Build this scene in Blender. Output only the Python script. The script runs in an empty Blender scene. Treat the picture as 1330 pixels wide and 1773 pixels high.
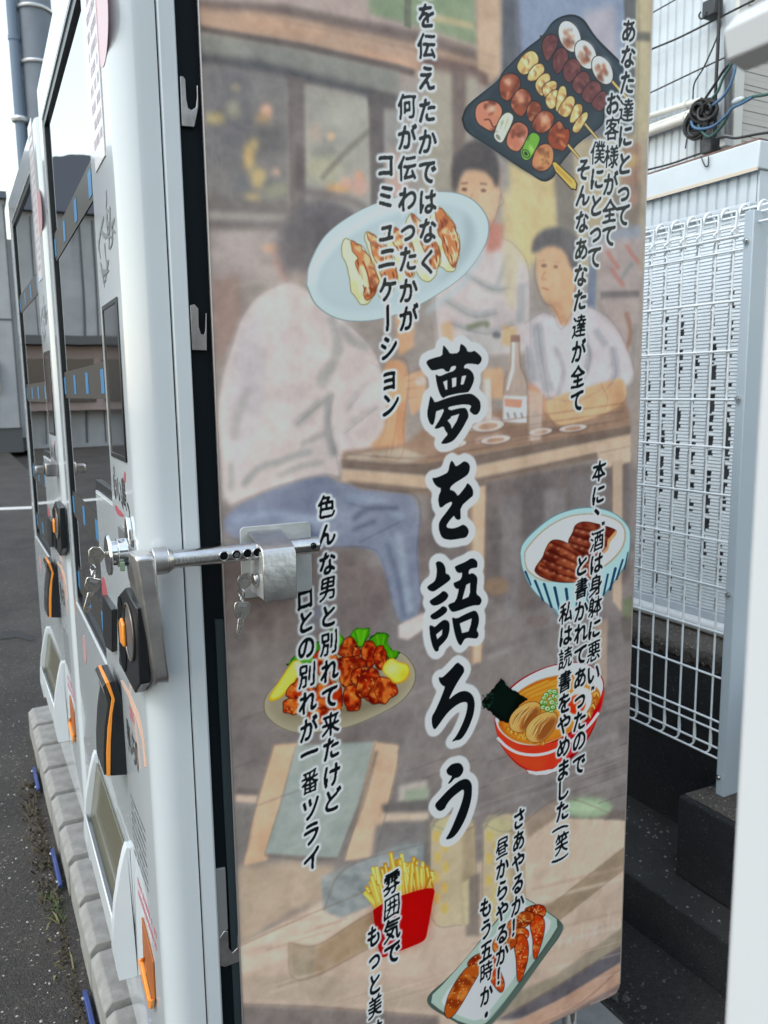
import bpy, bmesh, math, random
import numpy as np
from mathutils import Vector, Matrix

random.seed(7)
rng = np.random.default_rng(7)
C = bpy.context.scene.collection
SC = bpy.context.scene

# ------------------------------------------------------------------ camera
CAMZ = 1.26                      # eye height above the asphalt
F_PX, CX, CY = 1400.0, 665.0, 886.5
_vF = np.array([-42.0 - CX, 686.0 - CY])
_vV = np.array([790.0 - CX, 0.0])
_vV[1] = (-F_PX ** 2 - _vF[0] * _vV[0]) / _vF[1]
_F = np.array([_vF[0], _vF[1], F_PX]); _F /= np.linalg.norm(_F)
_D = np.array([_vV[0], _vV[1], F_PX]); _D /= np.linalg.norm(_D)
_R = np.cross(_D, _F); _R /= np.linalg.norm(_R)
M3 = np.array([_R, _F, -_D])     # world = M3 @ (right, down, forward)

def ray(px, py):
    return M3 @ np.array([px - CX, py - CY, F_PX])

TH = math.radians(1.5)           # the fence, house and second machine stand 1.5 degrees off the first machine
cT, sT = math.cos(TH), math.sin(TH)
QM = np.array([[cT, sT, 0], [-sT, cT, 0], [0, 0, 1]])

def front(px, py, x=0.165):      # a point on the vertical plane X = x
    r = ray(px, py); t = x / r[0]
    return Vector((x, r[1] * t, r[2] * t + CAMZ))

def side(px, py, y=1.0):         # a point on the vertical plane Y = y
    r = ray(px, py); t = y / r[1]
    return Vector((r[0] * t, y, r[2] * t + CAMZ))

def ground(px, py, z=0.0):
    r = ray(px, py); t = (z - CAMZ) / r[2]
    return Vector((r[0] * t, r[1] * t, z))

def lot(px, py, xx):             # plane x' = xx in the frame of the fence and house -> local (x', y', z)
    r = QM @ ray(px, py); t = xx / r[0]
    return Vector((xx, r[1] * t, r[2] * t + CAMZ))

def W(v):                        # fence-frame coordinates to world
    return Vector((v[0] * cT - v[1] * sT, v[0] * sT + v[1] * cT, v[2]))

cam_data = bpy.data.cameras.new('camera')
cam = bpy.data.objects.new('camera', cam_data); C.objects.link(cam)
SC.camera = cam
r_, d_, f_ = M3[:, 0], M3[:, 1], M3[:, 2]
cam.matrix_world = Matrix(((r_[0], -d_[0], -f_[0], 0), (r_[1], -d_[1], -f_[1], 0), (r_[2], -d_[2], -f_[2], CAMZ), (0, 0, 0, 1)))
cam_data.sensor_fit = 'VERTICAL'; cam_data.sensor_height = 36.0; cam_data.sensor_width = 27.0
cam_data.lens = 36.0 * F_PX / 1773.0
cam_data.clip_start = 0.02; cam_data.clip_end = 500
cam_data.dof.use_dof = True; cam_data.dof.focus_distance = 1.25; cam_data.dof.aperture_fstop = 9.0
SC.render.resolution_x, SC.render.resolution_y = 768, 1024

# ------------------------------------------------------------------ sky, sun, exposure
SUN_EL, SUN_ROT = math.radians(52), math.radians(256)
world = bpy.data.worlds.new('World'); SC.world = world; world.use_nodes = True
wn = world.node_tree; wn.nodes.clear()
sky = wn.nodes.new('ShaderNodeTexSky'); sky.sky_type = 'NISHITA'; sky.sun_disc = False
sky.sun_elevation = SUN_EL; sky.sun_rotation = SUN_ROT
sky.air_density = 2.1; sky.dust_density = 1.0; sky.ozone_density = 1.0
hs = wn.nodes.new('ShaderNodeHueSaturation'); hs.inputs['Saturation'].default_value = 0.62
bg = wn.nodes.new('ShaderNodeBackground'); bg.inputs['Strength'].default_value = 0.15
wo = wn.nodes.new('ShaderNodeOutputWorld')
wn.links.new(sky.outputs[0], hs.inputs['Color']); wn.links.new(hs.outputs[0], bg.inputs['Color']); wn.links.new(bg.outputs[0], wo.inputs[0])
sun_d = bpy.data.lights.new('sun', 'SUN'); sun_d.energy = 0.6; sun_d.angle = math.radians(20); sun_d.color = (1.0, 0.97, 0.93)
sun = bpy.data.objects.new('sun', sun_d); C.objects.link(sun)
_sd = Vector((math.sin(SUN_ROT) * math.cos(SUN_EL), math.cos(SUN_ROT) * math.cos(SUN_EL), math.sin(SUN_EL)))
sun.rotation_euler = _sd.to_track_quat('Z', 'Y').to_euler()
SC.view_settings.view_transform = 'Standard'; SC.view_settings.look = 'None'
SC.view_settings.exposure = 1.07; SC.view_settings.gamma = 1.0
try: SC.view_settings.use_curve_mapping = False
except Exception: pass
SC.cycles.max_bounces = 8; SC.cycles.transparent_max_bounces = 12

# ------------------------------------------------------------------ helpers
def lin(c):
    c = np.asarray(c, float) / 255.0
    return np.where(c <= 0.04045, c / 12.92, ((c + 0.055) / 1.055) ** 2.4)

def s2l(r, g, b):
    a = lin((r, g, b)); return (float(a[0]), float(a[1]), float(a[2]))

def pbr(name, col, rough=0.5, metal=0.0, coat=0.0, bump=0.0, bscale=60.0, vary=0.0, vscale=8.0, spec=0.5, dirt=None, aniso=None, wave=0.0):
    m = bpy.data.materials.new(name); m.use_nodes = True
    nt = m.node_tree; b = nt.nodes['Principled BSDF']
    b.inputs['Base Color'].default_value = (*col, 1); b.inputs['Roughness'].default_value = rough
    b.inputs['Metallic'].default_value = metal; b.inputs['Specular IOR Level'].default_value = spec
    b.inputs['Coat Weight'].default_value = coat; b.inputs['Coat Roughness'].default_value = 0.04
    tc = nt.nodes.new('ShaderNodeTexCoord')
    if vary > 0:
        n = nt.nodes.new('ShaderNodeTexNoise'); n.inputs['Scale'].default_value = vscale; n.inputs['Detail'].default_value = 6; n.inputs['Roughness'].default_value = 0.65
        nt.links.new(tc.outputs['Object'], n.inputs['Vector'])
        r = nt.nodes.new('ShaderNodeValToRGB')
        lo = dirt if dirt else tuple(max(0, c * (1 - vary)) for c in col); hi = tuple(min(1, c * (1 + vary * 0.6)) for c in col)
        r.color_ramp.elements[0].color = (*lo, 1); r.color_ramp.elements[0].position = 0.3
        r.color_ramp.elements[1].color = (*hi, 1); r.color_ramp.elements[1].position = 0.68
        nt.links.new(n.outputs['Fac'], r.inputs['Fac']); nt.links.new(r.outputs['Color'], b.inputs['Base Color'])
        mr = nt.nodes.new('ShaderNodeMapRange'); mr.inputs['To Min'].default_value = max(0.02, rough - 0.12 * min(1, rough * 2)); mr.inputs['To Max'].default_value = min(1, rough + 0.12 * min(1, rough * 2))
        nt.links.new(n.outputs['Fac'], mr.inputs['Value']); nt.links.new(mr.outputs[0], b.inputs['Roughness'])
    if bump > 0:
        n2 = nt.nodes.new('ShaderNodeTexNoise'); n2.inputs['Scale'].default_value = bscale; n2.inputs['Detail'].default_value = 5
        if aniso:
            mp = nt.nodes.new('ShaderNodeMapping'); mp.inputs['Scale'].default_value = aniso
            nt.links.new(tc.outputs['Object'], mp.inputs['Vector']); nt.links.new(mp.outputs[0], n2.inputs['Vector'])
        else:
            nt.links.new(tc.outputs['Object'], n2.inputs['Vector'])
        bp = nt.nodes.new('ShaderNodeBump'); bp.inputs['Strength'].default_value = bump; bp.inputs['Distance'].default_value = 0.01
        nt.links.new(n2.outputs['Fac'], bp.inputs['Height']); nt.links.new(bp.outputs[0], b.inputs['Normal'])
        if coat > 0: nt.links.new(bp.outputs[0], b.inputs['Coat Normal'])
    return m

class MB:
    """collects shapes, then links them as ONE mesh object; coordinates pass through an optional map to world"""
    def __init__(s, f=None): s.v, s.f, s.map = [], [], f
    def add(s, vs, fs):
        o = len(s.v); s.v += [tuple(v) for v in vs]; s.f += [tuple(i + o for i in f) for f in fs]; return s
    def box(s, x0, x1, y0, y1, z0, z1):
        x0, x1 = min(x0, x1), max(x0, x1); y0, y1 = min(y0, y1), max(y0, y1); z0, z1 = min(z0, z1), max(z0, z1)
        return s.add([(x0, y0, z0), (x1, y0, z0), (x1, y1, z0), (x0, y1, z0), (x0, y0, z1), (x1, y0, z1), (x1, y1, z1), (x0, y1, z1)],
                     [(0, 3, 2, 1), (4, 5, 6, 7), (0, 1, 5, 4), (1, 2, 6, 5), (2, 3, 7, 6), (3, 0, 4, 7)])
    def prism(s, poly, axis, a, b):
        """poly of 2D points; axis 'x': (y,z) extruded x a..b ; 'y': (x,z) ; 'z': (x,y)"""
        n = len(poly)
        def P(p, t):
            return {'x': (t, p[0], p[1]), 'y': (p[0], t, p[1]), 'z': (p[0], p[1], t)}[axis]
        vs = [P(p, a) for p in poly] + [P(p, b) for p in poly]
        fs = [tuple(range(n))[::-1], tuple(range(n, 2 * n))] + [(i, (i + 1) % n, n + (i + 1) % n, n + i) for i in range(n)]
        return s.add(vs, fs)
    def cyl(s, p0, p1, r0, r1=None, n=20, cap=True):
        r1 = r0 if r1 is None else r1
        p0, p1 = Vector(p0), Vector(p1); d = (p1 - p0).normalized()
        u = d.orthogonal().normalized(); w = d.cross(u)
        vs = []
        for p, r in ((p0, r0), (p1, r1)):
            for i in range(n):
                a = 2 * math.pi * i / n; vs.append(p + u * math.cos(a) * r + w * math.sin(a) * r)
        fs = [(i, (i + 1) % n, n + (i + 1) % n, n + i) for i in range(n)]
        if cap: fs += [tuple(range(n))[::-1], tuple(range(n, 2 * n))]
        return s.add(vs, fs)
    def tube(s, pts, r, n=8, cap=True):
        pts = [Vector(p) for p in pts]; k = len(pts); vs = []; prev = None
        for i, p in enumerate(pts):
            d = (pts[min(i + 1, k - 1)] - pts[max(i - 1, 0)]).normalized()
            u = d.orthogonal().normalized() if prev is None else (prev - d * prev.dot(d)).normalized()
            prev = u; w = d.cross(u)
            for j in range(n):
                a = 2 * math.pi * j / n; vs.append(p + u * math.cos(a) * r + w * math.sin(a) * r)
        fs = [(i * n + j, i * n + (j + 1) % n, (i + 1) * n + (j + 1) % n, (i + 1) * n + j) for i in range(k - 1) for j in range(n)]
        if cap: fs += [tuple(range(n))[::-1], tuple(range((k - 1) * n, k * n))]
        return s.add(vs, fs)
    def quad(s, a, b, c, d): return s.add([a, b, c, d], [(0, 1, 2, 3)])
    def torus(s, c, ax, R, r, n=24, m=8, a0=0, a1=2 * math.pi):
        c = Vector(c); ax = Vector(ax).normalized(); u = ax.orthogonal().normalized(); w = ax.cross(u)
        pts = [c + u * math.cos(a0 + (a1 - a0) * i / n) * R + w * math.sin(a0 + (a1 - a0) * i / n) * R for i in range(n + 1)]
        return s.tube(pts, r, m)
    def sphere(s, c, r, n=12, sc=(1, 1, 1)):
        vs, fs = [], []
        for i in range(n + 1):
            t = math.pi * i / n
            for j in range(2 * n):
                a = math.pi * j / n
                vs.append((c[0] + r * sc[0] * math.sin(t) * math.cos(a), c[1] + r * sc[1] * math.sin(t) * math.sin(a), c[2] + r * sc[2] * math.cos(t)))
        for i in range(n):
            for j in range(2 * n):
                fs.append((i * 2 * n + j, (i + 1) * 2 * n + j, (i + 1) * 2 * n + (j + 1) % (2 * n), i * 2 * n + (j + 1) % (2 * n)))
        return s.add(vs, fs)
    def build(s, name, mat, parent=None, bevel=0.0, seg=2, smooth=35, clean=True):
        vs = [tuple(s.map(v)) for v in s.v] if s.map else s.v
        me = bpy.data.meshes.new(name); me.from_pydata([tuple(map(float, v)) for v in vs], [], s.f)
        if clean:
            bm = bmesh.new(); bm.from_mesh(me); bmesh.ops.recalc_face_normals(bm, faces=bm.faces); bm.to_mesh(me); bm.free()
        me.materials.append(mat)
        return link(name, me, parent, bevel, seg, smooth)

def wloc(o):
    p = Vector(o.location)
    while o.parent: o = o.parent; p += Vector(o.location)
    return p

def link(name, me, parent=None, bevel=0.0, seg=2, smooth=35):
    if smooth:
        for p in me.polygons: p.use_smooth = True
        me.set_sharp_from_angle(angle=math.radians(smooth))
    o = bpy.data.objects.new(name, me); C.objects.link(o)
    if parent is not None:
        o.parent = parent; o.location = -wloc(parent)
    if bevel > 0:
        b = o.modifiers.new('bevel', 'BEVEL'); b.width = bevel; b.segments = seg; b.limit_method = 'ANGLE'; b.angle_limit = math.radians(40)
    return o

def tag(o, label=None, cat=None, group=None, kind=None):
    if label: o['label'] = label
    if cat: o['category'] = cat
    if group: o['group'] = group
    if kind: o['kind'] = kind
    return o

def thing(name, label, cat, loc=(0, 0, 0), group=None):
    o = bpy.data.objects.new(name, None); o.empty_display_size = 0.1; C.objects.link(o); o.location = loc
    return tag(o, label, cat, group)

def copy_tree(o, parent=None, shift=None):
    c = o.copy(); C.objects.link(c); c.parent = parent
    for ch in [x for x in bpy.data.objects if x.parent is o]: copy_tree(ch, c)
    return c
# ------------------------------------------------------------------ the printed side panel: a picture computed on a fine grid
PX0, PX1 = 0.2662, 0.9625
PZ0, PZ1 = CAMZ - 1.088, CAMZ + 0.655
NU, NV = 730, 1830                       # grid vertices
DU, DV = (PX1 - PX0) / (NU - 1), (PZ1 - PZ0) / (NV - 1)

def to_grid(pts):
    """photo points -> (col, row) on the panel grid; row 0 is the bottom"""
    p = np.asarray(pts, float).reshape(-1, 2)
    cam_v = np.stack([p[:, 0] - CX, p[:, 1] - CY, np.full(len(p), F_PX)], 1)
    w = cam_v @ M3.T; t = 1.0 / w[:, 1]
    return np.stack([(w[:, 0] * t - PX0) / DU, (w[:, 2] * t + CAMZ - PZ0) / DV], 1)

class Zm:
    """a crop of the photograph: offset and scale"""
    def __init__(s, x, y, k): s.x, s.y, s.k = x, y, k
    def __call__(s, pts):
        p = np.asarray(pts, float).reshape(-1, 2); return p * s.k + np.array([s.x, s.y])
R0 = Zm(0, 0, 1)
R1 = Zm(330, 0, .30075); R2 = Zm(730, 0, .30075); R3 = Zm(350, 430, .30075); R4 = Zm(730, 430, .30075)
R5 = Zm(360, 860, .30075); R6 = Zm(730, 860, .30075); R7 = Zm(380, 1300, .28571); R8 = Zm(720, 1300, .28571)
GZ = Zm(510, 310, .26316); KZ = Zm(440, 1070, .22556); RZ = Zm(820, 1120, .18045)

art = np.zeros((NV, NU, 3))              # display colours 0..255 while painting
zone = np.zeros((NV, NU), np.int8)       # 0 scene, 1.. food prints, 20 halo, 21 ink

def fill(g):
    """even-odd scanline fill of one or several closed loops (grid coordinates) -> (r0, c0, mask)"""
    loops = g if isinstance(g, list) else [g]
    allp = np.concatenate(loops)
    c0, r0 = np.floor(allp.min(0)).astype(int) - 1; c1, r1 = np.ceil(allp.max(0)).astype(int) + 2
    h, w = r1 - r0, c1 - c0
    if h <= 0 or w <= 0: return 0, 0, np.zeros((0, 0))
    SS = 3
    acc = np.zeros((h, w + 1))
    for sub in range(SS):
        ys_off = (sub + 0.5) / SS - 0.5
        for lp in loops:
            nx = np.roll(lp, -1, 0)
            for (xa, ya), (xb, yb) in zip(lp, nx):
                if ya == yb: continue
                sgn = 1.0 if yb > ya else -1.0
                lo, hi = (ya, yb) if yb > ya else (yb, ya)
                ra, rb = int(math.ceil(lo - ys_off)), int(math.ceil(hi - ys_off))
                if rb <= ra: continue
                rows = np.arange(ra, rb); xs = xa + (rows + ys_off - ya) / (yb - ya) * (xb - xa) - c0 + 0.5
                ci = np.clip(np.floor(xs).astype(int), 0, w - 1); fr = xs - ci
                np.add.at(acc, (rows - r0, ci), sgn * (1 - fr) / SS); np.add.at(acc, (rows - r0, np.minimum(ci + 1, w)), sgn * fr / SS)
    m = np.abs(np.cumsum(acc, 1)[:, :w])
    return r0, c0, np.clip(m, 0, 1)

def box1(a, n, ax):
    if n < 1: return a
    pad = [(0, 0)] * a.ndim; pad[ax] = (n + 1, n)
    c = np.cumsum(np.pad(a, pad, mode='edge'), ax)
    k = 2 * n + 1
    sl1 = [slice(None)] * a.ndim; sl2 = [slice(None)] * a.ndim
    sl1[ax] = slice(k, None); sl2[ax] = slice(0, -k)
    return (c[tuple(sl1)] - c[tuple(sl2)]) / k

def blur(a, n):
    n = int(round(n))
    for _ in range(2):
        a = box1(box1(a, n, 0), n, 1)
    return a

def smooth_loop(g, it=2):
    for _ in range(it):
        nx = np.roll(g, -1, 0); g = np.stack([g * .75 + nx * .25, g * .25 + nx * .75], 1).reshape(-1, 2)
    return g

def comp(r0, c0, m, col, z=None, tex=None):
    h, w = m.shape
    ra, rb, ca, cb = max(r0, 0), min(r0 + h, NV), max(c0, 0), min(c0 + w, NU)
    if rb <= ra or cb <= ca: return
    mm = m[ra - r0:rb - r0, ca - c0:cb - c0]
    colr = np.asarray(col, float)
    if tex is not None: colr = colr + tex[ra:rb, ca:cb, None]
    art[ra:rb, ca:cb] = art[ra:rb, ca:cb] * (1 - mm[..., None]) + colr * mm[..., None]
    if z is not None: zone[ra:rb, ca:cb][mm > 0.5] = z

BS = [0.6]                                # softness of the brush
def P(zm, pts, col, b=0, a=1.0, sm=0, z=None):
    b = max(1, b * BS[0]) if b else 0
    g = to_grid(zm(pts))
    if sm: g = smooth_loop(g, sm)
    r0, c0, m = fill(g)
    if m.size == 0: return
    if b:
        k = int(b) * 2 + 2; m = blur(np.pad(m, k), b); r0 -= k; c0 -= k
    comp(r0, c0, m * a, col, z)

def ell(cx, cy, rx, ry, rot=0, n=40):
    t = np.linspace(0, 2 * np.pi, n, endpoint=False); c, s = math.cos(math.radians(rot)), math.sin(math.radians(rot))
    x, y = rx * np.cos(t), ry * np.sin(t)
    return np.stack([cx + x * c - y * s, cy + x * s + y * c], 1)

def E(zm, cx, cy, rx, ry, col, rot=0, b=0, a=1.0, z=None): P(zm, ell(cx, cy, rx, ry, rot), col, b, a, 0, z)

def stroke_poly(pts, w):
    """open polyline with a width (or widths) -> outline loop"""
    p = np.asarray(pts, float); k = len(p); w = np.broadcast_to(np.asarray(w, float), (k,)) / 2
    d = np.gradient(p, axis=0); n = np.stack([-d[:, 1], d[:, 0]], 1); n /= np.linalg.norm(n, axis=1, keepdims=True) + 1e-9
    return np.concatenate([p + n * w[:, None], (p - n * w[:, None])[::-1]])

def bez(pts, n=6):
    """smooth open curve through points"""
    p = np.asarray(pts, float)
    if len(p) < 3: return p
    q = np.concatenate([[2 * p[0] - p[1]], p, [2 * p[-1] - p[-2]]]); out = []
    for i in range(1, len(q) - 2):
        for t in np.linspace(0, 1, n, endpoint=False):
            a, b_, c_, d_ = q[i - 1], q[i], q[i + 1], q[i + 2]
            out.append(.5 * ((2 * b_) + (c_ - a) * t + (2 * a - 5 * b_ + 4 * c_ - d_) * t * t + (3 * b_ - a - 3 * c_ + d_) * t ** 3))
    out.append(p[-1]); return np.array(out)

def L(zm, pts, w, col, b=0, a=1.0, z=None, curve=True):
    q = bez(pts) if curve else np.asarray(pts, float)
    if np.ndim(w): w = np.interp(np.linspace(0, 1, len(q)), np.linspace(0, 1, len(w)), w)
    P(zm, stroke_poly(q, w), col, b, a, 0, z)

def noise(h, w, cell, seed):
    r = np.random.default_rng(seed); gh, gw = int(h / cell) + 3, int(w / cell) + 3
    g = r.random((gh, gw)); y = np.arange(h) / cell; x = np.arange(w) / cell
    yi, xi = y.astype(int), x.astype(int); fy, fx = y - yi, x - xi
    fy = fy * fy * (3 - 2 * fy); fx = fx * fx * (3 - 2 * fx)
    a = g[yi][:, xi] * (1 - fx) + g[yi][:, xi + 1] * fx; b_ = g[yi + 1][:, xi] * (1 - fx) + g[yi + 1][:, xi + 1] * fx
    return a * (1 - fy[:, None]) + b_ * fy[:, None]

def fbm(cell, seed, oct=4):
    o = np.zeros((NV, NU)); amp, tot = 1.0, 0
    for k in range(oct):
        o += amp * (noise(NV, NU, max(1.5, cell / 2 ** k), seed + k) - .5); tot += amp; amp *= .6
    return o / tot

# ---- the tavern scene
art[:] = (150, 141, 132)
P(R0, [(330, -160), (1140, -160), (1140, 140), (330, 140)], (158, 143, 130), 20)
# upper beams, sign board
P(R0, [(330, -160), (620, -160), (700, 60), (330, -30)], (170, 152, 142), 8)
P(R0, [(618, -160), (812, -160), (826, 78), (735, 48), (640, 24)], (128, 146, 112), 5)
P(R0, [(735, 20), (820, 40), (822, 52), (735, 34)], (170, 160, 120), 3)
P(R0, [(700, -160), (712, -160), (712, 50), (700, 46)], (105, 112, 92), 2)
P(R0, [(340, 0), (480, 8), (730, 58), (860, 100), (860, 120), (720, 86), (480, 34), (340, 22)], (112, 98, 90), 5)
P(R0, [(340, 12), (480, 26), (730, 78), (860, 118), (860, 150), (720, 125), (480, 70), (340, 52)], (176, 145, 120), 6)
P(R0, [(420, 20), (560, 45), (560, 70), (400, 50)], (190, 152, 122), 7, .8)
P(R0, [(620, 85), (720, 108), (720, 125), (620, 100)], (196, 152, 122), 6, .8)
P(R0, [(342, 44), (520, 74), (690, 112), (720, 122), (716, 132), (680, 124), (520, 88), (342, 56)], (98, 88, 82), 4)
P(R0, [(342, 55), (520, 86), (690, 124), (690, 160), (520, 134), (342, 96)], (128, 130, 120), 6)
P(R0, [(342, 92), (440, 104), (640, 152), (690, 166), (690, 184), (600, 160), (500, 138), (342, 112)], (80, 82, 84), 6)
# the window behind
P(R0, [(352, 112), (500, 132), (500, 400), (362, 400)], (118, 116, 112), 8)
P(R0, [(352, 112), (430, 122), (440, 260), (358, 300)], (104, 104, 106), 12, .8)
P(R0, [(524, 146), (640, 172), (645, 380), (528, 400)], (152, 150, 138), 8)
P(R0, [(664, 180), (700, 188), (700, 380), (660, 400)], (140, 138, 132), 6)
for x, y, rx, ry, c, bl, al in [(372, 205, 18, 10, (186, 166, 110), 7, .9), (404, 190, 12, 16, (160, 156, 130), 6, .8), (461, 192, 10, 12, (214, 160, 130), 5, .9), (455, 205, 14, 10, (176, 140, 100), 7, .8),
                              (470, 245, 32, 26, (92, 92, 92), 12, .8), (431, 272, 9, 24, (204, 168, 100), 6, .9), (440, 250, 8, 12, (196, 172, 110), 6, .8), (447, 308, 15, 18, (190, 164, 104), 7, .85), (478, 298, 8, 8, (196, 160, 140), 5, .8),
                              (438, 342, 14, 8, (190, 166, 110), 6, .8), (418, 316, 16, 12, (92, 98, 104), 8, .7), (470, 318, 14, 10, (96, 102, 104), 7, .7), (480, 330, 26, 12, (150, 150, 120), 9, .7), (408, 152, 8, 7, (160, 150, 110), 5, .7),
                              (573, 236, 8, 8, (206, 176, 136), 4, .9), (545, 230, 10, 16, (184, 158, 140), 8, .8), (585, 326, 22, 9, (204, 152, 96), 6, .9), (599, 316, 9, 9, (208, 150, 130), 5, .8), (622, 322, 16, 18, (196, 146, 128), 8, .8), (622, 304, 8, 8, (204, 140, 104), 5, .7),
                              (560, 290, 30, 26, (168, 166, 132), 12, .8), (604, 200, 40, 24, (168, 168, 150), 12, .7), (690, 330, 12, 30, (204, 150, 130), 10, .7), (684, 300, 18, 44, (196, 160, 140), 12, .7), (560, 262, 24, 12, (120, 120, 112), 9, .6)]:
    E(R0, x, y, rx, ry, c, 0, bl, al)
L(R0, [(640, 226), (600, 262), (556, 310)], 9, (116, 112, 100), 4, .8)
P(R0, [(498, 130), (526, 136), (528, 400), (504, 400)], (112, 104, 100), 4)
P(R0, [(512, 250), (526, 255), (524, 330), (510, 330)], (88, 78, 78), 5, .7)
P(R0, [(638, 166), (664, 172), (664, 400), (644, 400)], (98, 92, 90), 4)
P(R0, [(640, 160), (690, 168), (688, 190), (640, 186)], (92, 88, 86), 5)
P(R0, [(355, 345), (500, 352), (500, 372), (355, 366)], (112, 106, 102), 5, .8)
P(R0, [(358, 366), (500, 372), (500, 384), (358, 380)], (164, 156, 146), 5, .7)
P(R0, [(360, 384), (500, 392), (500, 402), (362, 396)], (110, 100, 96), 5, .7)
P(R0, [(362, 400), (500, 400), (500, 500), (400, 480), (366, 520)], (162, 150, 144), 8)
E(R0, 470, 430, 18, 8, (204, 160, 128), 0, 5, .8); E(R0, 485, 462, 8, 30, (196, 150, 134), -20, 5, .7)
P(R0, [(362, 490), (410, 470), (420, 560), (372, 640)], (150, 124, 112), 10, .8)
# middle pillars and street side
P(R0, [(730, 92), (842, 118), (846, 150), (730, 120)], (112, 90, 82), 5)
P(R0, [(735, 118), (830, 132), (790, 330), (735, 330)], (158, 150, 132), 8)
P(R0, [(782, 112), (808, 116), (806, 240), (784, 300)], (106, 92, 86), 5, .8)
P(R0, [(822, -160), (872, -160), (876, 140), (826, 120)], (190, 160, 130), 5)
P(R0, [(868, -160), (1112, -160), (1112, 340), (900, 340), (868, 160)], (98, 102, 110), 6)
P(R0, [(890, -160), (1080, -160), (1088, 70), (1070, 150), (905, 130)], (126, 142, 164), 7)
P(R0, [(1010, 20), (1064, 10), (1072, 150), (1030, 150)], (176, 168, 172), 10, .8)
P(R0, [(872, 0), (890, 0), (892, 130), (872, 120)], (84, 90, 96), 4)
P(R0, [(1074, -160), (1102, -160), (1106, 40), (1100, 330), (1076, 330), (1082, 40)], (92, 96, 96), 4)
P(R0, [(1103, -160), (1130, -160), (1125, 240), (1098, 240)], (178, 166, 128), 4)
P(R0, [(1098, 56), (1126, 56), (1126, 72), (1098, 70)], (104, 104, 92), 3)
P(R0, [(905, 250), (1118, 230), (1112, 470), (930, 470)], (164, 150, 118), 8)
P(R0, [(955, 240), (992, 240), (998, 430), (968, 430)], (108, 104, 100), 5, .8)
P(R0, [(1080, 240), (1110, 250), (1108, 330), (1076, 330)], (150, 112, 92), 6, .8)
P(R0, [(1060, 330), (1110, 320), (1106, 420), (1056, 420)], (110, 100, 92), 7, .8)
E(R0, 1096, 342, 10, 18, (166, 120, 100), 0, 6, .7); E(R0, 1090, 278, 16, 12, (188, 160, 96), 0, 6, .7)
P(R0, [(880, 260), (955, 280), (965, 440), (890, 460)], (196, 176, 122), 9)
P(R0, [(870, 330), (925, 330), (925, 450), (890, 540), (868, 430)], (206, 186, 130), 10, .8)
P(R0, [(1018, 400), (1112, 390), (1108, 436), (1018, 450)], (130, 138, 150), 6)
P(R0, [(1022, 430), (1034, 430), (1030, 540), (1016, 530)], (104, 118, 140), 4)
P(R0, [(1034, 420), (1111, 410), (1106, 510), (1040, 508)], (160, 146, 142), 6)
for x, y, s in [(1060, 450, 1), (1084, 470, -1), (1068, 480, 1), (1094, 440, 1)]: L(R0, [(x - 10, y - 16 * s), (x, y), (x + 12, y + 16 * s)], 7, (178, 96, 80) if s > 0 else (120, 128, 128), 3, .6)
P(R0, [(1040, 505), (1108, 503), (1106, 516), (1040, 518)], (110, 104, 104), 3)
P(R0, [(1040, 518), (1106, 516), (1100, 640), (1060, 600)], (168, 152, 144), 7)
L(R0, [(1084, 540), (1092, 580), (1078, 620)], 8, (150, 106, 84), 4, .7); L(R0, [(1100, 560), (1094, 640)], 9, (132, 130, 124), 4, .7)
# floor and under the tables
P(R0, [(340, 880), (1120, 800), (1120, 1800), (340, 1800)], (128, 122, 117), 14)
for i in range(46):
    x = 380 + rng.random() * 700; y = 980 + rng.random() * 480; l = 60 + rng.random() * 150
    c = rng.choice([100, 112, 140, 150]); L(R0, [(x, y), (x + l, y - l * .34)], 4 + rng.random() * 9, (c, c - 5, c - 8), 5, .5)
P(R0, [(380, 960), (560, 940), (700, 1010), (640, 1100), (380, 1120)], (112, 102, 98), 12, .8)
P(R0, [(650, 930), (740, 900), (740, 1120), (700, 1000)], (120, 108, 104), 8, .7)
P(R0, [(742, 850), (1092, 790), (1090, 1010), (900, 1060), (742, 990)], (112, 105, 101), 8)
for x0, x1, y0, y1, c in [(862, 905, 860, 1060, 126), (905, 945, 850, 1010, 104), (940, 980, 850, 1080, 134), (845, 870, 900, 1040, 96), (985, 1040, 820, 960, 118)]:
    P(R0, [(x0, y0), (x1, y0 - 6), (x1 - 8, y1), (x0 + 12, y1 + 10)], (c, c - 4, c - 5), 6, .8)
E(R0, 930, 1075, 20, 10, (120, 106, 100), 0, 4, .7); E(R0, 860, 1015, 22, 16, (150, 122, 92), 0, 5, .7)
# the small table plant at the right edge
P(R0, [(1078, 1040), (1096, 1030), (1092, 1090), (1080, 1110)], (116, 126, 96), 4)
P(R0, [(1074, 1068), (1094, 1068), (1092, 1110), (1080, 1112)], (110, 104, 98), 3)
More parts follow.
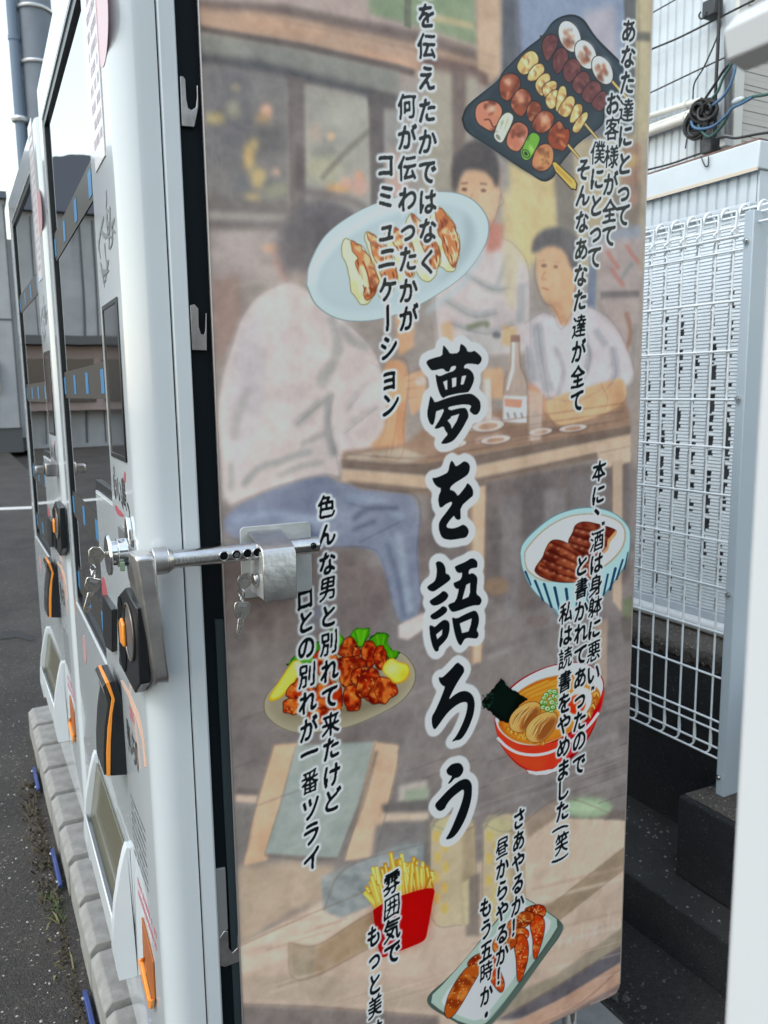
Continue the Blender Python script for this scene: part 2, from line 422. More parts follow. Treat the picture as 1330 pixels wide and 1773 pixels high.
# the man seen from behind
E(R0, 556, 425, 76, 84, (104, 100, 102), 12, 12); E(R0, 570, 400, 50, 40, (92, 88, 92), 0, 10, .8)
L(R0, [(500, 330), (560, 336), (620, 352), (640, 372)], 12, (112, 102, 102), 6, .8)
P(R0, [(500, 470), (560, 470), (580, 540), (500, 540)], (170, 152, 140), 8, .8)
back = [(498, 486), (450, 508), (418, 548), (400, 600), (384, 650), (374, 720), (384, 800), (388, 880), (430, 862), (480, 842), (560, 822), (592, 826), (586, 790), (640, 780), (664, 752), (672, 700), (664, 650), (650, 610), (620, 575), (570, 535), (530, 500)]
P(R0, back, (196, 183, 176), 5, 1, 1)
P(R0, [(420, 560), (450, 530), (460, 700), (420, 820), (398, 850), (392, 700)], (188, 180, 180), 10, .8)
for pts, w, c in [([(575, 545), (585, 600), (570, 640), (555, 670)], 18, (160, 158, 152)), ([(590, 560), (610, 590), (640, 600)], 16, (158, 156, 150)), ([(512, 736), (545, 705), (570, 690), (578, 680)], 14, (152, 152, 146)),
                  ([(570, 690), (568, 740), (580, 790)], 13, (140, 142, 140)), ([(520, 770), (560, 752), (580, 740)], 10, (158, 156, 150)), ([(420, 842), (448, 810), (480, 800), (540, 780)], 12, (150, 152, 148)), ([(480, 825), (520, 808), (560, 800)], 10, (158, 156, 150)),
                  ([(404, 760), (412, 720), (432, 670)], 15, (170, 164, 160)), ([(400, 800), (400, 850)], 12, (158, 156, 150)), ([(600, 710), (620, 680), (640, 660)], 12, (150, 152, 148)), ([(594, 750), (620, 725), (655, 702)], 11, (150, 152, 146)), ([(556, 640), (552, 664)], 12, (168, 164, 158)), ([(600, 760), (604, 740)], 8, (156, 156, 150))]:
    L(R0, pts, w, c, 5, .85)
P(R0, [(577, 680), (600, 640), (640, 640), (668, 700), (640, 772), (596, 782), (578, 750)], (200, 186, 180), 6, .55)
# his arm and hand
P(R0, [(660, 625), (700, 622), (708, 660), (698, 740), (700, 770), (690, 796), (660, 796), (636, 776), (664, 750), (672, 700)], (206, 154, 112), 4, 1, 1)
P(R0, [(684, 540), (716, 540), (716, 600), (690, 618)], (206, 158, 118), 5)
P(R0, [(690, 700), (704, 690), (700, 790), (684, 796)], (180, 128, 92), 4, .7)
P(R0, [(700, 650), (735, 640), (738, 700), (712, 720)], (200, 158, 122), 4); E(R0, 728, 660, 10, 8, (222, 190, 180), 0, 4, .8)
# jeans
P(R0, [(386, 890), (470, 846), (560, 822), (590, 838), (660, 846), (716, 856), (728, 890), (722, 960), (732, 1060), (698, 1082), (684, 1064), (662, 970), (636, 946), (560, 946), (470, 940), (392, 930)], (122, 132, 150), 4, 1, 1)
P(R0, [(470, 850), (560, 824), (590, 850), (540, 900), (460, 900)], (104, 114, 136), 8, .7)
for pts, w, c in [([(400, 900), (480, 890), (560, 905)], 14, (134, 148, 168)), ([(600, 860), (660, 870), (700, 900)], 16, (138, 152, 170)), ([(610, 900), (640, 880), (690, 880)], 9, (84, 92, 116)), ([(610, 918), (650, 902)], 8, (86, 96, 120)), ([(690, 920), (700, 1000), (708, 1060)], 14, (142, 156, 170)), ([(670, 940), (690, 1010), (700, 1070)], 8, (92, 104, 126)), ([(500, 925), (580, 930)], 12, (92, 106, 132))]:
    L(R0, pts, w, c, 5, .8)
P(R0, [(690, 1082), (734, 1060), (738, 1086), (706, 1108), (690, 1104)], (204, 188, 180), 4)
P(R0, [(515, 1092), (560, 1040), (575, 1060), (540, 1100)], (112, 124, 146), 5, .8)
# man standing behind the table
P(R0, [(770, 440), (800, 412), (842, 400), (890, 424), (916, 470), (918, 610), (760, 620), (750, 520)], (194, 182, 178), 6)
for pts, w in [([(800, 470), (850, 500), (880, 500)], 12), ([(770, 520), (820, 545), (860, 540)], 14), ([(880, 440), (862, 490), (846, 500)], 10), ([(780, 560), (840, 575), (890, 560)], 10), ([(905, 490), (900, 560)], 14)]: L(R0, pts, w, (156, 158, 156), 5, .8)
P(R0, [(790, 290), (864, 290), (866, 350), (846, 400), (820, 412), (796, 372)], (206, 164, 126), 5, 1, 1)
P(R0, [(840, 380), (872, 390), (868, 430), (842, 440)], (190, 124, 106), 6)
P(R0, [(782, 330), (782, 280), (800, 250), (830, 240), (856, 258), (866, 290), (862, 334), (848, 300), (820, 292), (800, 296), (790, 332)], (78, 74, 74), 5, 1, 1)
P(R0, [(870, 430), (880, 400), (900, 440), (890, 540), (874, 520)], (196, 180, 134), 6, .6)
E(R0, 804, 328, 5, 3, (104, 74, 60), 0, 2, .9); E(R0, 837, 330, 5, 3, (104, 74, 60), 0, 2, .9); L(R0, [(815, 362), (828, 363)], 3, (160, 108, 84), 2, .8); L(R0, [(798, 318), (810, 317)], 3, (96, 76, 66), 1, .7); L(R0, [(831, 318), (843, 319)], 3, (96, 76, 66), 1, .7)
L(R0, [(818, 335), (814, 348), (820, 350)], 3, (178, 132, 98), 2, .7)
# man at the right
P(R0, [(908, 560), (940, 540), (962, 550), (1010, 524), (1056, 552), (1088, 606), (1100, 660), (1060, 680), (950, 694), (912, 660)], (196, 186, 186), 6, 1, 1)
for pts, w in [([(930, 560), (936, 620), (950, 680)], 20), ([(1004, 560), (1020, 620), (1000, 670)], 12), ([(1060, 600), (1066, 650), (1040, 680)], 14), ([(960, 600), (975, 640), (965, 690)], 9), ([(1030, 570), (1050, 600)], 12), ([(915, 600), (925, 660)], 14)]: L(R0, pts, w, (152, 156, 160), 5, .8)
P(R0, [(930, 430), (970, 410), (1000, 440), (996, 500), (988, 560), (972, 566), (958, 530), (940, 520), (928, 480)], (204, 160, 120), 4, 1, 1)
P(R0, [(948, 524), (972, 520), (984, 560), (970, 562)], (184, 136, 100), 5, .7)
P(R0, [(918, 440), (924, 410), (950, 392), (985, 396), (1006, 420), (1004, 466), (990, 470), (978, 432), (950, 424), (932, 436)], (92, 90, 92), 5, 1, 1)
E(R0, 942, 460, 5, 3, (110, 80, 66), 0, 2, .8); E(R0, 962, 462, 4, 3, (110, 80, 66), 0, 2, .7); L(R0, [(938, 498), (950, 502)], 3, (164, 100, 80), 2, .8); L(R0, [(944, 470), (938, 482), (946, 484)], 3, (176, 128, 92), 2, .8)
# table and what stands on it
P(R0, [(592, 782), (700, 770), (760, 720), (1080, 690), (1092, 716), (1090, 740), (740, 806), (592, 800)], (150, 122, 100), 5)
P(R0, [(600, 786), (700, 776), (740, 792), (700, 806), (600, 806)], (178, 164, 144), 4, .8)
P(R0, [(592, 796), (740, 804), (1092, 738), (1092, 752), (740, 824), (592, 812)], (118, 104, 92), 3)
P(R0, [(592, 812), (740, 824), (1092, 752), (1092, 772), (740, 848), (592, 834)], (190, 164, 136), 3)
P(R0, [(600, 832), (740, 846), (1080, 774), (1080, 784), (740, 858), (620, 846)], (128, 112, 98), 4)
P(R0, [(1030, 770), (1090, 756), (1092, 800), (1040, 812)], (196, 172, 146), 3)
P(R0, [(812, 846), (842, 840), (834, 1146), (814, 1150)], (196, 166, 136), 4); P(R0, [(806, 846), (818, 846), (820, 1150), (810, 1150)], (140, 120, 104), 4, .8)
P(R0, [(1060, 800), (1078, 796), (1076, 1060), (1060, 1040)], (180, 158, 134), 4); P(R0, [(1030, 1080), (1052, 1070), (1050, 1190), (1034, 1190)], (172, 150, 128), 4, .8)
P(R0, [(940, 692), (1040, 664), (1080, 652), (1086, 690), (1060, 712), (990, 736), (962, 736), (942, 712)], (208, 166, 122), 4, 1, 1)
P(R0, [(1050, 664), (1078, 656), (1082, 700), (1060, 712)], (188, 144, 104), 4, .7)
P(R0, [(915, 660), (945, 690), (942, 726), (918, 700)], (204, 140, 108), 5)
P(R0, [(836, 640), (870, 636), (876, 690), (840, 690)], (206, 158, 118), 5, .9)
P(R0, [(800, 580), (872, 570), (886, 600), (860, 612), (806, 610)], (180, 176, 170), 4); L(R0, [(808, 568), (838, 560), (846, 566)], 10, (116, 128, 100), 4, .8)
E(R0, 860, 580, 8, 6, (90, 94, 100), 0, 4, .8); P(R0, [(762, 560), (782, 556), (786, 590), (768, 596)], (206, 160, 116), 5, .8); P(R0, [(870, 562), (896, 568), (890, 600), (868, 596)], (210, 164, 110), 5, .8)
# sake bottle
P(R0, [(886, 585), (898, 585), (902, 640), (912, 676), (912, 732), (872, 732), (874, 676), (882, 640)], (172, 158, 148), 3, 1, 1)
P(R0, [(889, 590), (896, 590), (896, 640), (888, 660)], (214, 204, 198), 2, .7); P(R0, [(898, 592), (903, 640), (908, 676), (900, 676)], (136, 100, 80), 2, .7)
P(R0, [(871, 684), (913, 686), (912, 732), (870, 730)], (206, 202, 198), 2); P(R0, [(873, 690), (904, 692), (902, 706), (874, 704)], (216, 138, 112), 2)
for x in (878, 890, 902): L(R0, [(x, 714), (x + 3, 724)], 4, (130, 130, 130), 1, .8)
P(R0, [(838, 660), (848, 655), (852, 730), (838, 732)], (198, 194, 192), 3, .8); P(R0, [(914, 676), (940, 680), (936, 760), (916, 764)], (188, 164, 148), 4, .8); E(R0, 926, 690, 12, 20, (212, 148, 116), 0, 4, .7)
E(R0, 840, 735, 30, 12, (204, 194, 188), -8, 4, .8); E(R0, 850, 760, 30, 7, (196, 168, 150), -8, 4, .8); E(R0, 955, 745, 24, 5, (96, 80, 74), -8, 4, .7); E(R0, 905, 748, 40, 8, (120, 98, 84), -8, 6, .7)
# stool, lower left
P(R0, [(380, 1100), (560, 1060), (700, 1130), (560, 1260), (400, 1240)], (124, 116, 110), 12, .6)
for x in (440, 480): L(R0, [(x, 1050), (x + 2, 1200)], 12, (138, 128, 120), 6, .6)
P(R0, [(410, 1270), (700, 1240), (700, 1300), (410, 1330)], (112, 106, 102), 9, .6)
P(R0, [(474, 1290), (518, 1286), (462, 1490), (420, 1500), (436, 1420)], (206, 168, 132), 4)
P(R0, [(512, 1290), (650, 1284), (620, 1390), (584, 1486), (458, 1478), (486, 1390)], (148, 160, 152), 4)
P(R0, [(520, 1300), (600, 1296), (560, 1460), (480, 1460)], (158, 168, 160), 10, .6)
P(R0, [(648, 1284), (690, 1290), (688, 1330), (650, 1484), (596, 1490), (624, 1390)], (204, 170, 138), 4)
L(R0, [(652, 1300), (628, 1390), (592, 1482)], 6, (120, 116, 106), 3, .7); L(R0, [(460, 1480), (520, 1486), (584, 1488)], 6, (116, 112, 104), 3, .7)
P(R0, [(408, 1364), (448, 1366), (446, 1376), (408, 1374)], (110, 104, 100), 4); P(R0, [(408, 1376), (446, 1378), (444, 1390), (408, 1388)], (200, 172, 148), 4)
P(R0, [(408, 1396), (440, 1398), (428, 1470), (410, 1500)], (118, 116, 110), 6)
P(R0, [(410, 1500), (500, 1490), (580, 1500), (560, 1560), (500, 1580), (412, 1640)], (176, 156, 132), 9)
# near table, mugs, cloth
P(R0, [(690, 1360), (740, 1350), (740, 1380), (690, 1390)], (196, 186, 170), 5, .8); P(R0, [(700, 1368), (744, 1364), (740, 1388), (700, 1392)], (150, 168, 140), 5, .8)
P(R0, [(660, 1392), (740, 1384), (744, 1400), (664, 1410)], (108, 106, 102), 5); P(R0, [(660, 1408), (742, 1406), (742, 1420), (660, 1424)], (198, 178, 154), 5)
P(R0, [(650, 1428), (742, 1424), (742, 1490), (640, 1500)], (124, 122, 118), 7)
P(R0, [(410, 1640), (560, 1556), (880, 1480), (1085, 1430), (1085, 1800), (410, 1800)], (190, 168, 146), 6)
P(R0, [(905, 1425), (970, 1400), (1086, 1420), (1086, 1470), (985, 1560), (920, 1600), (905, 1520)], (196, 174, 150), 5)
P(R0, [(905, 1420), (975, 1380), (985, 1400), (915, 1450)], (150, 132, 112), 5)
P(R0, [(975, 1390), (1088, 1404), (1088, 1420), (970, 1416)], (112, 104, 98), 4, .9); E(R0, 1016, 1398, 44, 18, (150, 180, 140), 0, 7, .9); E(R0, 1010, 1396, 30, 9, (176, 200, 160), 0, 5, .6)
P(R0, [(1086, 1462), (1086, 1500), (960, 1600), (880, 1620), (880, 1590), (960, 1560)], (150, 132, 106), 5)
P(R0, [(410, 1640), (520, 1590), (560, 1560), (640, 1540), (640, 1580), (560, 1640), (520, 1650), (410, 1690)], (206, 182, 160), 6)
P(R0, [(500, 1632), (550, 1636), (545, 1690), (505, 1690)], (158, 144, 118), 5); P(R0, [(548, 1640), (640, 1580), (720, 1560), (720, 1600), (640, 1640), (545, 1690)], (164, 140, 108), 6)
P(R0, [(556, 1520), (600, 1500), (650, 1480), (700, 1460), (735, 1460), (732, 1520), (660, 1560), (590, 1590), (560, 1576)], (136, 146, 144), 5)
for i in range(60):
    x, y = 560 + rng.random() * 170, 1470 + rng.random() * 110
    if y > 1610 - (x - 556) * .45 or y < 1520 - (x - 556) * .35: continue
    E(R0, x, y, 6 + rng.random() * 6, 4 + rng.random() * 4, (164, 168, 162) if rng.random() < .5 else (112, 122, 122), 0, 3, .5)
def mug(x0, x1, y0, y1):
    P(R0, [(x0, y0 + 10), (x0 + 10, y0 - 6), (x1 - 14, y0 - 10), (x1, y0 + 10), (x1 + 4, y1 - 20), (x1 - 16, y1), (x0 + 10, y1 + 4), (x0, y1 - 14)], (184, 168, 132), 4)
    P(R0, [(x1 - 22, y0), (x1, y0 + 10), (x1 + 2, y1 - 20), (x1 - 20, y1)], (158, 140, 110), 6, .8)
    P(R0, [(x0 + 3, y0 + 14), (x0 + 16, y0), (x1 - 16, y0 + 4), (x1 - 24, y0 + 20), (x0 + 10, y0 + 34)], (180, 176, 128), 4, .8)
    for k in range(8): E(R0, x0 + 8 + (k % 2) * 14 + rng.random() * 6, y0 + 30 + k * (y1 - y0 - 40) / 8, 6, 10, (214, 172, 84), 0, 3, .9)
    L(R0, [(x0 + 2, y0 + 18), (x0 + 10, y0 + 2), (x0 + 30, y0 - 8)], 5, (128, 128, 116), 3, .7)
P(R0, [(736, 1420), (750, 1420), (744, 1600), (730, 1600)], (120, 116, 108), 4, .8)
mug(745, 822, 1418, 1600); mug(836, 906, 1418, 1610)
P(R0, [(810, 1520), (832, 1510), (830, 1620), (806, 1620)], (120, 112, 104), 5, .8); P(R0, [(800, 1530), (812, 1520), (812, 1600), (804, 1600)], (196, 184, 140), 3, .8)
for y in (1500, 1520, 1575, 1600, 1640, 1680): L(R0, [(920 + (y - 1500) * .2, y + 40), (1084, y)], 6, (172, 148, 128) if y % 40 else (206, 184, 164), 4, .6)
L(R0, [(420, 1650), (500, 1640), (620, 1690), (760, 1700)], 10, (176, 150, 130), 6, .6); L(R0, [(415, 1610), (480, 1590), (560, 1590)], 8, (172, 146, 126), 5, .5)
P(R0, [(410, 1690), (600, 1690), (760, 1720), (760, 1750), (410, 1730)], (170, 152, 132), 6, .8)
P(R0, [(410, 1738), (560, 1744), (760, 1760), (760, 1800), (410, 1800)], (120, 112, 106), 6)
P(R0, [(1084, 1600), (1084, 1650), (980, 1720), (860, 1760), (840, 1740), (960, 1690)], (150, 140, 118), 5)
P(R0, [(1084, 1632), (1084, 1668), (1000, 1720), (900, 1764), (860, 1766), (960, 1710)], (98, 96, 100), 5)
P(R0, [(1084, 1660), (1084, 1700), (1000, 1760), (900, 1790), (880, 1776), (980, 1724)], (190, 152, 126), 4)
P(R0, [(1084, 1698), (1084, 1760), (900, 1800), (960, 1766)], (128, 114, 108), 5)
# faint pencil letters painted into the table top
for x, y, kind in ((958, 1636, 'l'), (975, 1632, 'n'), (992, 1628, 'o'), (1009, 1622, 'l'), (1022, 1618, 'n'), (1037, 1612, 'n'), (1054, 1604, 'l'), (1068, 1600, 'o')):
    if kind == 'l': L(R0, [(x, y - 26), (x - 2, y + 8)], 4, (206, 190, 172), 2, .3)
    elif kind == 'o': E(R0, x, y, 8, 11, (206, 190, 172), 10, 2, .3); E(R0, x, y, 4, 7, (188, 166, 146), 10, 2, .6)
    else: L(R0, [(x - 6, y + 10), (x - 5, y - 8), (x + 2, y - 13), (x + 7, y - 6), (x + 6, y + 8)], 4, (206, 190, 172), 2, .3)
tx = fbm(46, 5) * 24 + fbm(14, 11, 3) * 9 + (rng.random((NV, NU)) - .5) * 3
# pencil and brush lines over the wash
def pen(lines, w=2.4, c=(92, 80, 74), a=.55, b=1.4):
    a *= .62
    for ln in lines: L(R0, ln, [w * .6, w, w * .5], c, b, a)
BS[0] = 1.0
pen([[(498, 486), (450, 508), (418, 548), (400, 600), (384, 650), (374, 720)], [(530, 500), (570, 535), (620, 575), (650, 610), (664, 650), (672, 700), (664, 752), (640, 780), (586, 790)], [(577, 680), (570, 730), (580, 780), (590, 826)], [(388, 880), (430, 862), (480, 842), (560, 822), (590, 828)],
     [(512, 736), (545, 708), (574, 684)], [(600, 712), (622, 684)], [(594, 752), (655, 704)], [(575, 548), (588, 590)], [(500, 486), (520, 470), (540, 480)], [(640, 625), (660, 640)]], 3, (128, 122, 118), .6)
pen([[(660, 625), (700, 622), (708, 660), (698, 740), (700, 770), (690, 796), (660, 796), (640, 778)], [(690, 700), (684, 750), (676, 790)], [(672, 770), (668, 792)], [(700, 650), (735, 640), (740, 690)], [(704, 660), (728, 656)], [(702, 674), (730, 670)], [(704, 690), (728, 686)]], 2.6, (140, 92, 62), .6)
pen([[(392, 930), (470, 944), (560, 948), (636, 948), (662, 972), (684, 1064)], [(590, 838), (660, 846), (716, 856), (728, 890), (722, 960), (732, 1060)], [(600, 870), (640, 880), (690, 880)], [(608, 920), (650, 900)], [(620, 940), (660, 920), (700, 900)]], 3, (70, 80, 104), .55)
pen([[(770, 440), (800, 412), (812, 404)], [(868, 412), (890, 424), (916, 470), (918, 600)], [(800, 470), (850, 500), (884, 498)], [(770, 520), (820, 548), (862, 542)], [(806, 400), (820, 440), (842, 420)], [(780, 560), (840, 578), (890, 562)], [(770, 440), (752, 520), (760, 600)]], 2.6, (120, 116, 114), .6)
pen([[(790, 292), (788, 330), (796, 372), (820, 412), (846, 400), (866, 350), (864, 294)], [(782, 330), (778, 344), (788, 356)], [(866, 336), (872, 350), (862, 360)]], 2.4, (132, 86, 60), .6)
pen([[(908, 560), (940, 540), (962, 550)], [(1010, 524), (1056, 552), (1088, 606), (1100, 660), (1084, 670)], [(958, 545), (972, 570), (990, 540)], [(912, 600), (916, 660)], [(930, 560), (938, 620), (950, 690)], [(1004, 560), (1022, 620), (1000, 676)], [(1060, 600), (1066, 650), (1040, 684)], [(950, 690), (1000, 694), (1044, 672)]], 2.6, (118, 116, 118), .6)
pen([[(928, 440), (926, 480), (940, 522), (958, 532), (974, 566)], [(996, 470), (1004, 490), (992, 506)], [(1000, 440), (996, 500), (988, 556)], [(936, 452), (948, 450)], [(958, 453), (970, 455)]], 2.4, (132, 86, 60), .65)
pen([[(940, 712), (962, 736), (990, 736), (1060, 712), (1086, 690)], [(1040, 664), (1052, 690), (1046, 712)], [(960, 736), (950, 720), (944, 700)]], 2.4, (140, 92, 62), .6)
pen([[(592, 796), (740, 804), (1092, 738)], [(592, 834), (740, 848), (1092, 772)], [(600, 786), (740, 792), (900, 762), (1090, 722)], [(842, 840), (834, 1146)], [(814, 1150), (812, 850)], [(1060, 800), (1060, 1040)], [(640, 790), (740, 798)]], 2.6, (98, 80, 68), .6)
for y in (716, 730, 746, 760): L(R0, [(760, y + 26), (900, y + 8), (1080, y - 18)], 3, (118, 94, 78), 1, .4)
# a taller bottle, glasses and small dishes
P(R0, [(885, 586), (899, 586), (901, 632), (912, 664), (913, 684), (871, 684), (873, 664), (883, 632)], (176, 156, 140), 1.5, .85); P(R0, [(887, 592), (891, 592), (890, 640), (880, 676), (876, 676), (886, 636)], (222, 212, 204), 1, .9); P(R0, [(884, 580), (900, 580), (900, 592), (884, 592)], (142, 112, 96), 1, .9)
pen([[(885, 586), (883, 632), (873, 664), (871, 732)], [(899, 586), (901, 632), (912, 664), (913, 732)], [(838, 660), (840, 730), (852, 730), (852, 656)], [(916, 680), (918, 764), (936, 760), (940, 682)]], 2, (104, 84, 72), .7)
for x, y, rx, ry in ((845, 738, 28, 10), (858, 762, 26, 7), (936, 748, 20, 6), (992, 742, 24, 6), (784, 770, 24, 7)): E(R0, x, y, rx + 2, ry + 2, (112, 92, 80), -7, 1, .6); E(R0, x, y - 1, rx, ry, (206, 196, 188), -7, 1, .85); E(R0, x, y, rx * .6, ry * .55, (168, 128, 98), -7, 1, .8)
for x0, x1, y0, y1 in ((836, 852, 656, 732), (914, 940, 678, 764)): P(R0, [(x0, y0), (x1, y0), (x1 - 2, y1), (x0 + 2, y1)], (196, 182, 168), 2, .45)
# planks, stool, mugs and crate edges at the bottom
pen([[(474, 1290), (436, 1420), (420, 1500)], [(512, 1290), (486, 1390), (458, 1480)], [(458, 1480), (520, 1488), (584, 1486)], [(650, 1286), (622, 1392), (584, 1486)], [(690, 1296), (686, 1334), (650, 1484)], [(596, 1490), (624, 1392), (652, 1300)]], 3, (104, 94, 84), .6)
pen([[(745, 1430), (748, 1590), (800, 1602)], [(822, 1430), (826, 1580)], [(748, 1424), (780, 1408), (822, 1428), (786, 1440), (748, 1428)], [(836, 1428), (840, 1600), (890, 1612)], [(906, 1430), (910, 1590)], [(838, 1424), (870, 1402), (906, 1428), (872, 1440), (840, 1428)]], 3, (104, 96, 80), .6)
pen([[(410, 1640), (520, 1590), (640, 1540)], [(500, 1632), (505, 1690), (545, 1690), (640, 1640), (720, 1600)], [(500, 1632), (550, 1636), (640, 1582), (720, 1560)], [(905, 1425), (975, 1382), (1086, 1420)], [(960, 1562), (1086, 1464)], [(960, 1598), (1086, 1500)], [(410, 1738), (560, 1744), (760, 1760)], [(860, 1766), (960, 1710), (1084, 1632)], [(900, 1790), (1000, 1740), (1084, 1668)], [(560, 1576), (600, 1502), (735, 1460)]], 3.2, (112, 92, 76), .6)
for k in range(26):
    x = 420 + rng.random() * 640; y = 1600 + rng.random() * 150; l = 50 + rng.random() * 90
    L(R0, [(x, y), (x + l, y - l * .3)], 2.4, (150, 124, 104) if k % 2 else (210, 188, 168), 1, .35)
for k in range(60):
    x = 400 + rng.random() * 680; y = 1180 + rng.random() * 240; l = 40 + rng.random() * 120
    if 470 < x < 690: continue
    L(R0, [(x, y), (x + l, y - l * .36)], 2.6, (92, 86, 82) if k % 2 else (154, 148, 142), 1, .35)
pen([[(345, 50), (520, 82), (690, 118)], [(345, 96), (500, 136), (690, 164)], [(480, 8), (730, 58), (860, 100)], [(480, 34), (720, 86), (860, 120)], [(500, 134), (504, 398)], [(527, 140), (528, 398)], [(639, 168), (645, 398)], [(664, 174), (664, 398)], [(826, -40), (826, 120)], [(872, -40), (876, 136)], [(1076, -40), (1084, 60), (1078, 326)], [(1102, -40), (1106, 60), (1100, 326)]], 3, (74, 68, 66), .5, 2)
art = art * .85 + art.mean(2, keepdims=True) * .15
art = (art - 138) * 1.07 + 142
art[..., 0] += 2; art[..., 2] += 1
_w1, _w2 = fbm(90, 71, 5), fbm(38, 83, 4)
art += _w1[..., None] * np.array([12, 8, 3]) + (np.abs(_w2)[..., None] - .12) * np.array([-46, -44, -40])
art[..., 0] += 3; art[..., 2] -= 1
art += tx[..., None] * np.array([1, .98, .95])
# ------------------------------------------------------------------ food prints
def jag(loop, amp, seed, step=6.0):
    """resample a closed loop and roughen it"""
    r = np.random.default_rng(seed); p = np.asarray(loop, float); q = np.concatenate([p, p[:1]]); out = []
    for a, b in zip(q[:-1], q[1:]):
        n = max(1, int(np.hypot(*(b - a)) / step))
        for t in np.arange(n) / n: out.append(a + (b - a) * t)
    out = np.array(out); return out + r.normal(0, amp, out.shape)

def lump(zm, loop, base, dark, light, edge, seed, z, n=14, ol=3.0):
    """a glossy piece of food: outline, body, darker and lighter blotches clipped to the body"""
    p = np.asarray(loop, float); g = to_grid(zm(p)); g = smooth_loop(g, 2)
    r0, c0, m = fill(g)
    k = 3; md = np.pad(m, k); md = np.clip(blur(md, 1) * 3, 0, 1); comp(r0 - k, c0 - k, md, edge, z)
    comp(r0, c0, m, base, z)
    r = np.random.default_rng(seed); lo, hi = p.min(0), p.max(0); sz = (hi - lo)
    for i in range(n):
        c = lo + sz * r.random(2); rr = sz.min() * (.06 + .16 * r.random())
        col, al = ((dark, .55), (light, .6))[i % 2]
        gg = to_grid(zm(ell(c[0], c[1], rr * (1 + r.random()), rr * .6, r.random() * 180)))
        ra, ca, mm = fill(gg); kk = 3; mm = blur(np.pad(mm, kk), 1.4); ra -= kk; ca -= kk
        big = np.zeros_like(mm); y0, x0 = r0 - ra, c0 - ca                     # clip to body
        ys0, xs0 = max(0, y0), max(0, x0); ys1, xs1 = min(mm.shape[0], y0 + m.shape[0]), min(mm.shape[1], x0 + m.shape[1])
        if ys1 <= ys0 or xs1 <= xs0: continue
        big[ys0:ys1, xs0:xs1] = m[ys0 - y0:ys1 - y0, xs0 - x0:xs1 - x0]
        comp(ra, ca, mm * big * al, col)

BS[0] = 1.0
# gyoza on an oval plate
plate = bez([(75, 690), (95, 560), (200, 370), (400, 220), (620, 130), (860, 85), (1040, 85), (1170, 130), (1260, 230), (1282, 330), (1250, 450), (1130, 620), (960, 750), (760, 860), (560, 925), (380, 938), (240, 905), (130, 820), (75, 700)], 6)
P(GZ, plate, (140, 150, 150), 0, 1, 0, 1)
cpl = plate.mean(0); P(GZ, (plate - cpl) * .985 + cpl, (188, 200, 202), 0, 1, 0, 1)
inner = bez([(150, 680), (175, 570), (330, 400), (560, 280), (840, 190), (1020, 180), (1140, 240), (1190, 340), (1170, 460), (1060, 600), (880, 720), (640, 810), (440, 850), (270, 830), (170, 760), (150, 690)], 6)
P(GZ, inner, (172, 184, 186), 5, 1, 0, 1); P(GZ, inner + np.array([12, 16]), (180, 192, 194), 6, .9, 0, 1)
P(GZ, [(1100, 200), (1190, 320), (1160, 470), (1060, 600), (900, 710), (1040, 560), (1130, 400)], (158, 170, 173), 5, .8, 1)
L(GZ, [(110, 690), (160, 540), (320, 370), (560, 220), (800, 140)], 40, (204, 214, 217), 4, .8)
L(GZ, [(860, 880), (1100, 690), (1240, 480)], 30, (176, 190, 193), 4, .8)
def gyoza(loop, crust, seed):
    lump(GZ, jag(loop, 4, seed + 7, 26), (214, 212, 178), (190, 184, 128), (228, 226, 200), (136, 124, 70), seed, 1, 12)
    lump(GZ, jag(crust, 5, seed, 22), (192, 124, 78), (124, 54, 30), (238, 218, 176), (120, 58, 34), seed + 1, 1, 30)
    r = np.random.default_rng(seed); c = np.asarray(crust, float)
    for i in range(5):
        a = c[r.integers(len(c))] * .5 + c.mean(0) * .5 + r.normal(0, 10, 2); L(GZ, [a, a + (14, 30), a + (24, 66)], [5, 9, 4], (232, 214, 180), 0, .85)
        a = c[r.integers(len(c))] * .6 + c.mean(0) * .4; L(GZ, [a, a + (10, 26), a + (14, 60)], [5, 12, 4], (118, 44, 24), 0, .8)
gyoza([(918, 180), (960, 190), (1030, 270), (1080, 400), (1084, 480), (1050, 606), (1000, 610), (960, 570), (900, 480), (880, 300)], [(922, 182), (968, 200), (1040, 290), (1082, 410), (1084, 470), (1050, 590), (1030, 560), (985, 460), (945, 350)], 21)
gyoza([(764, 224), (735, 270), (740, 340), (790, 450), (800, 600), (830, 660), (880, 680), (930, 620), (958, 540), (950, 450), (900, 380)], [(768, 226), (830, 290), (910, 390), (955, 470), (955, 540), (920, 600), (890, 560), (850, 450), (800, 330)], 31)
gyoza([(655, 315), (600, 330), (585, 390), (660, 520), (690, 690), (740, 680), (780, 640), (800, 540), (770, 420), (720, 350)], [(655, 315), (720, 350), (770, 430), (792, 520), (775, 640), (740, 640), (720, 520), (650, 420)], 41)
gyoza([(478, 346), (466, 400), (500, 500), (540, 640), (550, 760), (590, 800), (640, 740), (676, 660), (650, 540), (560, 400)], [(480, 350), (560, 395), (640, 500), (676, 650), (640, 690), (590, 660), (540, 560)], 51)
gyoza([(325, 388), (306, 450), (330, 540), (360, 620), (375, 740), (440, 826), (480, 816), (530, 750), (550, 680), (520, 560), (450, 450)], [(370, 412), (430, 440), (500, 530), (550, 680), (520, 760), (480, 800), (450, 760), (480, 700), (420, 600), (395, 540), (430, 520), (380, 480)], 61)
E(GZ, 460, 640, 26, 80, (214, 206, 168), -20, 1, .8); L(GZ, [(450, 540), (480, 620), (500, 720)], 12, (150, 62, 34), 0, .9)
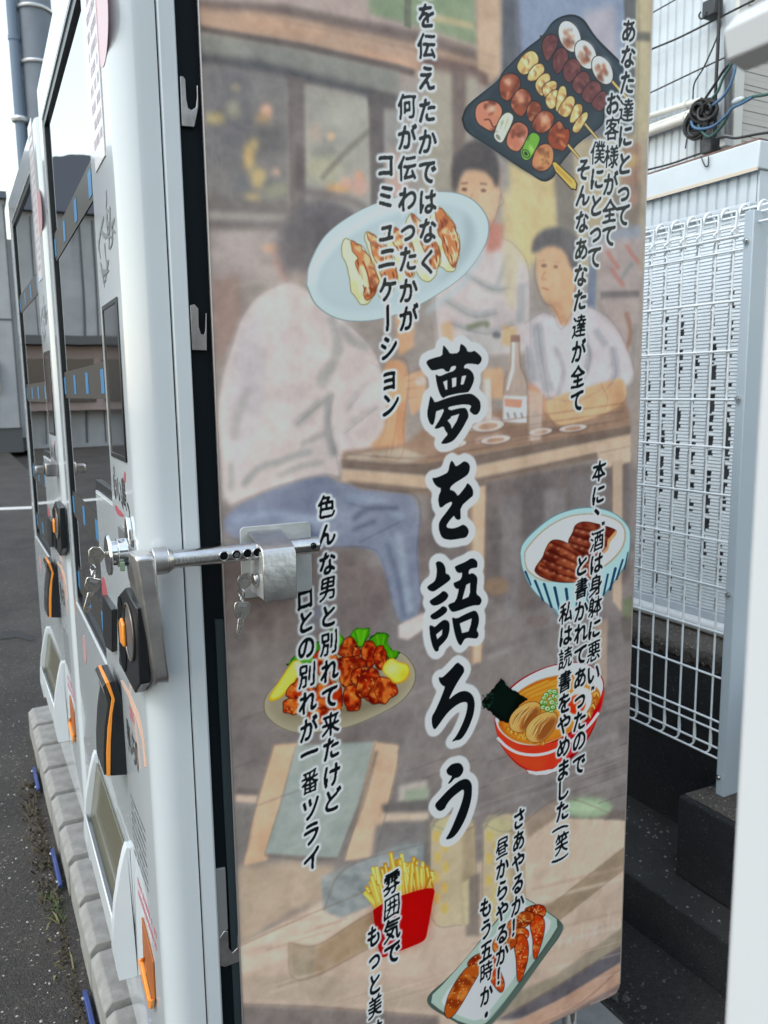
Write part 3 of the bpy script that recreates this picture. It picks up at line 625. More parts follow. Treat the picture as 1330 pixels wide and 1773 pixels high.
for i in range(26):
    x, y = 660 + rng.random() * 260, 90 + rng.random() * 170; E(GZ, x, y, 14, 6, (212, 220, 222), -35, 1, .5)

# grilled skewers on a black dish
dish = bez([(230, 680), (270, 600), (430, 470), (470, 410), (590, 290), (690, 210), (760, 120), (850, 84), (930, 110), (1010, 220), (1180, 400), (1165, 500), (1060, 620), (1040, 720), (900, 830), (790, 960), (760, 1020), (700, 1046), (620, 1000), (540, 950), (380, 840), (260, 760), (230, 690)], 5)
P(R2, dish, (16, 26, 32), 0, 1, 0, 2); cd = dish.mean(0)
P(R2, (dish - cd) * .975 + cd, (52, 64, 72), 0, 1, 0, 2)
P(R2, (dish - cd) * .90 + cd + np.array([6, -6]), (62, 73, 80), 3, 1, 0, 2)
P(R2, [(400, 500), (860, 130), (1120, 430), (1000, 640), (760, 950), (340, 720)], (50, 60, 68), 6, 1, 0, 2)
L(R2, [(280, 760), (540, 930), (700, 1016), (790, 900)], 16, (84, 96, 104), 3, .7); L(R2, [(700, 200), (850, 106), (960, 190), (1130, 410)], 12, (84, 96, 104), 3, .6); L(R2, [(250, 690), (420, 490), (600, 300)], 10, (82, 94, 102), 3, .6)
L(R2, [(300, 770), (560, 950), (640, 990)], 22, (30, 40, 46), 4, .7)
stick = (206, 176, 116)
for a, b_, w in [((1080, 450), (1190, 575), 13), ((1040, 590), (1155, 735), 11), ((920, 690), (1018, 806), 11), ((840, 832), (920, 925), 11)]:
    L(R2, [a, b_], w + 7, (60, 46, 26), 0, 1, 2, False); L(R2, [a, b_], w, stick, 0, 1, 2, False)
L(R2, [(682, 205), (708, 238)], 12, (70, 52, 30), 0, 1, 2, False)
P(R2, [(748, 930), (770, 925), (880, 1030), (898, 1060), (892, 1098), (860, 1092), (765, 990)], (56, 40, 18), 0, 1, 0, 2); P(R2, [(752, 938), (770, 934), (878, 1036), (890, 1060), (886, 1088), (862, 1084), (772, 986)], (214, 178, 92), 0, 1, 0, 2)
P(R2, [(772, 950), (868, 1044), (864, 1060), (770, 972)], (176, 138, 62), 1, .8)
OL = (44, 26, 22)
for cx, cy, rx, ry, rt in [(852, 210, 58, 92, -22), (944, 314, 56, 86, -24), (1040, 404, 52, 86, -26)]:      # quail eggs
    E(R2, cx, cy, rx + 5, ry + 5, (60, 50, 44), rt, 0, 1, 2); E(R2, cx, cy, rx, ry, (204, 206, 198), rt, 0, 1, 2); E(R2, cx + 12, cy - 26, rx * .6, ry * .45, (226, 226, 220), rt, 4, .8)
    for i in range(26):
        a, q = rng.random() * 6.28, rng.random() ** .5; E(R2, cx - 6 + math.cos(a) * q * rx * .62, cy + 10 + math.sin(a) * q * ry * .6, 9, 12, [(132, 62, 38), (164, 92, 58), (92, 50, 40)][i % 3], rt, 2, .55)
def liver(loop, s): lump(R2, loop, (112, 66, 64), (78, 42, 44), (140, 90, 84), (40, 20, 24), s, 2, 10)
liver([(690, 260), (710, 210), (750, 196), (786, 220), (780, 270), (740, 330), (722, 362), (700, 310)], 1)
liver([(760, 310), (800, 270), (836, 290), (846, 340), (800, 410), (776, 430), (750, 380)], 2)
liver([(820, 370), (870, 330), (910, 360), (918, 420), (870, 460), (846, 480), (812, 440)], 3)
liver([(880, 450), (930, 405), (966, 430), (972, 480), (930, 530), (900, 544), (862, 500)], 4)
liver([(935, 510), (985, 460), (1026, 480), (1036, 530), (1000, 580), (960, 598), (918, 560)], 5)
liver([(990, 570), (1040, 520), (1066, 540), (1060, 600), (1036, 640), (1000, 632), (976, 600)], 6)
def skin(loop, s): lump(R2, loop, (212, 180, 122), (150, 100, 56), (238, 218, 176), (66, 42, 20), s, 2, 9)
skin([(550, 370), (590, 310), (640, 288), (674, 330), (668, 370), (620, 420), (580, 432), (552, 400)], 7)
skin([(600, 456), (640, 380), (690, 362), (710, 400), (690, 440), (640, 470)], 8)
skin([(650, 480), (690, 430), (730, 420), (744, 460), (710, 500), (700, 560), (666, 530)], 9)
skin([(690, 500), (750, 460), (782, 480), (770, 520), (720, 560), (706, 556)], 10)
skin([(710, 560), (770, 510), (796, 540), (784, 590), (750, 634), (720, 610)], 11)
skin([(770, 620), (790, 500), (826, 494), (836, 550), (810, 620), (780, 650)], 12)
skin([(780, 640), (840, 550), (880, 560), (880, 610), (840, 680), (800, 664)], 13)
skin([(850, 690), (880, 600), (920, 600), (926, 640), (900, 690), (860, 712)], 14)
skin([(866, 740), (900, 680), (946, 640), (960, 664), (936, 710), (900, 766), (874, 760)], 15)
for a in [(600, 330), (640, 400), (690, 460), (735, 500), (760, 560), (810, 540), (850, 600), (900, 640)]: L(R2, [a, (a[0] + 16, a[1] + 18), (a[0] + 14, a[1] + 46)], [4, 12, 4], (120, 76, 40), 1, .7); L(R2, [(a[0] - 14, a[1] + 12), (a[0] - 2, a[1] + 40)], 9, (244, 228, 194), 1, .8)
def meat(loop, s, base=(150, 82, 56)): lump(R2, loop, base, (96, 44, 28), (204, 140, 104), (44, 22, 16), s, 2, 12)
meat([(446, 500), (460, 440), (510, 420), (556, 440), (572, 496), (530, 540), (500, 586), (456, 560)], 16)
meat([(510, 580), (560, 508), (610, 520), (636, 570), (600, 640), (570, 680), (520, 630)], 17)
meat([(600, 640), (630, 580), (680, 590), (694, 640), (650, 700), (620, 700)], 18, (128, 66, 40))
meat([(630, 720), (680, 640), (740, 640), (770, 690), (730, 750), (690, 770), (650, 750)], 19)
meat([(720, 770), (780, 700), (800, 700), (824, 750), (846, 740), (854, 790), (820, 874), (790, 860), (740, 850)], 20, (150, 70, 34))
for x, y in [(500, 470), (570, 560), (700, 680)]: E(R2, x, y, 16, 28, (236, 200, 176), -30, 4, .8)
meat([(306, 650), (320, 600), (380, 576), (440, 590), (468, 640), (440, 700), (410, 764), (370, 740), (320, 710)], 22, (196, 130, 104))
L(R2, [(360, 690), (390, 690), (412, 730), (440, 720)], 9, (110, 56, 40), 0, .9); E(R2, 400, 625, 24, 16, (236, 204, 184), 0, 3, .8)
lump(R2, [(414, 780), (450, 680), (490, 644), (524, 660), (528, 690), (480, 790), (460, 826), (430, 810)], (206, 206, 184), (134, 136, 112), (232, 232, 216), (56, 58, 44), 23, 2, 8)
E(R2, 440, 790, 18, 30, (214, 214, 196), -35, 0, 1); E(R2, 440, 790, 10, 20, (120, 118, 96), -35, 0, .8); L(R2, [(470, 690), (450, 750)], 7, (130, 132, 108), 1, .7); L(R2, [(500, 680), (474, 750)], 7, (150, 150, 124), 1, .7)
meat([(484, 810), (520, 720), (560, 700), (610, 730), (612, 780), (570, 860), (545, 876), (500, 850)], 24, (190, 120, 94))
E(R2, 560, 740, 30, 24, (104, 54, 38), 0, 5, .7); E(R2, 585, 800, 18, 24, (232, 186, 164), 0, 4, .7)
lump(R2, [(570, 880), (610, 790), (640, 760), (676, 780), (680, 810), (640, 890), (610, 926), (580, 910)], (118, 168, 62), (70, 112, 36), (176, 208, 120), (30, 50, 20), 25, 2, 8)
E(R2, 600, 885, 24, 34, (128, 178, 74), -35, 0, 1); E(R2, 600, 885, 20, 29, (36, 60, 22), -35, 0, 1); E(R2, 600, 885, 15, 23, (120, 168, 66), -35, 0, 1); E(R2, 600, 885, 9, 14, (40, 64, 24), -35, 0, 1)
meat([(632, 940), (660, 850), (720, 822), (760, 860), (754, 940), (720, 980), (676, 986), (645, 966)], 26, (186, 122, 84)); E(R2, 710, 910, 34, 50, (210, 166, 112), 30, 5, .8)
for i in range(16): E(R2, 690 + rng.random() * 44, 870 + rng.random() * 80, 6, 7, (128, 74, 40), 0, 1, .6)
for i in range(60): E(R2, 740 + rng.random() * 300, 330 + rng.random() * 260 , 3, 3, (176, 128, 116), 0, 0, .35) if False else None

# fried chicken with lemon
kp = bez([(72, 680), (80, 620), (150, 520), (330, 380), (620, 250), (900, 220), (1120, 260), (1210, 340), (1243, 430), (1220, 530), (1130, 640), (960, 740), (740, 830), (520, 875), (320, 880), (180, 830), (90, 750), (72, 690)], 5)
P(KZ, kp, (120, 110, 92), 0, 1, 0, 3); kc = kp.mean(0); P(KZ, (kp - kc) * .985 + kc, (168, 158, 134), 0, 1, 0, 3); P(KZ, (kp - kc) * .93 + kc + np.array([0, -8]), (150, 140, 118), 5, .8, 0, 3)
P(KZ, [(200, 740), (420, 760), (800, 720), (1060, 620), (1090, 570), (900, 640), (300, 700)], (110, 98, 80), 6, .7, 0)
g1, g2 = (78, 150, 24), (34, 92, 18)
def leaf(pts, c=g1): P(KZ, jag(pts, 4, len(pts)), (24, 66, 20), 0, 1, 0, 3); p = np.asarray(pts, float); m_ = p.mean(0); P(KZ, (p - m_) * .93 + m_, c, 1, 1, 0, 3)
leaf([(250, 360), (300, 300), (360, 280), (460, 190), (500, 180), (520, 300), (420, 350), (300, 380)]); leaf([(520, 200), (590, 78), (620, 110), (650, 110), (692, 160), (660, 220), (600, 260)], (96, 170, 34))
leaf([(732, 140), (760, 90), (800, 74), (850, 80), (890, 76), (886, 130), (850, 180), (830, 230), (790, 220)], (92, 168, 30)); leaf([(850, 200), (890, 150), (940, 112), (1000, 110), (1036, 130), (1020, 190), (1060, 250), (1118, 262), (1100, 310), (1010, 320), (960, 240)])
for a, b_ in [((790, 90), (810, 210)), ((850, 90), (830, 200)), ((940, 130), (960, 220)), ((1000, 140), (980, 230)), ((600, 120), (640, 220)), ((400, 290), (440, 330)), ((1040, 260), (1060, 300))]: L(KZ, [a, b_], 7, (150, 200, 70), 1, .7)
for a, b_ in [((770, 100), (800, 200)), ((880, 90), (850, 180)), ((1020, 130), (1000, 200)), ((480, 200), (470, 290))]: L(KZ, [a, b_], 8, (30, 92, 26), 1, .7)
P(KZ, [(108, 610), (180, 500), (290, 330), (330, 320), (366, 340), (350, 440), (260, 560), (200, 620), (140, 642), (112, 632)], (196, 160, 40), 0, 1, 2, 3)
P(KZ, [(118, 610), (190, 500), (296, 340), (336, 336), (346, 430), (250, 552), (190, 606), (140, 626)], (238, 208, 92), 1, 1, 2, 3); P(KZ, [(300, 340), (335, 330), (364, 344), (348, 440), (330, 440)], (244, 232, 170), 1, .9)
for t in np.linspace(0, 1, 12): L(KZ, [(150 + 160 * t, 590 - 230 * t), (190 + 130 * t, 598 - 220 * t)], 5, (250, 232, 150), 0, .7)
def karaage(loop, s): 
    lump(KZ, jag(loop, 5, s, 24), (176, 58, 24), (104, 22, 12), (226, 132, 60), (70, 14, 10), s, 3, 46)
for s, lp in enumerate([[(455, 290), (500, 240), (560, 250), (640, 290), (640, 420), (560, 500), (490, 420)], [(644, 280), (660, 220), (700, 160), (740, 146), (780, 180), (790, 240), (760, 300), (700, 300)], [(760, 230), (800, 220), (820, 260), (790, 300), (750, 300)],
                       [(820, 250), (860, 180), (910, 180), (940, 220), (930, 300), (900, 390), (840, 330)], [(920, 280), (940, 220), (980, 212), (1016, 280), (1000, 340), (970, 400), (930, 370)],
                       [(640, 310), (700, 300), (800, 300), (870, 340), (860, 390), (800, 460), (720, 530), (670, 510), (640, 420)], [(760, 400), (860, 380), (880, 440), (800, 520), (740, 480)],
                       [(240, 600), (270, 530), (350, 460), (420, 500), (480, 560), (420, 640), (320, 640)], [(210, 720), (240, 620), (330, 610), (380, 640), (400, 730), (300, 736)],
                       [(470, 560), (500, 500), (600, 480), (660, 520), (680, 640), (660, 710), (560, 740), (480, 680)], [(690, 640), (690, 540), (770, 510), (800, 590), (818, 640), (790, 716), (720, 706)],
                       [(784, 560), (800, 450), (900, 380), (956, 400), (960, 450), (900, 560), (850, 610), (800, 600)], [(860, 620), (900, 560), (960, 450), (1020, 460), (1090, 540), (1100, 580), (1030, 620), (1010, 660), (900, 656)],
                       [(400, 760), (440, 690), (560, 700), (620, 720), (540, 790), (500, 816), (430, 790)]]): karaage(lp, 100 + s)
for i in range(150):
    x, y = 240 + rng.random() * 840, 190 + rng.random() * 560
    gxy = to_grid(KZ([(x, y)]))[0].astype(int)
    if not (0 <= gxy[1] < NV and 0 <= gxy[0] < NU): continue
    c = art[gxy[1], gxy[0]]
    if c[0] > 95 and c[2] < 80 and c[1] < 140 and c[0] > c[1] * 1.4:
        if rng.random() < .5: L(KZ, [(x, y), (x + 10, y + 8), (x + 16, y + 20)], [3, 9, 3], (246, 180, 104), 0, .7)
        else: L(KZ, [(x, y), (x + 14, y + 6), (x + 18, y + 26)], [3, 10, 3], (84, 14, 10), 0, .7)
P(KZ, [(976, 400), (1000, 340), (1060, 296), (1090, 330), (1130, 340), (1180, 350), (1200, 400), (1180, 460), (1130, 500), (1070, 508), (1040, 470), (1010, 440)], (190, 130, 20), 0, 1, 2, 3)
P(KZ, [(984, 400), (1006, 344), (1060, 304), (1090, 336), (1130, 346), (1176, 356), (1192, 400), (1174, 452), (1130, 490), (1076, 498), (1048, 462), (1014, 434)], (244, 204, 84), 1, 1, 2, 3)
E(KZ, 1060, 390, 50, 40, (252, 232, 160), -20, 5, .8); E(KZ, 1150, 440, 30, 36, (230, 172, 44), 20, 5, .8)

# eel on rice
P(R6, bez([(566, 330), (580, 420), (640, 540), (760, 650), (780, 680), (880, 690), (960, 660), (1060, 560), (1180, 380), (1204, 240), (1190, 170), (1120, 100), (1020, 64), (900, 64), (760, 110), (640, 200), (580, 270), (566, 320)], 5), (112, 140, 144), 0, 1, 0, 4)
P(R6, bez([(570, 330), (584, 416), (644, 536), (764, 642), (880, 676), (956, 650), (1056, 550), (1174, 380), (1198, 240), (1184, 172), (1116, 104), (1020, 70), (900, 70), (764, 114), (646, 204), (584, 274), (570, 322)], 5), (170, 204, 208), 0, 1, 0, 4)
P(R6, [(764, 644), (880, 676), (956, 650), (950, 672), (880, 688), (790, 680)], (150, 184, 190), 0, 1, 0, 4)
for x0, x1, x2, x3, y0, y1 in [(590, 604, 634, 626, 430, 510), (644, 660, 706, 694, 482, 600), (696, 712, 756, 742, 500, 640), (756, 774, 800, 786, 520, 650), (822, 840, 852, 838, 528, 640), (884, 900, 900, 886, 520, 640), (952, 968, 962, 946, 500, 632), (1012, 1028, 1010, 994, 470, 600), (1066, 1078, 1052, 1040, 446, 570), (1108, 1124, 1090, 1076, 410, 540), (1152, 1164, 1126, 1114, 362, 480), (1184, 1190, 1170, 1162, 320, 420)]:
    P(R6, [(x0, y0), ((x0 + x1) / 2, y0 - 6), (x1, y0), (x2, y1), (x3, y1)], (40, 74, 102), 0, 1, 0, 4)
P(R6, bez([(590, 370), (600, 300), (700, 190), (820, 120), (940, 96), (1060, 106), (1150, 150), (1176, 220), (1150, 310), (1060, 400), (920, 470), (780, 490), (680, 480), (610, 430), (592, 380)], 5), (176, 156, 132), 1, 1, 0, 4)
P(R6, bez([(598, 370), (608, 304), (704, 198), (822, 128), (940, 104), (1056, 114), (1142, 156), (1166, 222), (1140, 306), (1052, 392), (916, 460), (780, 480), (684, 470), (618, 424), (600, 380)], 5), (228, 226, 216), 0, 1, 0, 4)
for i in range(90):
  _t, _q = rng.random() * 6.283, rng.random() ** .5
  E(R6, 885 + math.cos(_t) * _q * 250 + 20, 290 + math.sin(_t) * _q * 150 - math.cos(_t) * _q * 60, 9, 4, [(206, 198, 178), (240, 240, 234), (190, 178, 156)][i % 3], rng.random() * 180, 0, .6) if True else None
lump(R6, [(834, 270), (876, 200), (880, 166), (930, 142), (1020, 160), (1118, 190), (1120, 210), (1078, 260), (1070, 300), (1030, 340), (990, 470), (960, 478), (900, 330)], (112, 48, 36), (76, 24, 20), (150, 84, 60), (58, 20, 16), 201, 4, 20)
P(R6, [(1118, 192), (1122, 216), (1084, 262), (1074, 306), (1036, 340), (1030, 330), (1066, 290), (1070, 250)], (206, 156, 110), 0, 1, 0, 4)
lump(R6, [(648, 416), (700, 350), (710, 310), (742, 252), (790, 250), (840, 270), (880, 300), (960, 360), (980, 400), (1020, 450), (980, 470), (880, 492), (780, 490), (700, 466), (660, 440)], (126, 58, 38), (84, 30, 22), (168, 96, 64), (58, 20, 16), 202, 4, 20)
for a, b_, c_ in [((742, 262), (830, 300), (960, 380)), ((722, 310), (820, 350), (970, 420)), ((706, 356), (800, 400), (940, 450)), ((680, 396), (780, 440), (880, 470)), ((890, 180), (980, 200), (1080, 230)), ((870, 220), (960, 250), (1060, 280)), ((846, 260), (940, 290), (1040, 320))]:
    L(R6, [a, b_, c_], 12, (72, 22, 18), 1, .75); L(R6, [(a[0], a[1] + 16), (b_[0], b_[1] + 16), (c_[0], c_[1] + 14)], 9, (176, 106, 78), 2, .7)
    for t in np.linspace(0, 1, 6): E(R6, a[0] + (c_[0] - a[0]) * t, a[1] + (c_[1] - a[1]) * t + 14, 10, 6, (206, 150, 120), 0, 1, .6)

# ramen
P(RZ, bez([(200, 700), (210, 780), (250, 920), (330, 1040), (420, 1130), (500, 1180), (520, 1210), (600, 1228), (700, 1226), (790, 1190), (900, 1110), (1060, 940), (1160, 760), (1210, 600), (1250, 400), (1236, 300), (1160, 200), (1040, 150), (900, 148), (700, 190), (480, 290), (330, 410), (230, 560), (200, 690)], 4), (150, 20, 34), 0, 1, 0, 5)
P(RZ, [(505, 1180), (600, 1196), (760, 1170), (860, 1100), (820, 1180), (700, 1226), (600, 1230), (530, 1214)], (206, 218, 220), 0, 1, 0, 5)
bowl = bez([(206, 720), (230, 850), (300, 990), (420, 1110), (540, 1180), (640, 1190), (760, 1160), (900, 1060), (1060, 900), (1170, 720), (1230, 560), (1250, 420), (1100, 700), (900, 860), (700, 930), (520, 950), (380, 910), (260, 810), (208, 730)], 4)
P(RZ, bowl, (204, 66, 44), 0, 1, 0, 5); P(RZ, [(880, 890), (1100, 710), (1238, 450), (1224, 560), (1156, 714), (1046, 890), (890, 1046), (820, 1090)], (178, 22, 38), 2, 1, 0, 5)
P(RZ, [(300, 940), (400, 1000), (520, 1080), (700, 1080), (640, 1180), (440, 1120)], (214, 92, 50), 8, .8, 0)
L(RZ, [(226, 870), (320, 960), (440, 1020), (600, 1036), (760, 1000), (940, 900), (1100, 760), (1200, 630)], 26, (228, 224, 224), 0, 1, 5)
rim = bez([(206, 690), (240, 560), (340, 420), (490, 300), (700, 200), (900, 158), (1040, 160), (1150, 206), (1226, 304), (1240, 400), (1190, 530), (1080, 690), (900, 830), (740, 910), (600, 944), (440, 930), (320, 870), (240, 790), (206, 700)], 4)
P(RZ, rim, (228, 228, 226), 0, 1, 0, 5); rc = rim.mean(0)
P(RZ, (rim - rc) * .965 + rc, (196, 206, 208), 1, 1, 0, 5)
P(RZ, bez([(236, 730), (300, 600), (420, 440), (600, 330), (800, 276), (960, 270), (1100, 320), (1200, 420), (1210, 500), (1150, 610), (1040, 720), (880, 840), (700, 920), (560, 936), (400, 900), (290, 830), (240, 760)], 4), (176, 96, 30), 1, 1, 0, 5)
P(RZ, bez([(290, 690), (340, 590), (440, 470), (600, 360), (800, 300), (960, 296), (1090, 350), (1180, 440), (1180, 520), (1000, 740), (860, 840), (700, 910), (560, 926), (400, 890), (300, 810), (280, 720)], 4), (206, 134, 52), 4, 1, 0, 5)
for a in [((440, 460), (600, 400), (830, 320)), ((500, 470), (680, 390), (830, 350)), ((540, 490), (700, 430), (840, 380)), ((470, 440), (560, 400), (720, 330))]: L(RZ, a, 34, (190, 128, 44), 1, 1); L(RZ, [(p[0], p[1] - 8) for p in a], 9, (232, 184, 96), 1, .9)
for i in range(60):
    t = rng.random(); x = 270 + 330 * t + rng.random() * 60; y = 760 + 150 * t ** .7 + rng.random() * 40
    L(RZ, [(x, y), (x + 16, y - 34), (x + 40, y - 30), (x + 50, y + 10)], 8, [(232, 186, 96), (214, 150, 60), (170, 96, 36)][i % 3], 0, .9)
for i in range(24):
    t = rng.random(); x = 1060 + 90 * t; y = 660 - 200 * t + rng.random() * 50
    L(RZ, [(x, y), (x + 30, y - 26), (x + 50, y + 6)], 8, [(232, 186, 110), (150, 74, 34)][i % 2], 0, .9)
P(RZ, jag([(268, 298), (330, 380), (440, 450), (524, 500), (440, 560), (360, 660), (330, 734), (250, 700), (150, 620), (80, 560), (76, 520), (150, 440), (200, 380)], 3, 9, 14), (10, 26, 22), 0, 1, 0, 5)
P(RZ, [(268, 320), (330, 400), (430, 466), (330, 640), (310, 700), (180, 600), (160, 480)], (16, 36, 31), 3, 1, 0)
for i in range(18): E(RZ, 90 + rng.random() * 100, 450 + rng.random() * 150, 14, 9, (44, 70, 58), rng.random() * 180, 0, .7)
for sx, sy in ((0, 0), (158, 96)):                                     # pork slices
    lp = np.array([(334, 730), (350, 660), (420, 580), (520, 524), (610, 520), (650, 560), (640, 640), (600, 720), (540, 790), (470, 826), (390, 820), (345, 780)], float) + (sx, sy)
    P(RZ, lp, (84, 46, 22), 0, 1, 2, 5); m_ = lp.mean(0); P(RZ, (lp - m_) * .97 + m_, (214, 164, 98), 0, 1, 2, 5)
    P(RZ, np.array([(440, 760), (480, 660), (560, 590), (640, 570), (636, 640), (560, 760), (490, 816), (446, 800)], float) + (sx, sy), (150, 92, 48), 3, 1, 2)
    for i in range(26):
        t = rng.random(); a = np.array([370 + 120 * t, 760 - 40 * t]) + rng.normal(0, 16, 2) + (sx, sy); L(RZ, [a, a + (40, -80), a + (110, -150)], [2, 7, 2], [(240, 204, 146), (120, 70, 34), (190, 136, 76)][i % 3], 0, .7)
E(RZ, 1010, 540, 118, 160, (150, 140, 116), 35, 1, .6); E(RZ, 1004, 540, 112, 164, (232, 224, 200), 32, 0, 1, 5); E(RZ, 1020, 500, 70, 110, (242, 238, 222), 32, 5, .8); E(RZ, 988, 552, 84, 98, (206, 56, 24), 28, 1, 1, 5); E(RZ, 1000, 520, 50, 44, (236, 110, 44), 28, 6, .9); E(RZ, 1030, 470, 30, 10, (246, 190, 150), -20, 3, .8)
for i in range(26):
    a = rng.random() * 6.28; q = rng.random() ** .5; x, y = 740 + math.cos(a) * q * 90, 520 + math.sin(a) * q * 110; R_ = 24 + rng.random() * 12
    E(RZ, x, y, R_, R_ * .85, (70, 128, 44), 0, 0, 1, 5); E(RZ, x, y, R_ * .72, R_ * .6, (206, 222, 176), 0, 0, 1, 5); E(RZ, x + 3, y + 2, R_ * .4, R_ * .32, (110, 160, 76), 0, 0, 1, 5)

# chips in a red pouch
for i in range(58):
    t = rng.random(); bx = 945 + 340 * t; by = 940 - 100 * t + rng.random() * 30
    tx_ = 890 + 410 * t + rng.normal(0, 26); ty = 800 - 120 * math.sin(t * 2.6) + rng.normal(0, 44) + (40 if t < .12 else 0)
    ty = max(ty, 610)
    w = 34 + rng.random() * 16; c = [(222, 184, 84), (204, 160, 60), (232, 200, 112), (184, 136, 48)][i % 4]
    L(R7, [(tx_, ty), (bx, by)], [w * .6, w], (168, 122, 52), 0, 1, 6, False); L(R7, [(tx_ + 1, ty + 3), (bx, by)], [w * .52, w - 4], c, 0, 1, 6, False)
    L(R7, [(tx_ + 3, ty + 14), (bx + 4, by)], 11, (236, 208, 126), 0, .8, None, False)
P(R7, bez([(930, 965), (1000, 920), (1150, 860), (1294, 832), (1290, 920), (1262, 1080), (1246, 1140), (1200, 1170), (1100, 1210), (1010, 1246), (980, 1244), (960, 1180), (940, 1060)], 3), (170, 14, 14), 0, 1, 0, 6)
P(R7, [(1080, 900), (1280, 840), (1270, 960), (1240, 1120), (1100, 1190)], (182, 20, 18), 12, .8, 0)
P(R7, [(940, 970), (1000, 940), (1040, 1100), (990, 1230), (965, 1160)], (146, 8, 10), 10, .7, 0)
for i in range(30): E(R7, 960 + rng.random() * 300, 900 + rng.random() * 280, 8, 4, (200, 56, 44), rng.random() * 180, 1, .25)

# chicken wings on a square dish
wp = [(60, 1510), (90, 1460), (180, 1390), (300, 1260), (420, 1110), (540, 960), (610, 876), (660, 886), (780, 960), (880, 1030), (896, 1070), (870, 1130), (800, 1220), (640, 1440), (520, 1590), (420, 1680), (300, 1680), (200, 1620), (90, 1560)]
P(R8, wp, (84, 96, 90), 0, 1, 2, 7)
P(R8, [(70, 1506), (190, 1390), (420, 1120), (612, 880), (660, 892), (780, 966), (876, 1036), (800, 1160), (640, 1380), (480, 1600), (400, 1670), (280, 1650), (160, 1580)], (168, 184, 172), 0, 1, 1, 7)
P(R8, [(150, 1500), (300, 1330), (460, 1140), (620, 930), (670, 930), (780, 1000), (830, 1044), (740, 1180), (590, 1380), (450, 1570), (380, 1640), (280, 1610), (180, 1560)], (206, 216, 212), 1, 1, 1, 7)
P(R8, [(880, 1050), (896, 1075), (640, 1445), (520, 1596), (430, 1690), (410, 1672), (620, 1420), (800, 1180)], (96, 110, 102), 2, 1, 0, 7)
def wing(loop, s, base=(170, 84, 34)):
    lump(R8, loop, base, (110, 40, 16), (214, 138, 70), (52, 20, 12), s, 7, 24)
    p = np.asarray(loop, float); lo, hi = p.min(0), p.max(0); r = np.random.default_rng(s)
    for i in range(22): c = p.mean(0) + (p[r.integers(len(p))] - p.mean(0)) * r.random() * .8; E(R8, c[0], c[1], 4, 3, (238, 190, 130), 0, 0, .8)
wing([(650, 960), (700, 940), (750, 930), (786, 950), (784, 1000), (740, 1020), (700, 1010)], 301, (176, 60, 26)); wing([(700, 1010), (740, 990), (780, 1020), (778, 1100), (750, 1200), (722, 1276), (708, 1220), (712, 1140), (690, 1060)], 302, (190, 66, 24))
wing([(540, 1060), (600, 1000), (670, 964), (716, 990), (710, 1030), (660, 1070), (580, 1100)], 303, (160, 72, 30)); wing([(570, 1090), (620, 1070), (680, 1080), (686, 1130), (640, 1150)], 304, (196, 76, 28))
wing([(600, 1140), (640, 1100), (680, 1150), (682, 1250), (650, 1360), (626, 1408), (612, 1370), (610, 1260), (596, 1190)], 305, (186, 72, 28))
wing([(462, 1160), (520, 1090), (590, 1080), (616, 1130), (600, 1190), (520, 1230), (470, 1220)], 306, (172, 78, 30)); wing([(460, 1230), (500, 1260), (510, 1340), (540, 1410), (522, 1474), (480, 1430), (450, 1390)], 307, (190, 66, 28))
wing([(300, 1300), (350, 1240), (430, 1220), (470, 1250), (450, 1320), (380, 1330)], 308, (150, 56, 26))
wing([(176, 1560), (200, 1470), (260, 1370), (320, 1300), (380, 1290), (388, 1340), (340, 1420), (290, 1510), (240, 1590), (200, 1624), (176, 1600)], 309, (178, 92, 36))
for pts in [[(620, 1410), (600, 1330), (592, 1220)], [(520, 1470), (470, 1430)], [(720, 1280), (700, 1180)]]: L(R8, [(p[0] - 10, p[1]) for p in pts], 14, (150, 160, 156), 3, .5)
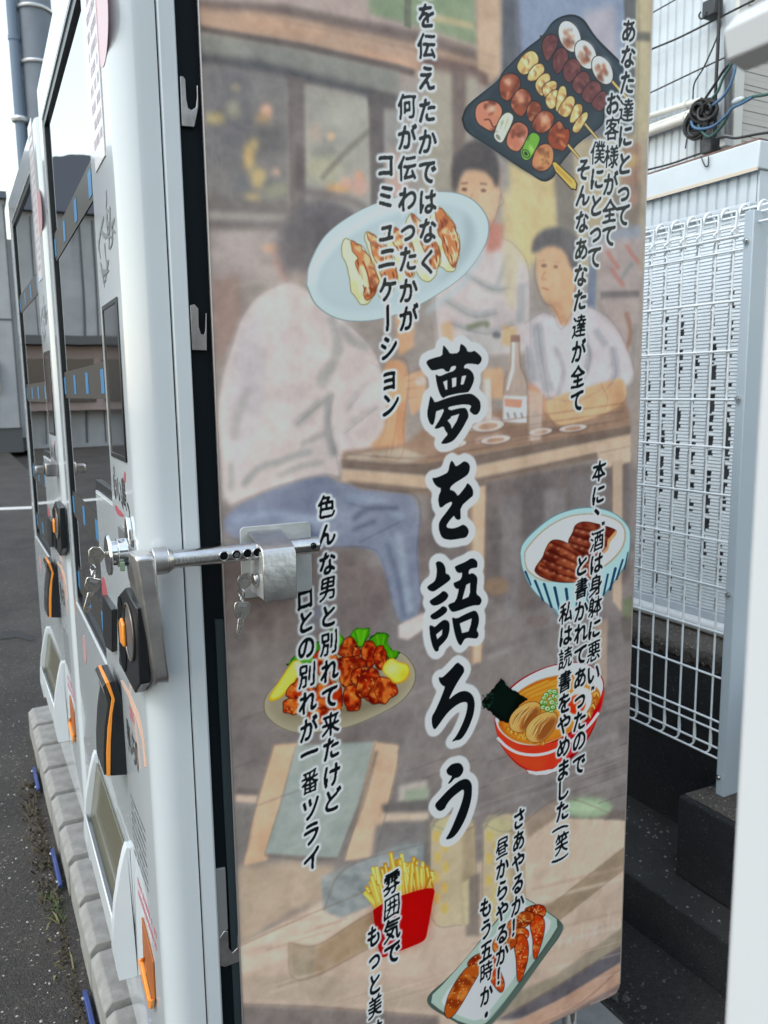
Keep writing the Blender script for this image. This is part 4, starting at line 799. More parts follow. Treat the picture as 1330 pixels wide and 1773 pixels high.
# ------------------------------------------------------------------ lettering on the panel
_fz = (zone > 0)[..., None]; art = np.where(_fz, (art - 128) * 1.14 + 122, art)
ink = np.zeros((NV, NU)); lab = np.zeros((NV, NU), np.int16); CUR = [0]
GN = 120                                           # glyph raster size
_glyph = {}
def glyph(ch):
    """even-odd raster of one character of the built-in font, with the em square mapped to the raster"""
    if ch in _glyph: return _glyph[ch]
    cu = bpy.data.curves.new('glyph', 'FONT'); cu.body = ch; cu.size = 1.0
    ob = bpy.data.objects.new('glyph', cu); C.objects.link(ob)
    dg = bpy.context.evaluated_depsgraph_get(); me = ob.evaluated_get(dg).to_mesh()
    m = np.zeros((GN, GN))
    if len(me.vertices):
        co = np.array([v.co[:2] for v in me.vertices]); cnt = {}
        for p in me.polygons:
            vs = list(p.vertices)
            for a, b in zip(vs, vs[1:] + vs[:1]):
                k = (min(a, b), max(a, b)); cnt[k] = cnt.get(k, 0) + 1
        edges = [k for k, c in cnt.items() if c == 1]
        adv = 0.5 * (co[:, 0].min() + co[:, 0].max())
        ex = 0.0 if ord(ch) > 255 else adv - .5
        g = np.stack([(co[:, 0] - ex) * GN, (co[:, 1] + 0.14) * GN], 1)
        if ord(ch) > 255:
            g[:, 0] = (co[:, 0] / 1.0) * GN
        par = np.zeros((GN * 2, GN + 1), int)
        for a, b in edges:
            (xa, ya), (xb, yb) = g[a], g[b]; ya *= 2; yb *= 2
            if ya == yb: continue
            if ya > yb: xa, ya, xb, yb = xb, yb, xa, ya
            rows = np.arange(max(0, math.ceil(ya)), min(2 * GN, math.ceil(yb)))
            if len(rows) == 0: continue
            xs = np.clip(np.ceil(xa + (rows - ya) / (yb - ya) * (xb - xa)), 0, GN).astype(int)
            np.add.at(par, (rows, xs), 1)
        f = (np.cumsum(par, 1)[:, :GN] % 2).astype(float)
        m = f.reshape(GN, 2, GN).mean(1)
    ob.to_mesh_clear() if hasattr(ob, 'to_mesh_clear') else None
    bpy.data.objects.remove(ob); bpy.data.curves.remove(cu)
    _glyph[ch] = m
    return m

def fit(m):
    ys, xs = np.where(m > .5)
    return (xs.min(), xs.max() + 1, ys.min(), ys.max() + 1) if len(xs) else (0, GN, 0, GN)

def put(ch, px, py, w, h, rot=0, weight=0.0, hw=4.2, seed=0, flip=False):
    """one brush-like character centred on a photo point, w by h photo pixels for the em square"""
    m = glyph(ch)
    if rot: m = np.rot90(m, 1 if rot < 0 else -1)
    # brush look: thicker verticals, tapering, wavering stroke edge
    r = np.random.default_rng(seed + ord(ch))
    k = 4; mp = np.pad(m, 12)
    hv = .55 + .45 * noise(*mp.shape, 26, seed + ord(ch))
    th = blur(mp, k)
    dens = m.mean(); thick = blur(mp, 3) > np.maximum(.085, 0.205 - weight - .16 * hv + max(0, dens - .19) * 1.5)
    mm = blur(thick.astype(float), 2)
    n = mm.shape[0]; half = n / 2 / GN
    c = to_grid([(px, py), (px + w / 2, py), (px, py - h / 2)])
    gw, gh = abs(c[1, 0] - c[0, 0]) * 2 * n / GN, abs(c[2, 1] - c[0, 1]) * 2 * n / GN
    cx, cy = c[0]
    r0, r1 = int(cy - gh * .62), int(cy + gh * .62) + 1; c0, c1 = int(cx - gw * .6), int(cx + gw * .6) + 1
    r0, r1, c0, c1 = max(r0, 0), min(r1, NV), max(c0, 0), min(c1, NU)
    if r1 <= r0 or c1 <= c0: return
    yy, xx = np.mgrid[r0:r1, c0:c1].astype(float)
    u = (xx - cx) / gw; v = (yy - cy) / gh
    v2 = v - .17 * u; u2 = u - .06 * v + .012 * np.sin(v * 9 + seed); v2 = v2 + .012 * np.sin(u * 8 + seed * 1.7)
    gx = (u2 + .5) * n - .5; gy = (v2 + .5) * n - .5
    x0 = np.clip(np.floor(gx).astype(int), 0, n - 2); y0 = np.clip(np.floor(gy).astype(int), 0, n - 2)
    fx, fy = np.clip(gx - x0, 0, 1), np.clip(gy - y0, 0, 1)
    val = (mm[y0, x0] * (1 - fx) + mm[y0, x0 + 1] * fx) * (1 - fy) + (mm[y0 + 1, x0] * (1 - fx) + mm[y0 + 1, x0 + 1] * fx) * fy
    val[(gx < 0) | (gy < 0) | (gx > n - 1) | (gy > n - 1)] = 0
    val = np.clip((val - .5) * 2.2 + .5, 0, 1)
    ink[r0:r1, c0:c1] = np.maximum(ink[r0:r1, c0:c1], val); lab[r0:r1, c0:c1][val > .4] = CUR[0]

def column(txt, x0, y0, x1, y1, w=29, h=41, ys=None, small=(), seed=0):
    n = len(txt); CUR[0] += 1; w = w * (.93 if w < 29.5 else 1.04); h = h * 1.03
    for i, ch in enumerate(txt):
        t = i / (n - 1) if n > 1 else 0
        x = x0 + (x1 - x0) * t; y = y0 + (y1 - y0) * t
        if ys: y = ys[i]; x = x0 + (x1 - x0) * (y - ys[0]) / (ys[-1] - ys[0])
        if ch == ' ': continue
        if ch == 'ー': put(ch, x, y, w, h * 1.15, 1, .05, seed=seed + i)
        elif ch in '（）': put({'（': '(', '）': ')'}[ch], x, y, w * 1.3, h * .7, -1, .05, seed=seed + i)
        elif ch == '、': put(ch, x + w * .35, y - h * .38, w * 1.2, h * 1.1, 0, .05, seed=seed + i)
        elif ch in '"“”': put('"', x + (w * .4 if i < n / 2 else 0), y + h * .1, w * .7, h * .6, 0, .05, seed=seed + i)
        elif ch in 'っュョ': put(ch, x, y + h * .06, w, h, 0, .04, seed=seed + i)
        else: put(ch, x, y, w, h, 0, .04, seed=seed + i)

column('あなた達にとって', 1088.5, 54, 1078, 373, ys=[54, 99, 144, 192, 236, 284, 329, 373], w=29, h=43, seed=1)
column('お客様が全て', 1061, 180, 1054, 409, ys=[180, 224, 272, 319, 367, 409], w=28, h=42, seed=2)
column('僕にとって', 1035, 265, 1029, 446, ys=[265, 310, 356, 400, 446], w=28, h=42, seed=3)
column('そんなあなた達が全て', 1010, 294, 999, 695, ys=[294, 339, 385, 432, 477, 520, 566, 609, 653, 695], w=27, h=41, seed=4)
column('何を伝えたかではなく', 738, -26, 740.5, 455, ys=[-26, 28.6, 81, 136, 192, 246, 298, 350, 400, 455], w=32, h=46, seed=5)
column('何が伝わったかが', 704, 185, 707, 552, ys=[185, 239, 292, 345, 396, 449, 503, 551], w=32, h=46, seed=6)
column('コミュニケーション', 667, 287, 675, 701, ys=[287, 341, 396, 447, 502, 550, 602, 652, 701], w=32, h=46, seed=7)
column('本に、“酒は身躰に悪い”', 1037, 816, 1026, 1193, ys=[816, 857, 886, 908, 937, 976, 1014, 1051, 1089, 1128, 1167, 1193], w=26, h=37, seed=8)
column('と書かれてあったので', 1007, 980, 1002, 1325, ys=[980, 1019, 1058, 1096, 1135, 1174, 1208, 1248, 1283, 1324], w=26, h=37, seed=9)
column('私は読書をやめました（笑）', 980, 1061.5, 972, 1486, ys=[1061.5, 1101, 1140, 1180, 1218, 1254, 1293, 1333, 1368, 1404, 1433, 1460, 1485], w=26, h=37, seed=10)
column('色んな男と別れて来たけど', 564.5, 878, 575, 1386, ys=[878, 926, 976, 1019, 1067, 1114, 1161, 1207, 1254, 1296, 1343, 1386], w=31, h=42, seed=11)
column('ロとの別れが一番ツライ', 528, 1037, 540, 1487, ys=[1037.5, 1077, 1122, 1170, 1216, 1263, 1305, 1354, 1400, 1444, 1487], w=31, h=42, seed=12)
column('さあやるか！', 898.6, 1418, 895, 1603, ys=[1418, 1456, 1493, 1530, 1567, 1603], w=25, h=36, seed=13)
column('昼からやるか！', 869.4, 1468, 869, 1686, ys=[1468, 1504, 1541, 1578.6, 1617, 1653, 1686], w=25, h=36, seed=14)
column('もう五時か・', 841, 1571, 842, 1757, ys=[1571, 1608.5, 1647, 1683, 1723, 1757], w=25, h=36, seed=15)
column('雰囲気で', 678, 1528.6, 679, 1650, ys=[1528.6, 1570, 1610, 1650], w=30, h=40, seed=16)
column('もっと美味', 647, 1621, 650, 1788, ys=[1621, 1658.6, 1704, 1743, 1788], w=28, h=39, seed=17)

def dilate(m, r):
    out = np.zeros_like(m); ri = int(math.ceil(r))
    for dy in range(-ri, ri + 1):
        ext = r * r - dy * dy
        if ext < 0: continue
        k = int(math.sqrt(ext))
        row = m.copy()                                             # horizontal max by doubling
        s = 1; left = k
        cur = row
        done = 0
        while done < k:
            st = min(max(1, done if done else 1), k - done)
            nxt = cur.copy(); nxt[:, st:] = np.maximum(nxt[:, st:], cur[:, :-st]); nxt[:, :-st] = np.maximum(nxt[:, :-st], cur[:, st:]); cur = nxt; done += st
        if dy == 0: out = np.maximum(out, cur)
        elif dy > 0: out[dy:] = np.maximum(out[dy:], cur[:-dy])
        else: out[:dy] = np.maximum(out[:dy], cur[-dy:])
    return out
halo = np.zeros((NV, NU))
def add_halo(k, r):
    ys, xs = np.nonzero(lab == k)
    if len(ys) == 0: return
    p = int(r) + 4; a0, a1, b0, b1 = max(ys.min() - p, 0), min(ys.max() + p, NV), max(xs.min() - p, 0), min(xs.max() + p, NU)
    sub = (lab[a0:a1, b0:b1] == k); m = dilate(np.where(sub, ink[a0:a1, b0:b1], 0), r)
    if r > 8: m = (blur(m, 2) > .5).astype(float)
    m = blur(m, 1)
    halo[a0:a1, b0:b1] = np.maximum(halo[a0:a1, b0:b1], m)
    z = zone[a0:a1, b0:b1]; z[(m > .5)] = 30 + k
ncol = CUR[0]
for k in range(1, ncol + 1): add_halo(k, 3.7)

# the five large brush characters
B1 = Zm(715, 570, .12407); B2 = Zm(715, 775, .11278); B3 = Zm(715, 940, .11565); B4 = Zm(715, 1125, .11278); B5 = Zm(715, 1295, .11278)
big = np.zeros((NV, NU))
def BG(zm, pts, on=True, sm=1):
    g = to_grid(zm(pts))
    g = smooth_loop(g, sm) if sm else g
    r0, c0, m = fill(g); h, w = m.shape
    ids = {id(B1): 1, id(B2): 2, id(B3): 3, id(B4): 4, id(B5): 5}
    if on: lab[r0:r0 + h, c0:c0 + w][m > .4] = ncol + ids[id(zm)]
    s = big[r0:r0 + h, c0:c0 + w]; big[r0:r0 + h, c0:c0 + w] = np.maximum(s, m) if on else np.minimum(s, 1 - m)
BG(B1, [(183, 465), (205, 430), (300, 398), (410, 372), (412, 300), (420, 230), (432, 226), (490, 295), (518, 345), (645, 330), (655, 230), (672, 200), (720, 235), (748, 270), (760, 316), (830, 315), (852, 296), (900, 330), (950, 380), (962, 420), (945, 465), (915, 495), (880, 492), (840, 482), (728, 484), (705, 548), (770, 545), (830, 600), (853, 660), (850, 720), (820, 800), (780, 870), (755, 884), (640, 892), (455, 936), (430, 966), (395, 945), (360, 870), (330, 760), (312, 640), (325, 632), (372, 660), (480, 610), (580, 580), (608, 508), (530, 520), (510, 590), (480, 596), (445, 580), (420, 545), (280, 580), (245, 565), (205, 510)])
BG(B1, [(420, 735), (478, 710), (480, 840), (455, 845)], False, 0); BG(B1, [(542, 686), (606, 672), (600, 795), (548, 812)], False, 0); BG(B1, [(682, 655), (742, 646), (705, 768), (665, 775)], False, 0)
BG(B1, [(240, 932), (252, 934), (290, 990), (302, 1026), (460, 965), (600, 925), (760, 898), (820, 900), (880, 940), (935, 1000), (945, 1060), (940, 1130), (900, 1190), (860, 1198), (825, 1180), (782, 1132), (815, 1080), (790, 1055), (700, 1050), (600, 1062), (480, 1090), (515, 1136), (620, 1108), (715, 1092), (750, 1115), (775, 1180), (772, 1236), (745, 1280), (700, 1370), (620, 1490), (560, 1560), (480, 1595), (420, 1602), (388, 1595), (430, 1530), (490, 1465), (450, 1420), (425, 1350), (350, 1388), (310, 1390), (298, 1376), (380, 1250), (445, 1104), (345, 1140), (322, 1142), (310, 1240), (290, 1320), (270, 1342), (235, 1320), (205, 1240), (195, 1170), (215, 1060)])
BG(B1, [(482, 1272), (525, 1240), (530, 1218), (645, 1182), (610, 1280), (542, 1390), (525, 1330)], False, 0)
BG(B2, [(295, 475), (300, 466), (370, 458), (480, 410), (540, 375), (560, 260), (590, 190), (630, 235), (655, 293), (720, 255), (780, 205), (840, 225), (875, 275), (870, 350), (845, 410), (780, 460), (600, 570), (558, 645), (620, 660), (660, 695), (688, 748), (760, 660), (812, 590), (830, 540), (880, 575), (920, 640), (925, 700), (918, 745), (880, 770), (725, 912), (735, 1060), (730, 1095), (700, 1112), (660, 1100), (635, 1060), (626, 1045), (560, 1120), (508, 1200), (530, 1230), (580, 1240), (640, 1235), (700, 1215), (768, 1178), (820, 1205), (855, 1260), (855, 1310), (830, 1360), (800, 1385), (700, 1400), (600, 1418), (520, 1412), (450, 1390), (410, 1310), (392, 1220), (400, 1150), (440, 1080), (520, 980), (602, 865), (592, 830), (560, 840), (500, 870), (450, 915), (425, 922), (402, 908), (382, 770), (440, 626), (380, 610), (320, 550)])
BG(B3, [(338, 310), (350, 282), (390, 272), (430, 285), (470, 330), (490, 390), (490, 460), (530, 468), (560, 510), (562, 548), (500, 600), (400, 670), (320, 725), (280, 728), (230, 705), (208, 665), (230, 635), (320, 580), (345, 520), (355, 440), (352, 360)])
BG(B3, [(245, 865), (330, 810), (410, 755), (445, 716), (490, 728), (530, 770), (525, 815), (480, 870), (390, 925), (320, 942), (280, 930), (255, 900)]); BG(B3, [(252, 1085), (330, 1035), (400, 985), (440, 943), (490, 955), (518, 995), (500, 1040), (440, 1090), (360, 1140), (305, 1150), (270, 1130)])
BG(B3, [(240, 1240), (270, 1232), (310, 1248), (325, 1262), (400, 1190), (460, 1148), (510, 1155), (545, 1190), (552, 1260), (540, 1350), (510, 1430), (450, 1500), (385, 1560), (388, 1610), (350, 1632), (320, 1612), (285, 1530), (255, 1400)]); BG(B3, [(345, 1372), (440, 1295), (432, 1375), (365, 1440)], False, 0)
BG(B3, [(625, 350), (720, 310), (800, 275), (870, 225), (930, 240), (968, 290), (965, 345), (955, 372), (900, 375), (838, 398), (830, 475), (890, 445), (950, 490), (968, 540), (955, 660), (948, 765), (1000, 800), (1030, 850), (1020, 900), (990, 935), (920, 932), (820, 960), (700, 1010), (600, 1036), (560, 1015), (518, 930), (560, 905), (640, 878), (690, 685), (655, 692), (620, 660), (600, 600), (650, 580), (722, 545), (740, 438), (690, 455), (650, 430), (626, 380)]); BG(B3, [(798, 628), (855, 598), (852, 740), (830, 808), (738, 845)], False, 0)
BG(B3, [(582, 1130), (595, 1112), (655, 1135), (760, 1075), (850, 1035), (925, 1005), (970, 1050), (992, 1130), (980, 1230), (950, 1310), (980, 1340), (982, 1395), (955, 1432), (900, 1430), (820, 1420), (770, 1440), (745, 1490), (715, 1540), (680, 1515), (640, 1420), (610, 1300)]); BG(B3, [(700, 1205), (878, 1130), (865, 1220), (830, 1325), (735, 1348)], False, 0)
BG(B4, [(390, 430), (410, 416), (440, 428), (480, 400), (600, 280), (680, 184), (740, 230), (780, 265), (788, 330), (770, 365), (700, 470), (620, 610), (542, 775), (620, 700), (720, 640), (800, 628), (870, 650), (925, 710), (948, 800), (945, 900), (925, 1010), (870, 1160), (810, 1280), (750, 1360), (710, 1385), (660, 1390), (605, 1412), (598, 1400), (660, 1330), (730, 1200), (790, 1060), (825, 940), (838, 830), (815, 800), (740, 808), (650, 860), (540, 955), (460, 1060), (390, 1160), (340, 1222), (315, 1215), (290, 1150), (284, 1030), (340, 940), (420, 760), (495, 562), (465, 560), (410, 505)])
BG(B5, [(508, 350), (530, 310), (580, 255), (640, 232), (710, 226), (755, 260), (778, 320), (765, 380), (720, 440), (680, 458), (640, 462), (590, 525), (555, 550), (532, 546), (570, 490), (602, 430), (570, 425), (530, 405)])
BG(B5, [(328, 870), (420, 770), (540, 640), (680, 520), (760, 480), (820, 470), (870, 495), (905, 560), (908, 660), (895, 790), (860, 930), (800, 1100), (700, 1280), (620, 1370), (560, 1398), (515, 1405), (502, 1390), (560, 1300), (640, 1120), (720, 920), (765, 780), (785, 670), (768, 632), (700, 680), (600, 760), (520, 860), (490, 930), (440, 965), (400, 968), (365, 945)])
ink = np.maximum(ink, big)
for k in range(ncol + 1, ncol + 6): add_halo(k, 12.5)
art = art * (1 - halo[..., None]) + np.array([214, 221, 222]) * halo[..., None]
art = art * (1 - ink[..., None]) + np.array([9, 14, 18]) * ink[..., None]

# rounded lower corners of the sheet
keep = np.ones((NV - 1, NU - 1), bool)
rc_ = 0.018
for side_ in (0, 1):
    for j in range(int(rc_ / DV) + 1):
        dz = rc_ - (j + .5) * DV
        if dz <= 0: continue
        n = int((rc_ - math.sqrt(max(0, rc_ ** 2 - dz ** 2))) / DU)
        if n > 0:
            if side_: keep[j, -n:] = False
            else: keep[j, :n] = False

albedo = np.clip(lin(np.clip(art, 0, 255)) * 1.20, 0, .72)

def panel_piece(name, sel, parent, mat, y=0.9996):
    """mesh made of the grid cells picked by sel (a bool per cell), with the picture stored per vertex"""
    idx = np.full(NV * NU, -1, np.int64)
    rr, cc = np.nonzero(sel)
    a = rr * NU + cc; quads = np.stack([a, a + 1, a + NU + 1, a + NU], 1)
    used = np.unique(quads); idx[used] = np.arange(len(used))
    co = np.empty((len(used), 3), np.float32)
    co[:, 0] = PX0 + (used % NU) * DU; co[:, 1] = y; co[:, 2] = PZ0 + (used // NU) * DV
    q = idx[quads].astype(np.int32).ravel()
    me = bpy.data.meshes.new(name); me.vertices.add(len(used)); me.vertices.foreach_set('co', co.ravel())
    me.loops.add(len(q)); me.loops.foreach_set('vertex_index', q)
    me.polygons.add(len(quads)); me.polygons.foreach_set('loop_start', np.arange(0, len(q), 4, dtype=np.int32))
    try: me.polygons.foreach_set('loop_total', np.full(len(quads), 4, np.int32))
    except Exception: pass
    me.update(calc_edges=True)
    ca = me.color_attributes.new('print', 'FLOAT_COLOR', 'POINT')
    col = np.ones((len(used), 4), np.float32); col[:, :3] = albedo.reshape(-1, 3)[used]
    ca.data.foreach_set('color', col.ravel())
    me.materials.append(mat)
    return link(name, me, parent, smooth=0)
# ------------------------------------------------------------------ materials
white = pbr('white_enamel', (.56, .605, .63), .15, 0, .6, .012, 5, .045, 3)
white2 = pbr('white_plastic', (.66, .70, .72), .28, 0, .2, .01, 30, 0)
black = pbr('black_plastic', (.008, .010, .013), .32, 0, .1, .02, 120)
blackm = pbr('black_cavity', (.003, .006, .009), .6, spec=.12)
dark_board = pbr('display_backing', (.07, .075, .08), .5)
darkband = pbr('display_rail', (.045, .042, .038), .35)
pinkish = pbr('product_card', (.23, .17, .16), .5, 0, 0, 0, 0, .35, 9, dirt=(.10, .085, .085))
bluetag = pbr('blue_tag', (.05, .22, .46), .3)
orange = pbr('orange_plastic', (.86, .30, .04), .35, 0, .2)
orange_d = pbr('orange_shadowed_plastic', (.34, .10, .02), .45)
redst = pbr('red_sticker', (.52, .10, .12), .3, 0, .3)
pinkst = pbr('pink_sticker', (.62, .36, .37), .3, 0, .3)
peach = pbr('peach_sticker', (.80, .55, .44), .3, 0, .3)
inkm = pbr('black_ink', (.02, .02, .022), .4)
greyink = pbr('grey_ink', (.16, .17, .18), .5)
redink = pbr('red_ink', (.55, .16, .2), .5)
steel = pbr('brushed_steel', (.64, .64, .63), .20, 1, 0, .05, 260, .18, 30, aniso=(1, 1, .06))
cast = pbr('cast_steel', (.60, .59, .58), .34, 1, 0, .08, 90, .22, 24)
plate_m = pbr('zinc_plate', (.52, .54, .54), .5, .5, 0, .05, 200, .12, 20)
chrome = pbr('chrome', (.80, .81, .82), .10, 1, 0, .02, 70)
keym = pbr('key_nickel', (.66, .64, .60), .28, 1, 0, .06, 120, .2, 60)
bracket_m = pbr('zinc_bracket', (.36, .345, .345), .3, .85, 0, .05, 60, .3, 30)
trimgrey = pbr('grey_trim', (.22, .23, .235), .35, .4)
olive = None
def glassmat(name, tint, refl=1.0, wave=0.0, alpha=0.9, wscale=6.0, rough=0.0, ior=1.5, surf=1.0):
    m = bpy.data.materials.new(name); m.use_nodes = True; nt = m.node_tree; nt.nodes.clear()
    out = nt.nodes.new('ShaderNodeOutputMaterial'); mix = nt.nodes.new('ShaderNodeMixShader'); tr = nt.nodes.new('ShaderNodeBsdfTransparent'); gl = nt.nodes.new('ShaderNodeBsdfGlossy')
    fr = nt.nodes.new('ShaderNodeFresnel'); fr.inputs['IOR'].default_value = ior
    tr.inputs['Color'].default_value = (*tint, 1); gl.inputs['Roughness'].default_value = rough
    if wave > 0:
        tc = nt.nodes.new('ShaderNodeTexCoord'); n = nt.nodes.new('ShaderNodeTexNoise'); n.inputs['Scale'].default_value = wscale; n.inputs['Detail'].default_value = 1
        bp = nt.nodes.new('ShaderNodeBump'); bp.inputs['Strength'].default_value = wave; bp.inputs['Distance'].default_value = .02
        nt.links.new(tc.outputs['Object'], n.inputs['Vector']); nt.links.new(n.outputs['Fac'], bp.inputs['Height']); nt.links.new(bp.outputs[0], gl.inputs['Normal']); nt.links.new(bp.outputs[0], fr.inputs['Normal'])
    # several panes: reflectance of a stack of n surfaces
    a1 = nt.nodes.new('ShaderNodeMath'); a1.operation = 'MULTIPLY'; a1.inputs[1].default_value = surf
    a2 = nt.nodes.new('ShaderNodeMath'); a2.operation = 'MULTIPLY_ADD'; a2.inputs[1].default_value = surf - 1; a2.inputs[2].default_value = 1
    a3 = nt.nodes.new('ShaderNodeMath'); a3.operation = 'DIVIDE'
    nt.links.new(fr.outputs[0], a1.inputs[0]); nt.links.new(fr.outputs[0], a2.inputs[0]); nt.links.new(a1.outputs[0], a3.inputs[0]); nt.links.new(a2.outputs[0], a3.inputs[1])
    nt.links.new(a3.outputs[0], mix.inputs['Fac']); nt.links.new(tr.outputs[0], mix.inputs[1]); nt.links.new(gl.outputs[0], mix.inputs[2]); nt.links.new(mix.outputs[0], out.inputs[0])
    return m
glass = glassmat('display_glass', (.90, .93, .95), wave=.07, wscale=2.4, ior=1.5, surf=4.0)
glass_s = glassmat('small_window_glass', (.75, .78, .80), wave=.03, wscale=4)
flapglass = pbr('smoked_flap', (.20, .19, .13), .12, 0, .3, .01, 6)
flapglass.node_tree.nodes['Principled BSDF'].inputs['Alpha'].default_value = .62

def print_mat():
    m = bpy.data.materials.new('printed_film'); m.use_nodes = True; nt = m.node_tree; b = nt.nodes['Principled BSDF']
    at = nt.nodes.new('ShaderNodeVertexColor'); at.layer_name = 'print'; nt.links.new(at.outputs['Color'], b.inputs['Base Color'])
    b.inputs['Roughness'].default_value = .30; b.inputs['Coat Weight'].default_value = .5; b.inputs['Specular IOR Level'].default_value = .1; b.inputs['Coat Roughness'].default_value = .07; b.inputs['Coat IOR'].default_value = 1.5
    tc = nt.nodes.new('ShaderNodeTexCoord'); n = nt.nodes.new('ShaderNodeTexNoise'); n.inputs['Scale'].default_value = 150; n.inputs['Detail'].default_value = 3
    n2 = nt.nodes.new('ShaderNodeTexNoise'); n2.inputs['Scale'].default_value = 3.0; n2.inputs['Detail'].default_value = 1
    bp = nt.nodes.new('ShaderNodeBump'); bp.inputs['Strength'].default_value = .10; bp.inputs['Distance'].default_value = .002
    bp2 = nt.nodes.new('ShaderNodeBump'); bp2.inputs['Strength'].default_value = .12; bp2.inputs['Distance'].default_value = .03
    nt.links.new(tc.outputs['Object'], n.inputs['Vector']); nt.links.new(n.outputs['Fac'], bp.inputs['Height'])
    nt.links.new(tc.outputs['Object'], n2.inputs['Vector']); nt.links.new(n2.outputs['Fac'], bp2.inputs['Height']); nt.links.new(bp2.outputs[0], bp.inputs['Normal'])
    nt.links.new(bp.outputs[0], b.inputs['Coat Normal'])
    return m
film = print_mat()

def asphalt_mat(name, c0, c1, speck=.012, scale=1.0):
    m = bpy.data.materials.new(name); m.use_nodes = True; nt = m.node_tree; b = nt.nodes['Principled BSDF']; b.inputs['Roughness'].default_value = .85
    tc = nt.nodes.new('ShaderNodeTexCoord')
    n = nt.nodes.new('ShaderNodeTexNoise'); n.inputs['Scale'].default_value = 1.6 * scale; n.inputs['Detail'].default_value = 8; n.inputs['Roughness'].default_value = .7
    r = nt.nodes.new('ShaderNodeValToRGB'); r.color_ramp.elements[0].color = (*c0, 1); r.color_ramp.elements[0].position = .32; r.color_ramp.elements[1].color = (*c1, 1); r.color_ramp.elements[1].position = .7
    nt.links.new(tc.outputs['Object'], n.inputs['Vector']); nt.links.new(n.outputs['Fac'], r.inputs['Fac'])
    v = nt.nodes.new('ShaderNodeTexVoronoi'); v.inputs['Scale'].default_value = 210 * scale
    nt.links.new(tc.outputs['Object'], v.inputs['Vector'])
    r2 = nt.nodes.new('ShaderNodeValToRGB'); r2.color_ramp.interpolation = 'LINEAR'
    sp = nt.nodes.new('ShaderNodeSeparateColor'); nt.links.new(v.outputs['Color'], sp.inputs[0])
    r2.color_ramp.elements[0].position = 0; r2.color_ramp.elements[0].color = (.55, .55, .55, 1); r2.color_ramp.elements[1].position = .9; r2.color_ramp.elements[1].color = (1.25, 1.2, 1.15, 1)
    e = r2.color_ramp.elements.new(.985); e.color = (1.9, 1.8, 1.7, 1); e = r2.color_ramp.elements.new(.995); e.color = (5.5, 5.3, 5.0, 1)
    nt.links.new(sp.outputs[0], r2.inputs['Fac'])
    mx = nt.nodes.new('ShaderNodeMix'); mx.data_type = 'RGBA'; mx.blend_type = 'MULTIPLY'; mx.inputs[0].default_value = 1
    nt.links.new(r.outputs[0], mx.inputs[6]); nt.links.new(r2.outputs[0], mx.inputs[7]); nt.links.new(mx.outputs[2], b.inputs['Base Color'])
    bp = nt.nodes.new('ShaderNodeBump'); bp.inputs['Strength'].default_value = .6; bp.inputs['Distance'].default_value = .004
    nt.links.new(v.outputs['Distance'], bp.inputs['Height']); nt.links.new(bp.outputs[0], b.inputs['Normal'])
    return m
asphalt = asphalt_mat('asphalt', (.017, .0152, .0135), (.054, .049, .044))
damp = asphalt_mat('damp_ground', (.009, .0085, .008), (.026, .024, .021))
concrete_d = asphalt_mat('dark_concrete', (.004, .0055, .008), (.030, .032, .034), scale=1.7)
concrete_b = pbr('block_concrete', (.26, .255, .24), .85, 0, 0, .12, 200, .22, 30, dirt=(.19, .185, .172))
concrete_m = asphalt_mat('weathered_concrete', (.055, .047, .039), (.125, .11, .094), scale=1.5)
concrete_p = pbr('pad_concrete', (.24, .235, .22), .85, 0, 0, .3, 80, .25, 12)
corr = pbr('white_painted_steel', (.55, .61, .655), .38, 0, .1, .02, 30, .08, 3, dirt=(.49, .53, .56))
louvre_m = pbr('white_louvre_plastic', (.64, .69, .715), .45, 0, 0, .02, 60, .06, 20)
dark_gap = pbr('dark_gap', (.045, .05, .056), .8)
siding_m = pbr('beige_siding', (.50, .485, .45), .65, 0, 0, .03, 60, .08, 8)
postm = pbr('fence_post_paint', (.47, .54, .59), .40, 0, .1, .01, 20)
wirem = pbr('fence_wire_coating', (.84, .87, .88), .35, 0, .1)
cable_b = pbr('black_cable', (.015, .016, .018), .5)
cable_bl = pbr('blue_cable', (.06, .14, .26), .45)
cable_g = pbr('green_cable', (.025, .09, .075), .45)
pipe_w = pbr('white_pipe', (.62, .62, .58), .4, 0, 0, .02, 30, .15, 12)
rust = pbr('rusty_flashing', (.16, .10, .08), .8, 0, 0, .1, 60, .5, 30)
rustst = pbr('rust_stain', (.58, .50, .40), .6)
pole_m = pbr('pole_grey_paint', (.16, .19, .23), .7, 0, 0, .1, 80, .15, 6)
strap_w = pbr('pole_band', (.60, .62, .64), .4, .6)
blue_m = pbr('blue_paint', (.02, .045, .19), .4, 0, .2, .02, 60, .2, 40)
facade_m = pbr('grey_wall_panel', (.33, .345, .365), .7, 0, 0, .08, 20, .18, 1.2)
roof_m = pbr('dark_roof', (.085, .10, .135), .6)
pinkwall = pbr('rose_wall', (.30, .235, .22), .75, 0, 0, .05, 14, .15, 2)
greyd = pbr('dark_grey_paint', (.07, .075, .082), .5)
linepaint = pbr('white_road_paint', (.55, .54, .51), .8, 0, 0, .1, 120, .25, 40)
weed_m = pbr('dry_grass', (.20, .18, .09), .8); weedg_m = pbr('green_weed', (.06, .085, .03), .8)
stone_m = pbr('pebble', (.38, .37, .35), .85, 0, 0, .1, 200, .4, 300)
# ------------------------------------------------------------------ the near vending machine
XF = 0.165                       # front face
YS = 1.0                         # side plane
FARY = 1.94
ZB, ZT = CAMZ - 1.075, CAMZ + 0.632
vm = thing('vending_machine', 'near white vending machine whose side carries a printed tavern scene with food and brush lettering', 'vending machine', (XF, YS, ZB), 'vending machines side by side')

